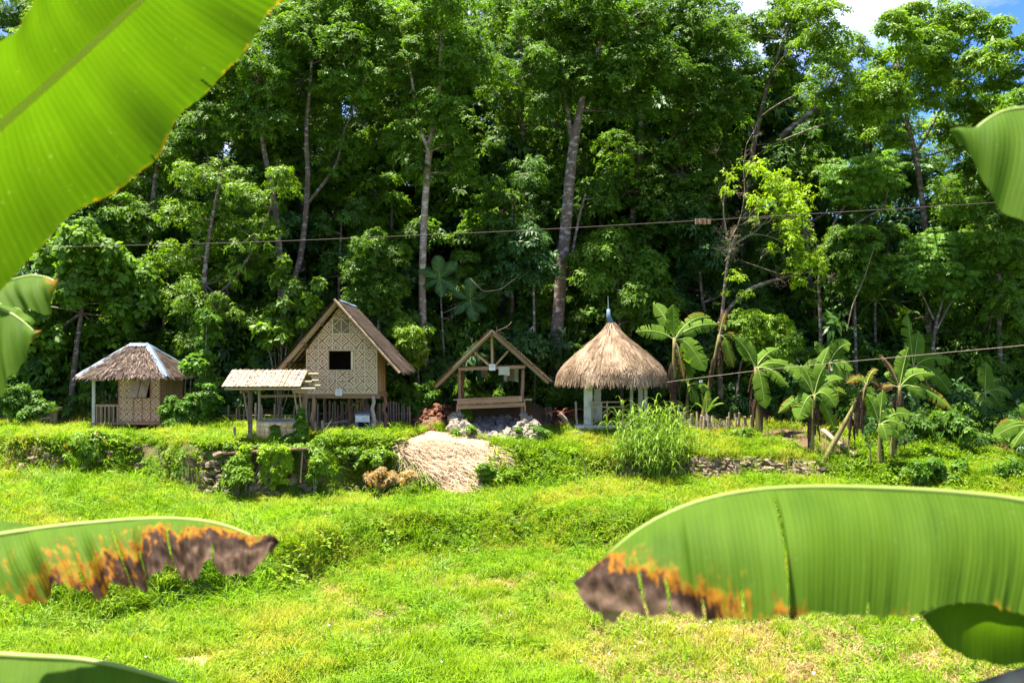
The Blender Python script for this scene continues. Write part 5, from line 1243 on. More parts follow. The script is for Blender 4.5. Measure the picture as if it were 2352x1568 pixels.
for s in np.arange(0.02, ST - .02, .075):
    r_ = np.interp(s, s_, rp); n = int(2 * math.pi * r_ * 34) + 10; t = rng.uniform(0, 2 * math.pi, n); so = s + rng.uniform(-.06, .06, n)
    a_ = cone_pt(np.clip(so, 0, ST), t); ln = rng.uniform(.35, .75, n) if s < ST - .35 else rng.uniform(.18, .46, n)
    e_ = cone_pt(np.clip(so + ln, 0, ST), t + rng.normal(0, .03, n)); ov = np.maximum(so + ln - ST, 0)[:, None]
    e_ = e_ + np.concatenate([np.cos(t)[:, None] * ov * .25, np.sin(t)[:, None] * ov * .25, -ov * .95], 1)
    out_ = np.stack([np.cos(t), np.sin(t), np.full(n, .8)], 1); lump = (.02 + .03 * np.sin(t * 9 + s * 4) * np.sin(s * 5 + 1))[:, None]
    a_ = a_ + out_ * (lump + rng.uniform(0, .04, (n, 1))); e_ = e_ + out_ * (lump * .6 + rng.uniform(0, .06, (n, 1)))
    sw = np.stack([-np.sin(t), np.cos(t), 0 * t], 1) * rng.uniform(.010, .026, (n, 1))
    Vs.append(np.stack([a_ - sw, a_ + sw, e_ + sw * .4, e_ - sw * .4], 1).reshape(-1, 3)); band = .5 + .25 * np.sin(t * 7 + s * 3) * np.sin(s * 6 + 2); rs.append(np.clip(band + rng.normal(0, .22, n), 0, 1))
Vv = np.concatenate(Vs); o = add_obj("thatch", np_mesh("thatch", Vv, np.arange(len(Vv)).reshape(-1, 4), np.concatenate(rs)), ro, mat=MAT['thatch_grass']); o['kind'] = 'stuff'
fx = at(1397.5, 0, Yr).x
m = MB(); m.tube([(cx + .0, Yr, CZ - (745 - 784) * Yr / F), (fx, Yr, CZ - (725 - 784) * Yr / F), (fx, Yr, CZ - (710 - 784) * Yr / F)], [.17, .10, .075], 14); m.build("finial", MAT['zinc'], rh, smooth=True)
m = MB(); m.tube([(fx, Yr, CZ - (710 - 784) * Yr / F), (fx - .02, Yr, CZ - (680 - 784) * Yr / F)], [.03, .012], 6); m.build("finial_rod", MAT['frame_grey'], rh)
pz = rz2(1150, 42.8)
m = MB(); m.box((rx(640, 42.9) + .1, 44.0, pz - .09), (rx(990, 42.9) - rx(300, 42.9), 2.4, .16)); m.build("platform", MAT['concrete'], rh)
m = MB(); m.box((rx(300, 42.6) + .22, 42.62, pz - .30), (.5, .3, .12)); m.build("step", MAT['concrete'], rh)
for X, Y_, w in ((rx(422, 43.3), 43.3, .36), (rx(500, 44.6), 44.6, .30), (rx(860, 45.1), 45.1, .20), (rx(905, 45.1), 45.2, .16), (rx(790, 45.1), 45.3, .14)):
    m = MB(); m.box((X, Y_, (pz + 2.7) / 2), (w, w, 2.7 - pz)); m.build("column", MAT['concrete'], rh)
m = MB(); m.box((rx(500, 44.0), 44.0, pz + .45), (.42, .2, .9)); m.build("low_wall", MAT['concrete'], rh)
Yg = 42.85
for a_, b_ in (((452, 958), (720, 955)), ((452, 998), (715, 996))): piece_between("rail", BOX_PALE, rh, (rx(a_[0], Yg), Yg, rz2(a_[1], Yg)), (rx(b_[0], Yg), Yg, rz2(b_[1], Yg)), .05, .05)
for c in (455, 582, 712): piece_between("rail_post", BOX_PALE, rh, (rx(c, Yg), Yg + .02, pz), (rx(c, Yg), Yg + .02, rz2(948, Yg)), .07, .06)
for a_, b_ in (((465, 1135), (582, 1010)), ((585, 1005), (690, 1100))): piece_between("rail_brace", BOX_PALE, rh, (rx(a_[0], Yg), Yg - .03, rz2(a_[1], Yg)), (rx(b_[0], Yg), Yg - .03, rz2(b_[1], Yg)), .05, .03)
P = []
for i_ in range(5):
    P.append([(rx(480 + 270 * j_ / 9, 44.3), 44.3 + .1 * math.sin(j_), rz2(790 + i_ / 4 * (60 - 50 * j_ / 9) - 10 * math.sin(j_ * .6) * (i_ > 0), 44.3)) for j_ in range(10)])
m = MB(); m.grid(P); o = m.build("tarp", MAT['tarp'], base=(rx(600, 44.3), 44.3, rz2(790, 44.3)), smooth=True); tag(o, "dark blue tarp hanging under the round hut's roof", "tarp")
a_ = at(1326, 978, 43.0); m = MB(); m.tube(wobbly(a_, at(1322, 922, 43.0), 6, .02), .05, 7); o = m.build("stake", MAT['wood_grey'], base=a_); tag(o, "rough upright wooden stake left of the round hut's railing", "stake")
m = MB(); a_ = at(1557, 1000, 42.3); m.tube([a_, at(1559, 930, 42.3)], .04, 7); o = m.build("stake", MAT['wood_grey'], base=a_); tag(o, "pale thin post behind the tall cane grass", "stake")

# ------------------------------------------------------------------ stone terrace walls
def course_wall(label, p0, p1, z_off, rows, size, meshes, Yoff=-.06, skip=.1, zspan=None, name="stone_wall", rowjit=.04):
    """stones laid in courses on the steep face of the terrace between picture columns p0 and p1"""
    pxs = np.arange(p0, p1, size * 1.75 / 39 * F); X = (pxs - 1176) / F * 39
    c = X[len(X) // 2]; yb0 = float(np.interp(c, KX, K_botY)); t = thing(name, label, "wall", (c, yb0, float(np.interp(c, KX, K_botz)))); t["kind"] = "thing"
    for r in range(rows):
        for x in X + rng.uniform(-.5, .5, len(X)) * size:
            if rng.random() < skip: continue
            by, ty = np.interp(x, KX, K_botY) + float(eoff(x)), np.interp(x, KX, K_topY) + float(eoff(x)); bz, tz = np.interp(x, KX, K_botz), np.interp(x, KX, K_topz)
            f_ = (r + .35) / rows; y = by + (ty - by) * f_ + Yoff; z = bz + (tz - bz) * f_ * z_off + rng.normal(0, rowjit)
            s = size * rng.uniform(.65, 1.35)
            piece("stone", meshes[int(rng.integers(0, len(meshes)))], t, (x, y, z), (rng.uniform(-.3, .3), rng.uniform(-.3, .3), rng.uniform(0, 6.28)), (s * 1.25, s, s * rng.uniform(.5, .8)))
    return t
course_wall("dry stone terrace wall below the banana plants", 1440, 1905, .98, 7, .15, ST_DARK, skip=.08)
course_wall("vine-hung stone wall under the wooden ledge in front of the well", 500, 725, .92, 8, .17, ST_DARK, skip=.15)
course_wall("overgrown stone wall below the hip-roofed hut", 2, 340, .95, 6, .16, ST_DARK, skip=.62)
course_wall("weedy stone wall between the wooden ledge and the hay", 725, 905, .8, 6, .17, ST_DARK, skip=.6)
# wooden ledge and its prop
a_ = at(513, 1040, 37.0); b_ = at(707, 1029, 37.0)
lt_ = thing("plank_ledge", "old plank ledge overhanging the vine-covered wall below the well", "ledge", a_)
for k in range(3):
    m = MB(); y = 36.95 + k * .27; m.bar((a_.x + rng.uniform(-.05, .05), y, a_.z), (b_.x + rng.uniform(-.05, .05), y, b_.z + .02 * k), .26, .07); m.build("plank", MAT['wood'], lt_)
p0 = at(695, 1036, 36.9); p1 = at(690, 1108, 36.8); m = MB(); m.bar(p1, p0, .055, .05, (0, 1, 0)); m.build("prop", MAT['wood'], lt_)
p0 = at(568, 1040, 36.95); p1 = at(572, 1060, 37.1); m = MB(); m.bar(p1, p0, .08, .07, (0, 1, 0)); m.build("prop", MAT['wood_grey'], lt_)
m = MB(); a_ = at(1350, 1112, 38.3); m.tube([a_, at(1338, 1044, 38.3)], [.03, .02], 6); o = m.build("stick", MAT['wood'], base=a_); tag(o, "thin leaning stick standing on the grass bank below the thatched hut", "stick")
st = thing("field_rocks", "few pale rocks at the foot of the middle grass bank", "rocks", at(1005, 1297, 32.2))
for px, py, s in ((985, 1300, .14), (1000, 1296, .17), (1012, 1301, .13), (1022, 1294, .15), (1030, 1290, .10)): piece("rock", ST_PALE[int(s * 100) % 5], st, at(px, py, 32.1), tuple(rng.uniform(0, 6, 3)), (s * 1.3, s, s * .7))
m = MB(); m.tube([at(1112, 1254, 32.9), at(1095, 1262, 32.6), at(1075, 1270, 32.5)], [.05, .04, .02], 6); o = m.build("fallen_branch", MAT['twig'], base=at(1095, 1262, 32.6)); tag(o, "pale broken branch lying on the middle grass bank", "branch")

# ------------------------------------------------------------------ hay heap
_gy = np.arange(34, 44, .05); _hx = np.linspace(880, 1180, 31); _hy = np.linspace(990, 1160, 35)
def _ray_hit(px, py):
    gz_ = height((px - 1176) / F * _gy, _gy); hit = np.nonzero(gz_ >= CZ - (py - 784) / F * _gy)[0]
    return float(_gy[hit[0]]) - .05 if len(hit) else 40.0
_ht = np.array([[_ray_hit(x_, y_) for x_ in _hx] for y_ in _hy])
def hay_surf(px, py):
    fx_ = np.clip((px - 880) / 10, 0, 29.999); fy_ = np.clip((py - 990) / 5, 0, 33.999); ix, iy = int(fx_), int(fy_); u_, v_ = fx_ - ix, fy_ - iy
    return float((_ht[iy, ix] * (1 - u_) + _ht[iy, ix + 1] * u_) * (1 - v_) + (_ht[iy + 1, ix] * (1 - u_) + _ht[iy + 1, ix + 1] * u_) * v_)
base = at(1030, 1140, 38.1); hay = thing("hay_heap", "heap of dry straw spilling down the terrace in the middle", "hay", base)
n = 26; gridP = []; HP = np.array(HAY, float)
cxh, cyh = 1040, 1065
rows_ = []
for r_ in np.linspace(0.02, 1.06, 12):
    row = []
    for q in range(len(HAY) + 1):
        x, y = HP[q % len(HAY)]; px = cxh + (x - cxh) * r_; py = cyh + (y - cyh) * r_
        p = at(px, py, float(hay_surf(px, py)) - .02 * (1 - r_ ** 2) + .05 * math.sin(px * .07) + .04 * math.sin(py * .11)); row.append(p)
    rows_.append(row)
m = MB(); m.grid(rows_); m.build("heap", MAT['straw_base'], hay, smooth=True)
Vs = []; rr = []; k = 0
cand = np.stack([rng.uniform(900, 1156, 40000), rng.uniform(998, 1146, 40000)], 1); BIG = [(1030 + (x_ - 1030) * 1.16, 1070 + (y_ - 1070) * 1.14) for x_, y_ in HAY]; cand = np.concatenate([cand[inpoly(cand[:, 0], cand[:, 1], HAY)][:15000], cand[inpoly(cand[:, 0], cand[:, 1], BIG)][:4500]])
for px, py in cand:
    r_ = min(1, math.hypot((px - cxh) / 125, (py - cyh) / 80)); Y = float(hay_surf(px, py)) - .03 * (1 - r_ ** 2) + .05 * math.sin(px * .07) + .04 * math.sin(py * .11)
    p = np.array(at(px, py, Y)); an = 1.2 * math.sin(px * .025 + 1) + 1.0 * math.sin(py * .05) + rng.normal(0, 1.0); d = np.array([math.cos(an), -.35 + rng.normal(0, .3), -abs(math.sin(an)) * .7 + rng.normal(0, .2)]); d /= np.linalg.norm(d)
    L_ = rng.uniform(.2, .75); sd = np.cross(d, [0, -.7, .7]); sd = sd / np.linalg.norm(sd) * rng.uniform(.004, .010); b2 = p + d * L_ * .5 + np.array([0, -.09, .08]) * rng.random(); c2 = p + d * L_ + np.array([0, 0, -.04])
    Vs += [p - sd, p + sd, b2 + sd, b2 - sd, b2 - sd, b2 + sd, c2 + sd * .5, c2 - sd * .5]; q = rng.random(); rr += [q, q]
Vs = np.array(Vs); o = add_obj("straw", np_mesh("straw", Vs, np.arange(len(Vs)).reshape(-1, 4), rr), hay, mat=MAT['straw']); o['kind'] = 'stuff'

# ------------------------------------------------------------------ steel ropes
def wire(label, pts, rad, mat, name="cable"):
    P = resample([at(*p) for p in pts], 60); m = MB(); m.tube([Vector(p) for p in P], rad, 6); o = thing(name, label, "cable", Vector(P[0])); m.build("strand", mat, o, smooth=True); return o
w1 = wire("long rusty steel cable crossing in front of the whole forest", [(-260, 590, 30), (80, 569, 30), (600, 556, 30), (1176, 531, 30), (1600, 507, 30), (2300, 465, 30), (2620, 440, 30)], .0095, MAT['wire'])
for px in (1606, 1618, 1626, 1634, 1650):
    a_ = at(px * .667 + 1600 - 1606 * .667, 507, 30); m = MB(); m.box(a_ + Vector((0, 0, -.02)), (.075, .10, .15 + .03 * rng.random()), Euler((rng.normal(0, .2), 0, 0)).to_matrix()); m.build("clamp_block", MAT['wood'], w1)
w2 = wire("thin pale cable running from the round hut across the banana plants", [(1528, 878, 43), (1600, 868, 42), (1760, 848, 41), (1950, 830, 39), (2352, 793, 35), (2560, 768, 33)], .008, MAT['wood_grey'])
m = MB(); a_ = at(1632, 878, 42.5); m.box(at(1610, 876, 42), (.12, .1, .10)); m.build("coupling", MAT['concrete'], w2)

# ------------------------------------------------------------------ banana plants
def blade(curve, wfun, side_dir, droop, n, m, tear=.12, burn=None, rag=.03, gapmax=.5):
    """one half or both halves of a blade along a midrib curve (n,3). Strips between veins may be torn apart.
    returns V, Q, along, across, burn"""
    V = []; Q = []; al = []; ac = []; bu = []; k = 0; C = np.asarray(curve, float)
    d = np.r_[0, np.cumsum(np.linalg.norm(np.diff(C, axis=0), axis=1))]; L = d[-1]
    T = np.gradient(C, axis=0); T = nrm(T)
    for sgn in (-1, 1):
        off = 0.0
        for i in range(n):
            torn = rng.random() < tear
            if torn: off = rng.normal(0, .28)
            g0, g1 = (rng.uniform(.05, gapmax) if torn else 0), 0
            cols = []
            for e, (ii, gap) in enumerate(((i, g0), (i + 1, g1))):
                s = ii / n; p = np.array([np.interp(s * L, d, C[:, q]) for q in range(3)]); t = np.array([np.interp(s * L, d, T[:, q]) for q in range(3)]); t /= np.linalg.norm(t)
                sd = np.cross(t, np.array(side_dir)); sd /= max(np.linalg.norm(sd), 1e-6); nv = np.cross(sd, t)
                if np.dot(nv, side_dir) < 0: nv = -nv
                w = wfun(s) * (1 + rng.normal(0, rag))
                for j in range(m + 1):
                    v = j / m; dr = droop + off; ang = dr * v
                    lat = math.sin(dr * v) / dr * w if abs(dr) > .05 else v * w; dn = (1 - math.cos(dr * v)) / dr * w if abs(dr) > .05 else 0
                    q_ = p + sd * sgn * lat + nv * -dn + t * (gap * v * L / n + .15 * w * v)
                    V.append(q_); al.append(s * L + gap * .02); ac.append(v); b_ = burn(s, v) if burn else 0; bu.append(b_)
            for j in range(m):
                Q.append((k + j, k + j + 1, k + m + 1 + j + 1, k + m + 1 + j))
            k += 2 * (m + 1)
    return np.array(V), np.array(Q), np.array(al), np.array(ac), np.array(bu)

def banana(label, base_px, Yb, top_px, leaves, r0=.13, hang=3, stem='banana_stem', seedy=0):
    """base_px, top_px in the picture; leaves: (tip px, tip py, arch m, half width m, dY, burn 0..1)"""
    b = at(base_px[0], base_px[1], Yb); b.z = min(b.z, hz(b.x, b.y)) - .08; top = at(top_px[0], top_px[1], Yb)
    t = thing("banana_plant", label, "banana plant", b)
    m = MB(); mid = b.lerp(top, .5) + Vector((rng.normal(0, .05), 0, 0)); pts = bez(b, mid, top, 9); m.tube(pts, list(np.linspace(r0 * 1.25, r0 * .6, 9)), 9); m.build("stem", MAT[stem], t, smooth=True)
    for (tx, ty, arch, hw, dY, burn) in leaves:
        tip = at(tx, ty, Yb + dY); dirn = (tip - top); ctrl = top + dirn * .38 + Vector((0, 0, arch * 1.35)); C = np.array([tuple(p) for p in bez(top + Vector((0, 0, -.1)), ctrl, tip, 17)])
        pet = .12
        wf = lambda s, hw=hw: 1.6 * hw * max(.03, (1 - (1 - min(1, max(0, (s - pet) / .22))) ** 2) * (1 - max(0, (s - .62) / .38) ** 2.2)) if s > pet else .012
        bf = lambda s, v, bb=burn: bb * (.15 + .75 * v ** 1.5 + .35 * s)
        V, Q, al, ac, bu = blade(C, wf, nrm(np.array([rng.normal(0, .25), -.9, .5 if ty > 780 else .25])), rng.uniform(.35, .9), 15, 3, .30 + .3 * burn, bf, .05, 1.1)
        lo = add_obj("leaf", np_mesh("leaf", V, Q, smooth=True, extra={"along": al, "across": ac, "burn": bu}), t, mat=MAT['banana_far'])
        mr = MB(); mr.tube([Vector(p) + Vector((0, 0, -.012)) for p in C], list(np.linspace(.035, .006, 17)), 5); mr.build("midrib", MAT['banana_rib'] if burn < .9 else MAT['banana_dead'], lo, smooth=True)
    for k in range(int(hang * 1.6) + 1 if hang else 0):   # withered leaves hanging along the stem
        a = rng.uniform(0, 6.28); s = rng.uniform(.55, .95); p = b.lerp(top, s); L = rng.uniform(.5, 1.1) * min(1.6, (top - b).length * .5); o_ = Vector((math.cos(a), math.sin(a) * .7, 0))
        C = np.array([tuple(q) for q in bez(p, p + o_ * .35 + Vector((0, 0, .1)), p + o_ * .28 + Vector((rng.normal(0, .08), 0, -L)), 10)])
        V, Q, al, ac, bu = blade(C, lambda s: .13 * math.sin(min(1, s + .1) * 2.7), (o_.x, o_.y - .3, .1), 1.6, 9, 3, .5, lambda s, v: .85 + .3 * v, .15)
        add_obj("dead_leaf", np_mesh("dead_leaf", V, Q, smooth=True, extra={"along": al, "across": ac, "burn": bu}), t, mat=MAT['banana_far'])
    return t

banana("banana plant with an upright young leaf directly right of the round hut", (1540, 985), 44.0, (1549, 775), [(1460, 762, .25, .22, .2, .05), (1500, 695, .3, .22, .8, .0), (1545, 700, .2, .24, -.1, 0), (1650, 745, .35, .24, .3, .15), (1632, 728, .5, .2, .8, .45), (1620, 852, .55, .30, -.4, .05), (1572, 875, .4, .16, -.3, .95), (1600, 840, .3, .22, .9, .0)], .13, 5)
banana("leaning banana stem with ragged withered top behind the low pickets", (1608, 955), 45.0, (1652, 768), [(1668, 712, .15, .14, .2, .9), (1685, 845, .6, .2, -.2, .5), (1730, 800, .35, .16, .3, .7), (1650, 850, .5, .10, 0, 1.1)], .10, 3)
banana("small dark banana sucker at the foot of the leaning stem", (1578, 975), 44.6, (1580, 880), [(1540, 850, .3, .16, -.2, 0), (1635, 905, .3, .16, -.3, 0), (1600, 930, .3, .14, -.4, 0), (1568, 830, .1, .16, .1, 0), (1592, 835, .1, .16, .1, 0)], .07, 0)
banana("banana plant with one broad drooping leaf left of the fallen trunk", (1745, 1000), 42.6, (1735, 842), [(1688, 775, .3, .2, .1, .2), (1722, 782, .25, .18, .3, .2), (1758, 938, .75, .24, -.5, .12), (1812, 888, .4, .22, -.2, .0), (1835, 852, .4, .2, .5, .0), (1790, 800, .3, .2, .8, 0)], .12, 6)
banana("full-crowned green banana plant standing on the terrace slope", (1862, 1036), 40.6, (1870, 905), [(1800, 845, .5, .22, .1, .05), (1838, 840, .4, .22, .2, 0), (1897, 838, .35, .22, .2, 0), (1788, 948, .35, .17, -.1, .5), (1832, 965, .45, .24, -.5, .1), (1920, 935, .45, .24, -.3, .05), (1938, 870, .35, .2, .3, .1), (1925, 1010, .55, .17, -.3, .5), (1945, 905, .35, .16, .1, .4), (1905, 795, .3, .18, .8, 0)], .12, 3)
banana("banana plant in shade behind the full-crowned one", (1905, 985), 44.6, (1905, 830), [(1870, 785, .3, .2, .2, 0), (1955, 790, .4, .24, .1, 0), (1960, 850, .35, .22, -.1, 0), (1850, 850, .35, .2, -.1, 0), (1925, 780, .2, .2, .3, 0), (1945, 880, .4, .2, -.3, 0)], .10, 2)
banana("slanting old banana trunk with shrivelled brown top leaves", (1890, 1042), 40.0, (1990, 880), [(1945, 880, .3, .16, -.1, .85), (2018, 850, .35, .14, .2, .75), (1975, 985, .6, .16, -.2, 1.2), (2030, 905, .4, .13, .3, 1.1), (1965, 870, .25, .15, .4, .6)], .105, 5)
banana("tall banana plant with sunlit fans and yellowing outer leaf", (2048, 1050), 40.3, (2066, 885), [(2086, 798, .15, .24, .3, .03), (2148, 862, .45, .2, -.1, .05), (2128, 915, .35, .17, -.2, .05), (2188, 942, .5, .2, -.3, .5), (2008, 900, .2, .13, -.2, 1.1), (2020, 815, .35, .12, .2, 1.1), (2030, 860, .3, .15, .3, .2), (2105, 845, .2, .18, .5, 0)], .13, 5)
banana("short young banana plant at the foot of the sunlit one", (2016, 1062), 39.6, (2020, 972), [(1990, 905, .25, .2, .1, 0), (2028, 895, .1, .15, .2, 0), (2080, 985, .35, .2, -.2, 0), (2038, 1012, .35, .18, -.4, 0), (2075, 1012, .35, .17, -.3, 0), (2098, 955, .4, .17, .2, 0)], .08, 1)
banana("shaded banana plant with two tall erect leaves", (2110, 1005), 44.0, (2098, 840), [(2083, 720, .1, .26, .1, 0), (2110, 760, .15, .24, .2, 0), (2190, 830, .45, .24, -.2, .1), (2185, 905, .6, .22, -.4, .15), (2060, 850, .3, .2, .2, .1), (2100, 920, .4, .2, -.4, .1), (2150, 930, .5, .14, .1, .9)], .12, 3)
banana("dim banana plant with hanging leaves in the dark at right", (2212, 1008), 44.4, (2262, 900), [(2265, 830, .1, .2, .2, 0), (2232, 945, .4, .17, -.2, .4), (2265, 960, .4, .2, -.4, .1), (2305, 945, .4, .2, -.1, .2), (2325, 910, .35, .2, .2, 0), (2300, 870, .3, .18, .3, 0)], .10, 1)
banana("banana plant cut by the right edge of the picture", (2400, 1060), 40.5, (2375, 975), [(2285, 990, .35, .17, -.1, .5), (2280, 1005, .3, .2, -.3, .1), (2325, 1030, .3, .2, -.5, 0), (2340, 930, .3, .2, .2, 0), (2430, 940, .3, .2, .2, 0)], .12, 1)
banana("tiny banana sucker among the weeds right of the slanting trunk", (1996, 1048), 39.4, (1998, 1025), [(1990, 1000, .1, .09, 0, 0), (2006, 1012, .15, .08, -.1, 0), (1985, 1022, .12, .07, -.1, 0)], .035, 0)
m = MB(); a_ = at(1890, 988, 42.5); b_ = at(1968, 1032, 40.2); b_.z = hz(b_.x, b_.y) + .12; m.tube(wobbly(a_, b_, 7, .02), .10, 9); o = m.build("fallen_log", MAT['wood_grey'], base=b_, smooth=True); tag(o, "grey fallen log lying on the slope between banana plants", "log")

# ------------------------------------------------------------------ tall cane grass in front of the round hut
def cane(label, spots, n_each, hmin, hmax, mat, name="cane_grass"):
    b = at(*spots[0]); b.z = hz(b.x, b.y); t = thing(name, label, "tall grass", b); V = []; Q = []; rn = []; k = 0; st = MB()
    for sp in spots:
        c = at(*sp); c.z = hz(c.x, c.y) - .05
        for _ in range(n_each):
            p = np.array(c) + np.array([rng.normal(0, .30), rng.normal(0, .22), 0]); h = rng.uniform(hmin, hmax); an = rng.uniform(0, 6.28); lean = rng.uniform(.05, .28)
            dr = np.array([math.cos(an) * lean, math.sin(an) * lean, 1]); tp = p + dr * h * .72
            if rng.random() < .55: st.tube([p, (p + tp) / 2 + rng.normal(0, .02, 3), tp], [.012, .010, .005], 4, cap=False)
            for q in range(int(rng.integers(4, 8))):
                s = rng.uniform(.25, 1); o = p + (tp - p) * s; a2 = rng.uniform(0, 6.28); L = rng.uniform(.55, 1.05); hd = np.array([math.cos(a2), math.sin(a2), 0]); w = rng.uniform(.012, .022)
                sd = np.array([-hd[1], hd[0], 0]) * w; q0 = rng.random()
                prev = None; ang = rng.uniform(1.0, 1.4); pos = o.copy()
                for e in range(6):
                    ww = sd * (1 - (e / 5.5) ** 2); row = (pos - ww, pos + ww)
                    V += [row[0], row[1]]
                    if e: Q.append((k - 2, k - 1, k + 1, k)); rn.append(min(1, q0 * .75 + e * .05))
                    k += 2; pos = pos + (hd * math.cos(ang) + np.array([0, 0, 1]) * math.sin(ang)) * L / 5; ang -= rng.uniform(.35, .62)
    add_obj("blades", np_mesh("blades", V, Q, rn), t, mat=mat)['kind'] = 'stuff'
    if st.v: st.build("stalks", MAT['reed'], t)['kind'] = 'stuff'
    return t
cane("tall arching cane grass clump hiding the round hut's right side", [(1440, 1070, 39.4), (1465, 1085, 39.2), (1490, 1090, 39.0), (1515, 1085, 39.2), (1540, 1070, 39.5), (1475, 1060, 39.9), (1510, 1055, 40.0), (1500, 1095, 38.9), (1545, 1040, 40.5), (1450, 1040, 40.5)], 30, 1.3, 2.9, MAT['reed'])

# ------------------------------------------------------------------ bushes, vines, palms
def bush(label, Y, blobs, style, mat, density=1.0, clump_r=.35, name="bush", L=None, cat="bush", dY=.3, wr=None):
    b = at(blobs[0][0], max(q[1] for q in blobs), Y); b.z = hz(b.x, b.y); t = thing(name, label, cat, b); C = []; Rr = []; sm = MB()
    for bx, by, br in blobs:
        c = np.array(at(bx, by, Y + rng.uniform(-dY, dY))); r = br * Y / F
        if rng.random() < .7: limb(sm, b + Vector((rng.normal(0, .1), 0, -.1)), c, .02, .008, 0, 4, 4)
        for _ in range(max(2, int(density * 6 * (r / clump_r) ** 1.7))):
            u = rng.normal(size=3); u /= np.linalg.norm(u); C.append(c + u * r * rng.uniform(.3, 1)); Rr.append(clump_r * rng.uniform(.6, 1.2))
    l, w, nr, per, fl, zm, dr = STY[style]; L = L or l
    V, Q, rn = leaf_clumps(np.array(C), np.array(Rr), L, wr or w, nr, per, fl, zm, dr); add_obj("foliage", np_mesh("foliage", V, Q, rn), t, mat=MAT[mat])
    if sm.v: sm.build("stems", MAT['bark_pale'], t)['kind'] = 'stuff'
    return t
bush("dense creeper-covered hedge against the right side of the hip-roofed hut", 42.0, [(385, 935, 16), (405, 930, 18), (425, 935, 18), (445, 930, 20), (465, 925, 22), (395, 955, 18), (420, 958, 18), (445, 955, 20), (470, 950, 20), (485, 925, 16), (475, 900, 18), (465, 880, 14), (400, 975, 15), (435, 978, 15), (465, 975, 15)], 'fine', 'leaf_vine', 1.1, .30, L=.12, wr=.6)
bush("creeper column climbing beside the hedge up to the trees", 43.2, [(470, 850, 16), (478, 820, 16), (470, 790, 16), (485, 760, 18), (480, 875, 15), (475, 730, 18)], 'fine', 'leaf_vine', 1.1, .30, name="climbing_vine", cat="vine", L=.13, wr=.65)
bush("round-leaved creeper hanging above the hedge", 42.6, [(430, 835, 12), (445, 825, 13), (460, 838, 12), (440, 848, 10)], 'heart', 'leaf_vine', 1.2, .22, name="climbing_vine", cat="vine", L=.24)
bush("big heart-leaved vine with yellowing leaves left of the A-frame gable", 46.0, [(640, 640, 16), (655, 700, 15), (625, 720, 16), (640, 750, 16), (690, 690, 15), (710, 700, 14), (605, 755, 14), (615, 790, 14), (680, 660, 12), (660, 780, 12), (700, 740, 12), (735, 650, 10), (650, 605, 12)], 'heart', 'leaf_bright', .8, .33, name="climbing_vine", cat="vine", L=.34, dY=.5)
bush("green bush at the far left behind the banana leaves", 43.5, [(20, 910, 28), (60, 905, 26), (95, 930, 20), (30, 950, 24), (70, 950, 22), (0, 930, 25)], 'fine', 'leaf_vine', 1.0, .4, L=.14, wr=.55)
bush("orange-flowered bush below the hip-roofed hut", 38.4, [(200, 1015, 20), (225, 1005, 18), (180, 1035, 20), (215, 1035, 20), (245, 1010, 14), (160, 1055, 16), (200, 1060, 18)], 'lance', 'leaf_bright', 1.1, .28, L=.16)
fl = MB()
for px, py in ((148, 1022), (172, 1010), (186, 1006), (205, 1000), (222, 998), (205, 1018), (240, 1012), (160, 1035), (192, 1024), (250, 1050)):
    p = at(px, py, 37.9)
    for q in range(5): a = q * 1.257; fl.add([p, p + Vector((math.cos(a) * .045, -.03, math.sin(a) * .045)), p + Vector((math.cos(a + .9) * .045, -.03, math.sin(a + .9) * .045))], [(0, 1, 2)])
o = fl.build("blossoms", MAT['flower_orange'], [q for q in bpy.data.objects if q.get('label', '').startswith("orange-flowered bush")][0]); o['kind'] = 'stuff'
bush("bright broad-leaved shrub below the plank ledge", 36.6, [(540, 1075, 17), (555, 1090, 18), (535, 1105, 18), (560, 1115, 16), (520, 1095, 14), (548, 1058, 12)], 'whorl', 'leaf_bright', .9, .26, L=.2)
bush("upright leafy shrub right of the plank ledge's prop", 37.0, [(725, 1030, 16), (740, 1045, 16), (728, 1065, 16), (745, 1080, 14), (720, 1085, 12), (735, 1010, 12)], 'whorl', 'leaf_bright', .9, .24, L=.2)
bush("ivy covering the right side of the stone well and its post", 37.6, [(690, 1000, 12), (685, 985, 11), (692, 970, 9), (675, 1005, 11), (665, 1012, 10), (690, 955, 7), (690, 940, 6), (634, 985, 5), (633, 998, 5), (632, 1008, 6)], 'fine', 'leaf_forest', 1.2, .18, name="ivy", cat="ivy", L=.10, wr=.7, dY=.05)
vb_ = [(x + rng.normal(0, 3), y, rng.uniform(3, 6)) for x in (558, 566, 606, 613, 652, 660, 632) for y in np.arange(1032, 1032 + rng.uniform(40, 100), 9)]
bush("curtain of yellow-green vines hanging over the plank ledge", 36.85, vb_, 'fine', 'leaf_yellow', .7, .13, name="hanging_vine", cat="vine", L=.12, wr=.7, dY=.06)
bush("creeper mat lying on top of the plank ledge", 37.15, [(x, 1028 + rng.normal(0, 1.5), 4) for x in range(525, 700, 11)], 'fine', 'leaf_bright', 1.4, .16, name="creeper_mat", cat="vine", L=.10, wr=.7, dY=.12)
bush("dark green bush at the right flank of the hay heap", 38.6, [(1110, 1075, 14), (1125, 1085, 15), (1145, 1085, 14), (1120, 1100, 14), (1150, 1100, 14), (1170, 1090, 12)], 'fine', 'leaf_bright', .9, .22, L=.12, wr=.6)
bush("leafy overhang of creeper on the terrace lip left of the hay", 38.7, [(780, 1040, 16), (810, 1045, 16), (840, 1045, 16), (865, 1040, 16), (885, 1045, 14), (795, 1065, 14), (825, 1070, 12), (870, 1065, 12), (760, 1050, 14)], 'fine', 'leaf_bright', .8, .22, L=.11, wr=.6, name="creeper_mat", cat="vine")
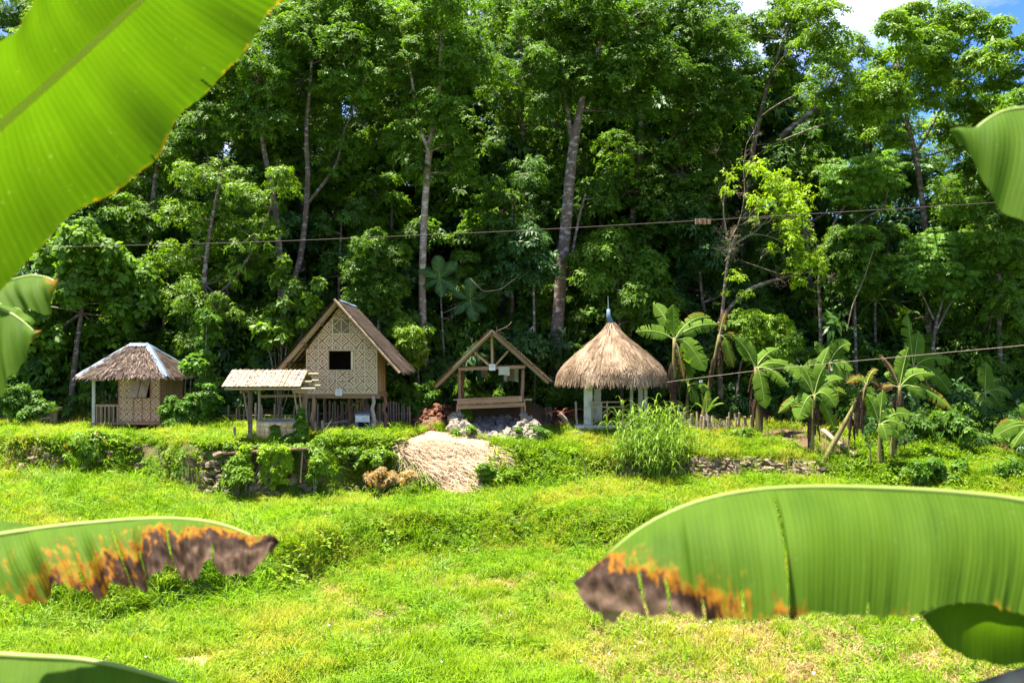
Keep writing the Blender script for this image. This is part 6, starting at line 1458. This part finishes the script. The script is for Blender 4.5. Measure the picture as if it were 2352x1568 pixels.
bush("dry marigold bush with small orange flowers at the foot of the hay", 37.7, [(855, 1095, 16), (880, 1100, 16), (905, 1098, 15), (930, 1095, 14), (950, 1085, 12), (870, 1080, 12)], 'fine', 'dry', .7, .22, L=.12, wr=.3)
fl = MB()
for _ in range(22):
    p = at(rng.uniform(845, 935), rng.uniform(1082, 1115), 37.3)
    for q in range(5): a = q * 1.257; fl.add([p, p + Vector((math.cos(a) * .05, -.02, math.sin(a) * .05)), p + Vector((math.cos(a + .9) * .05, -.02, math.sin(a + .9) * .05))], [(0, 1, 2)])
o = fl.build("blossoms", MAT['flower_orange'], [q for q in bpy.data.objects if q.get('label', '').startswith("dry marigold")][0]); o['kind'] = 'stuff'
bush("weedy green bush covering the left rubble heap's foot", 41.0, [(1058, 1000, 9), (1068, 1008, 10), (1050, 995, 8), (1082, 985, 6)], 'fine', 'leaf_bright', 1.2, .18, L=.12, wr=.6)
bush("leafy sapling bush among the coconut husks", 43.0, [(1065, 945, 9), (1050, 955, 8), (1075, 955, 7)], 'lance', 'leaf_bright', 1.0, .2, L=.2)
bush("ferny weeds on the right rubble heap", 41.3, [(1225, 985, 9), (1240, 992, 10), (1210, 990, 8), (1255, 1000, 10), (1190, 985, 5)], 'fine', 'leaf_vine', 1.2, .2, L=.11, wr=.4)
bush("leafy bush around the foot of the slender pale trunk", 45.6, [(955, 905, 18), (980, 920, 16), (940, 925, 16), (960, 940, 16), (1000, 910, 14), (930, 900, 14), (985, 890, 12)], 'fine', 'leaf_vine', 1.1, .3, L=.16, wr=.55)
bush("bright weeds in front of the low brown pickets", 42.2, [(1600, 1010, 12), (1625, 1005, 12), (1655, 1008, 13), (1685, 1000, 14), (1710, 995, 14), (1730, 1005, 14), (1580, 1005, 12)], 'fine', 'leaf_bright', 1.1, .24, L=.14, wr=.5)
bush("small round dark bush near the left edge of the field", 25.5, [(20, 1405, 26), (60, 1410, 26), (110, 1415, 24), (160, 1425, 22), (30, 1440, 24), (90, 1445, 22), (0, 1430, 26)], 'fine', 'weed', 1.0, .26, L=.09, wr=.55)
bush("shrubby weeds on the shaded slope at far right", 38.6, [(2100, 1075, 20), (2150, 1070, 22), (2200, 1080, 22), (2250, 1085, 20), (2120, 1095, 18), (2180, 1100, 18), (2300, 1090, 22), (2340, 1075, 22)], 'fine', 'leaf_vine', .8, .35, L=.13, wr=.5)

def frond(C, L0, npair, mat_, lenf=.45, drop=.5, w=.03):
    """feather frond along curve C -> V,Q,rn"""
    C = np.asarray(C); V = []; Q = []; rn = []; k = 0; d = np.r_[0, np.cumsum(np.linalg.norm(np.diff(C, axis=0), axis=1))]; T = nrm(np.gradient(C, axis=0))
    for i in range(npair):
        s = .12 + .88 * i / (npair - 1); p = np.array([np.interp(s * d[-1], d, C[:, q]) for q in range(3)]); t = np.array([np.interp(s * d[-1], d, T[:, q]) for q in range(3)])
        sd = np.cross(t, [0, 0, 1.0]); sd /= max(np.linalg.norm(sd), 1e-6); L = lenf * math.sin(.35 + 2.5 * s * .95) 
        for sg in (-1, 1):
            dr = sd * sg + t * .55 + np.array([0, 0, -drop * rng.uniform(.6, 1.3)]); dr /= np.linalg.norm(dr); nn = np.cross(dr, np.cross(t, dr)); nn /= max(np.linalg.norm(nn), 1e-6); ww = nn * w / 2
            a = p + dr * L * .5; b = p + dr * L + np.array([0, 0, -.12 * L]); V += [p - ww * .5, p + ww * .5, a + ww, a - ww, a - ww, a + ww, b + ww * .2, b - ww * .2]; Q += [(k, k + 1, k + 2, k + 3), (k + 4, k + 5, k + 6, k + 7)]; q_ = rng.random(); rn += [q_, q_]; k += 8
    return V, Q, rn
def palm(label, Y, centre, tips, npair=34, lenf=.5, mat='leaf_deep', w=.028, name="palm", drop=.5):
    c = at(centre[0], centre[1], Y); b = Vector((c.x, c.y, min(c.z, hz(c.x, c.y)) - .1)); t = thing(name, label, "palm", b)
    if c.z - b.z > .3: m = MB(); m.tube([b, c], [.11, .07], 8); m.build("trunk", MAT['bark'], t, smooth=True)
    for (tx, ty, arch, dY) in tips:
        tip = at(tx, ty, Y + dY); C = [tuple(p) for p in bez(c, c.lerp(tip, .45) + Vector((0, 0, arch)), tip, 12)]
        V, Q, rn = frond(C, 1, npair, None, lenf, drop, w); f = add_obj("frond", np_mesh("frond", V, Q, rn), t, mat=MAT[mat])
        m = MB(); m.tube([Vector(p) for p in C], list(np.linspace(.022, .005, 12)), 4, cap=False); m.build("rachis", MAT['banana_rib'], f)
palm("dark feathery palm fronds between the thick trunk and the round hut", 48.9, (1300, 830), [(1235, 790, .5, 0), (1265, 745, .4, .3), (1345, 745, .4, .3), (1370, 790, .4, -.2), (1310, 720, .2, .5), (1255, 850, .4, -.3), (1350, 700, .3, .8)])
palm("drooping palm fronds in deep shade at right behind the bananas", 50.3, (2010, 690), [(1910, 740, .7, 0), (1950, 640, .5, .3), (2080, 640, .5, .3), (2110, 730, .7, 0), (2000, 600, .3, .6), (1940, 800, .9, -.4), (2060, 790, .9, -.4), (1900, 690, .6, .4)], lenf=.65)
palm("small bright palm seedling behind the low pickets", 43.4, (1622, 950), [(1612, 905, .05, .1), (1648, 912, .25, 0), (1660, 925, .3, -.1), (1600, 925, .2, 0), (1625, 900, .05, .1)], 14, .25, 'leaf_bright', .04, drop=.2)

# breadfruit: whorls of big lobed leaves
def lobed(label, Y, crowns):
    c0 = crowns[0]; b = at(c0[0] + 15, 915, Y); b.z = hz(b.x, b.y); t = thing("breadfruit_tree", label, "tree", b); m = MB(); top = at(c0[0], c0[1], Y)
    m.tube(bez(b, b.lerp(top, .5), top, 7), list(np.linspace(.07, .03, 7)), 7)
    for (cx_, cy_, tips) in crowns:
        c = at(cx_, cy_, Y); 
        if (c - top).length > .05: m.tube([b.lerp(top, .7), c], [.03, .015], 5)
        for tx, ty in tips:
            tip = at(tx, ty, Y - .25 + rng.uniform(-.3, .3)); C = np.array([tuple(p) for p in bez(c, c.lerp(tip, .5) + Vector((0, -.05, .12)), tip, 9)]); T = nrm(np.gradient(C, axis=0)); V = []; Q = []; rn = []; k = 0; L = np.linalg.norm(C[-1] - C[0])
            for i in range(9):
                s = .12 + .86 * i / 8; p = np.array([np.interp(s, np.linspace(0, 1, 9), C[:, q]) for q in range(3)]); tt = T[min(8, i)]; up = np.array([0, -.75, .65]); sd = np.cross(tt, up); sd /= np.linalg.norm(sd); ln = L * .40 * math.sin(.45 + 2.45 * s)
                for sg in (-1, 1):
                    dr = sd * sg * .85 + tt * .5; dr /= np.linalg.norm(dr); w = tt * L * .062; V += [p - w, p + w, p + dr * ln * .75 + w * .7, p + dr * ln * .75 - w * .5, p + dr * ln * .75 - w * .5, p + dr * ln * .75 + w * .7, p + dr * ln + tt * L * .03, p + dr * ln + tt * L * .02]; Q += [(k, k + 1, k + 2, k + 3), (k + 4, k + 5, k + 6, k + 7)]; q_ = rng.uniform(.5, 1); rn += [q_, q_]; k += 8
            lf = add_obj("leaf", np_mesh("leaf", V, Q, rn), t, mat=MAT['leaf_shade']); mr = MB(); mr.tube([Vector(p) for p in C], list(np.linspace(.014, .004, 9)), 4); mr.build("midrib", MAT['banana_rib'], lf)
    m.build("trunk", MAT['bark'], t, smooth=True)
lobed("young breadfruit tree with big deeply lobed leaves right of the slender trunk", 48.3, [(1010, 640, [(1005, 590), (1048, 605), (965, 620), (1045, 665), (975, 660), (1015, 680)]), (1080, 690, [(1080, 640), (1120, 675), (1040, 670), (1045, 720), (1090, 735), (1115, 715)])])

# hanging lianas and small twigs at the forest edge
for k, (pts, lab) in enumerate((([(1010, 575), (1022, 590), (1030, 605)], None), ([(1080, 640), (1110, 670), (1150, 665), (1195, 630)], "thin curved liana sagging above the open shed"), ([(1945, 760), (1958, 700), (1985, 640), (2010, 560)], "long bare liana slanting up behind the bananas"), ([(500, 260), (530, 300), (545, 340)], None), ([(1225, 935), (1232, 840), (1215, 790), (1240, 770)], "dead looping liana left of the thick trunk's foot"))):
    if not lab: continue
    m = MB(); P_ = resample([at(x, y, 46.2) for x, y in pts], 20); m.tube([Vector(p) for p in P_], .022, 5, cap=False); o = m.build("liana", MAT['twig'], base=Vector(P_[0])); tag(o, lab, "liana")
# broken stump and boards at the far left
t = thing("stump", "grey weathered tree stump with boards left of the hip-roofed hut", "stump", at(120, 965, 44.8)); m = MB(); m.tube([at(118, 968, 44.8), at(122, 935, 44.8)], [.25, .20], 10); m.build("trunk", MAT['wood_grey'], t)
m = MB(); m.bar(at(85, 942, 44.6), at(138, 938, 44.6), .5, .12); m.build("board", MAT['wood_grey'], t); m = MB(); m.bar(at(88, 962, 44.5), at(118, 958, 44.5), .2, .1); m.build("board", MAT['wood_grey'], t)

# ------------------------------------------------------------------ shaded thicket on the forest floor
def thicket_mesh(style, L, n, r, mat):
    C = rng.normal(size=(n, 3)) * np.array([r, r, r * .55]) * .55 + np.array([0, 0, r * .75]); V, Q, rn = leaf_clumps(C, np.full(n, .38 * r), L, STY[style][1], 9, 6, .8, -.6, .5); me = np_mesh("thicket_bush", V, Q, rn); me.materials.append(mat); return me
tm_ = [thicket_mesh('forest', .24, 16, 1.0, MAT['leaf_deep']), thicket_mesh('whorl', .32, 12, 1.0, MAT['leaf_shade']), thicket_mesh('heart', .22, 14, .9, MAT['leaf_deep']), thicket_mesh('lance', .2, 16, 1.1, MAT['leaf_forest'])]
n = 1500; y = 46.6 + 34 * rng.random(n) ** 1.5; x = rng.uniform(-1, 1, n) * y * .57; xr = rng.uniform(15.5, 24, 90); y = np.r_[y, 41.5 + (xr - 15.5) * -.15 + rng.uniform(0, 6, 90)]; x = np.r_[x, xr]; z = height(x, y)
P, rot, scl, idx = scat_args(x, y, z - .1, .8, 1.9, 4, .1, (.8, 1.5))
near = y < 48.5; scl[near] *= .55; P[near, 2] -= .05
scatter("forest_undergrowth", "dark leafy undergrowth covering the forest floor behind the huts", "undergrowth", P, rot, scl, idx, tm_, "thicket_bush")
n = 420; y = rng.uniform(78, 100, n); x = rng.uniform(-1, 1, n) * y * .6; z = height(x, y)
keep = (x / y) < .28
P, rot, scl, idx = scat_args(x[keep], y[keep], z[keep], 2.2, 3.4, 4, .1, (1.3, 2.4))
scatter("far_forest", "mass of distant forest foliage closing the gaps between the trunks", "forest", P, rot, scl, idx, tm_, "thicket_bush")

# ------------------------------------------------------------------ near banana plants framing the view
def ruled(A, B, na, nb, bulge, burn, ripple=.0, rfreq=30., tears=(), edge_rag=0.0, slits=()):
    """surface from the midrib curve A to the edge curve B (lists of points at their own distances)"""
    A = resample(A, na); B = resample(B, na); d = np.r_[0, np.cumsum(np.linalg.norm(np.diff(A, axis=0), axis=1))]
    V = []; Q = []; al = []; ac = []; bu = []; T = nrm(np.gradient(A, axis=0))
    for i in range(na):
        a, b = A[i], B[i].copy(); tp_ = min(1, (i / (na - 1)) / .12); b = a + (b - a) * max(.03, tp_ * tp_ * (3 - 2 * tp_))
        if edge_rag: b = b + (b - a) * rng.normal(0, edge_rag)
        nn = np.cross(T[i], b - a); nn /= max(np.linalg.norm(nn), 1e-6)
        if nn[2] < 0: nn = -nn
        for j in range(nb + 1):
            v = j / nb; bq = float(burn(i / (na - 1), v)); p = a + (b - a) * v + nn * bulge * math.sin(math.pi * v) + nn * ripple * v * (1 + .25 * bq) * (math.sin(d[i] * rfreq) + .5 * math.sin(d[i] * rfreq * 2.3 + 1)) + nn * .0045 * min(1, max(0, bq - .35) * 2) * (math.sin(v * 19 + d[i] * 47) + .7 * math.sin(v * 31 - d[i] * 83))
            for (tp, amt, wid) in tears:
                s = i / (na - 1)
                if s >= tp: p = p + nn * amt * v * math.exp(-((s - tp) / wid) ** 2)
            V.append(p); al.append(d[i]); ac.append(v); bu.append(burn(i / (na - 1), v))
    W_ = nb + 1
    for i in range(na - 1):
        sl = [v0 for (s0, v0) in slits if abs(i / (na - 1) - s0) < .5 / na]
        for j in range(nb):
            if sl and j / nb >= sl[0]: continue
            Q.append((i * W_ + j, i * W_ + j + 1, (i + 1) * W_ + j + 1, (i + 1) * W_ + j))
    return np.array(V), np.array(Q), np.array(al), np.array(ac), np.array(bu)

def near_leaf(plant, mid, halves, mat, rib=.016, ribmat='banana_rib', stem_pt=None, rib_on=True):
    """mid: (px,py,Y) points; halves: dicts for ruled()"""
    Vs = []; Qs = []; A_ = []; C_ = []; B_ = []; k = 0; M_ = [at(*p) for p in mid]
    for h in halves:
        V, Q, al, ac, bu = ruled(M_, [at(*p) for p in h['edge']], h.get('na', 90), h.get('nb', 14), h.get('bulge', .03), h['burn'], h.get('ripple', 0), h.get('rfreq', 30), h.get('tears', ()), h.get('rag', 0), h.get('slits', ()))
        Vs.append(V); Qs.append(Q + k); A_.append(al); C_.append(ac); B_.append(bu); k += len(V)
    lf = add_obj("leaf", np_mesh("leaf", np.concatenate(Vs), np.concatenate(Qs), smooth=True, extra={"along": np.concatenate(A_), "across": np.concatenate(C_), "burn": np.concatenate(B_)}), plant, mat=MAT[mat])
    if rib_on:
        m = MB(); P = [Vector(p) for p in resample(M_, 40)]; m.tube(P, list(np.linspace(rib, rib * .35, 40)), 8); m.build("midrib", MAT[ribmat], lf, smooth=True)
    if stem_pt is not None:
        m = MB(); a = Vector(stem_pt); b = M_[0]; m.tube(bez(a, (a + b) / 2 + Vector((0, 0, .12)), b + (b - a) * .01, 8), list(np.linspace(.028, rib, 8)), 8); m.build("petiole", MAT['banana_rib'], plant, smooth=True)
    return lf

def near_plant(label, x, y, top):
    b = Vector((x, y, hz(x, y))); t = thing("banana_plant", label, "banana plant", b); m = MB(); tp = Vector((x, y, top)); m.tube(bez(b - Vector((0, 0, .1)), b.lerp(tp, .5) + Vector((.03, 0, 0)), tp, 8), list(np.linspace(.11, .05, 8)), 12); m.build("stem", MAT['banana_stem'], t, smooth=True); return t, tp

# huge backlit leaf at upper left
t, tp = near_plant("banana plant with huge backlit yellow-green leaf filling the upper left corner", -2.35, 2.3, 4.0)
mid = [(-230, 500, 2.30), (-110, 392, 2.33), (0, 288, 2.37), (170, 140, 2.42), (330, -5, 2.48), (470, -130, 2.52), (560, -220, 2.55)]
low = [(-230, 860, 2.52), (-60, 720, 2.56), (0, 655, 2.58), (65, 600, 2.60), (120, 541, 2.62), (190, 482, 2.65), (272, 430, 2.68), (330, 385, 2.70), (358, 366, 2.71), (385, 318, 2.73), (420, 270, 2.75), (478, 208, 2.78), (520, 160, 2.79), (552, 118, 2.80), (600, 60, 2.82), (655, 0, 2.84), (720, -90, 2.85), (640, -220, 2.75)]
upp = [(-260, 330, 2.18), (-90, 160, 2.18), (-30, 105, 2.19), (0, 92, 2.2), (32, 72, 2.2), (62, 46, 2.22), (78, 20, 2.23), (92, -20, 2.24), (180, -150, 2.27), (330, -260, 2.3), (520, -260, 2.45)]
bn = lambda s, v: .42 * max(0, (v - .965) / .035) ** 2
near_leaf(t, mid, [dict(edge=low, burn=bn, bulge=.05, ripple=.010, rfreq=22, na=260, nb=20, rag=.004, slits=((.63, .9), (.48, .94))), dict(edge=upp, burn=bn, bulge=.03, ripple=.006, na=130, nb=14)], 'banana_back', .014, 'banana_rib_back', tp)

# two torn leaf lobes at left
t, tp = near_plant("banana plant with two drooping torn leaf ends at the left edge", -3.1, 4.3, 4.6)
near_leaf(t, [(-150, 690, 4.25), (-60, 668, 4.2), (0, 652, 4.15), (40, 640, 4.1), (75, 632, 4.08), (112, 638, 4.05), (133, 652, 4.03)],
    [dict(edge=[(-150, 780, 4.0), (-60, 720, 4.0), (0, 703, 3.98), (45, 706, 3.97), (75, 714, 3.96), (106, 727, 3.95), (128, 668, 3.98)], burn=lambda s, v: max(0, (s - .80) / .2) * .8 * (1 - .5 * v) + .25 * max(0, (v - .95) / .05), bulge=.03, ripple=.012, rfreq=40, rag=.01)], 'banana_near', .012, 'banana_rib', tp, True)
near_leaf(t, [(-150, 705, 4.1), (-60, 700, 4.05), (0, 708, 4.0), (30, 722, 3.97), (60, 744, 3.95), (85, 768, 3.93)],
    [dict(edge=[(-150, 1000, 3.85), (-60, 950, 3.85), (0, 905, 3.85), (22, 880, 3.85), (42, 850, 3.86), (58, 815, 3.87), (84, 772, 3.9)], burn=lambda s, v: max(0, (s - .86) / .14) * .62 + .18 * max(0, (v - .93) / .07), bulge=.02, ripple=.014, rfreq=38, rag=.012)], 'banana_near', .010, 'banana_rib', tp + Vector((0, 0, -.15)))
near_leaf(t, [(-60, 690, 4.6), (10, 700, 4.6), (45, 710, 4.6), (75, 745, 4.6)], [dict(edge=[(-60, 730, 4.5), (10, 725, 4.5), (40, 735, 4.5), (70, 748, 4.5)], burn=lambda s, v: 0.0, bulge=.02, ripple=.01)], 'banana_near', .008)

# withered leaf and a dull leaf below it, lower left
t, tp = near_plant("banana plant with brown-edged withering leaf arching in at lower left", -3.0, 3.0, 3.05)
mid = [(-220, 1290, 3.0), (-80, 1247, 3.0), (0, 1228, 3.0), (140, 1208, 3.0), (290, 1194, 3.0), (380, 1190, 2.98), (460, 1194, 2.95), (520, 1206, 2.92), (575, 1228, 2.90), (606, 1250, 2.88), (624, 1266, 2.87)]
low = [(-220, 1390, 2.82), (-80, 1380, 2.82), (0, 1372, 2.82), (85, 1376, 2.82), (130, 1362, 2.80), (175, 1342, 2.78), (225, 1362, 2.78), (265, 1358, 2.77), (300, 1345, 2.82), (335, 1338, 2.75), (360, 1315, 2.74), (400, 1310, 2.80), (440, 1322, 2.72), (475, 1312, 2.76), (520, 1312, 2.72), (560, 1304, 2.74), (604, 1292, 2.76), (622, 1270, 2.84)]
def bl(s, v):
    k = np.interp(s, [0, .25, .42, .55, .66, .8, 1], [.30, .40, .52, .62, .76, .86, .95]); return k * (.25 + .95 * v ** .9) * min(1, v * 5 + .12)
near_leaf(t, mid, [dict(edge=low, burn=bl, bulge=.035, ripple=.020, rfreq=34, na=210, nb=22, rag=.026, slits=((.41, .75), (.53, .15), (.60, .6), (.69, .3), (.83, .7)), tears=((.53, -.02, .02), (.68, -.02, .02))),
    dict(edge=[(-220, 1240, 3.25), (-80, 1205, 3.25), (0, 1196, 3.25), (40, 1198, 3.25), (95, 1214, 3.22), (290, 1215, 3.2), (380, 1212, 3.15), (460, 1214, 3.1), (520, 1224, 3.05), (575, 1245, 3.0), (606, 1262, 2.93), (624, 1270, 2.88)], burn=lambda s, v: .1 + .5 * s, bulge=.01, nb=8)], 'banana_near', .012, 'banana_rib', tp)
mid = [(-200, 1490, 2.6), (-60, 1500, 2.6), (60, 1507, 2.58), (170, 1512, 2.56), (260, 1525, 2.55), (340, 1546, 2.54), (420, 1572, 2.53), (520, 1630, 2.52)]
near_leaf(t, mid, [dict(edge=[(-200, 1760, 2.4), (-60, 1770, 2.4), (60, 1775, 2.4), (170, 1775, 2.4), (260, 1770, 2.4), (340, 1750, 2.42), (420, 1710, 2.45), (520, 1640, 2.5)], burn=lambda s, v: .14, bulge=.03, ripple=.008, tears=((.52, .03, .03),)),
    dict(edge=[(-200, 1520, 2.9), (-60, 1520, 2.9), (60, 1522, 2.9), (170, 1526, 2.88), (260, 1540, 2.85), (340, 1560, 2.8), (420, 1585, 2.7), (520, 1635, 2.55)], burn=lambda s, v: .05, bulge=.01, nb=8)], 'banana_near', .012, 'banana_rib', tp + Vector((0, -.1, -.25)))

# broad leaf with scorched tip, lower right
t, tp = near_plant("banana plant with broad green leaf scorched brown at its tip, lower right", 2.15, 2.3, 3.35)
mid = [(2560, 1205, 2.34), (2420, 1165, 2.34), (2300, 1142, 2.33), (2150, 1128, 2.32), (2000, 1121, 2.31), (1880, 1118, 2.30), (1760, 1122, 2.29), (1650, 1138, 2.28), (1560, 1165, 2.27), (1480, 1205, 2.26), (1420, 1250, 2.25), (1378, 1295, 2.24), (1362, 1325, 2.23)]
low = [(2560, 1470, 2.12), (2420, 1430, 2.12), (2330, 1398, 2.12), (2230, 1378, 2.12), (2170, 1388, 2.11), (2110, 1410, 2.10), (2040, 1414, 2.10), (1950, 1410, 2.09), (1860, 1407, 2.08), (1800, 1432, 2.06), (1740, 1425, 2.05), (1680, 1412, 2.05), (1600, 1421, 2.05), (1520, 1418, 2.05), (1450, 1408, 2.06), (1390, 1402, 2.08), (1345, 1394, 2.10)]
def br(s, v):
    k = np.interp(s, [0, .55, .68, .80, .9, 1], [.05, .12, .40, .64, .84, 1.0]); e = max(0, (v - .88) / .12) * .40 * max(0, math.sin(s * 31 + 1))
    tip = max(0, (s - .80) / .2); return min(1.1, k * (.12 + 1.0 * v ** 2.2) + e + tip * .55 * min(1, v * 2.5 + .1))
near_leaf(t, mid, [dict(edge=low, burn=br, bulge=.04, ripple=.006, rfreq=18, na=230, nb=24, rag=.010, slits=((.632, .12), (.47, .9), (.71, .8), (.78, .86), (.84, .75), (.88, .6)), tears=((.63, .035, .05), (.80, .02, .05))),
    dict(edge=[(2560, 1225, 2.62), (2420, 1190, 2.62), (2300, 1165, 2.60), (2150, 1152, 2.58), (2000, 1146, 2.56), (1880, 1144, 2.54), (1760, 1148, 2.52), (1650, 1162, 2.48), (1560, 1186, 2.44), (1480, 1222, 2.40), (1420, 1264, 2.35), (1378, 1305, 2.29), (1362, 1330, 2.25)], burn=lambda s, v: .1 + .4 * max(0, s - .8) * 5, bulge=.01, nb=8)], 'banana_near', .010, 'banana_rib', tp)
near_leaf(t, [(2560, 1400, 2.5), (2440, 1405, 2.5), (2352, 1402, 2.5), (2270, 1382, 2.48), (2200, 1378, 2.46), (2150, 1392, 2.45), (2116, 1412, 2.44)],
    [dict(edge=[(2560, 1560, 2.6), (2440, 1530, 2.6), (2352, 1520, 2.6), (2290, 1530, 2.6), (2230, 1512, 2.58), (2170, 1480, 2.55), (2122, 1420, 2.46)], burn=lambda s, v: .12 + .32 * max(0, (s - .62) / .38) * v + .5 * max(0, (s - .93) / .07), bulge=.04, ripple=.006, nb=14, rag=.008)], 'banana_near', .008, 'banana_rib', tp + Vector((0, 0, -.25)))
m = MB(); m.tube([at(2560, 1505, 2.2), at(2352, 1552, 2.2), at(2200, 1592, 2.2)], [.022, .02, .012], 8); m.build("dry_petiole", MAT['wood_dark'], t, smooth=True)
fl_ = MB(); P = [[at(1372 + 22 * j * (1 - .35 * i) + 9 * i + 4 * math.sin(i * 2 + j), 1396 + 15 * i + 5 * math.sin(j * 2.1 + i), 2.12 + .02 * j - .015 * i) for j in range(4)] for i in range(3)]; fl_.grid(P); fl_.build("torn_tip", MAT['banana_dead'], t)

# pale leaf coming in at upper right
t, tp = near_plant("banana plant with pale rippled leaf entering at the upper right edge", 2.5, 2.75, 4.7)
near_leaf(t, [(2600, 255, 2.75), (2440, 240, 2.72), (2352, 249, 2.7), (2315, 253, 2.69), (2285, 264, 2.68), (2250, 288, 2.67), (2222, 315, 2.66), (2206, 333, 2.65)],
    [dict(edge=[(2600, 760, 2.5), (2440, 620, 2.5), (2352, 530, 2.5), (2318, 492, 2.51), (2290, 455, 2.52), (2262, 415, 2.54), (2238, 375, 2.57), (2212, 340, 2.62)], burn=lambda s, v: .18 * max(0, (v - .96) / .04), bulge=.05, ripple=.016, rfreq=26, nb=18)], 'banana_near', .010, 'banana_rib', tp)
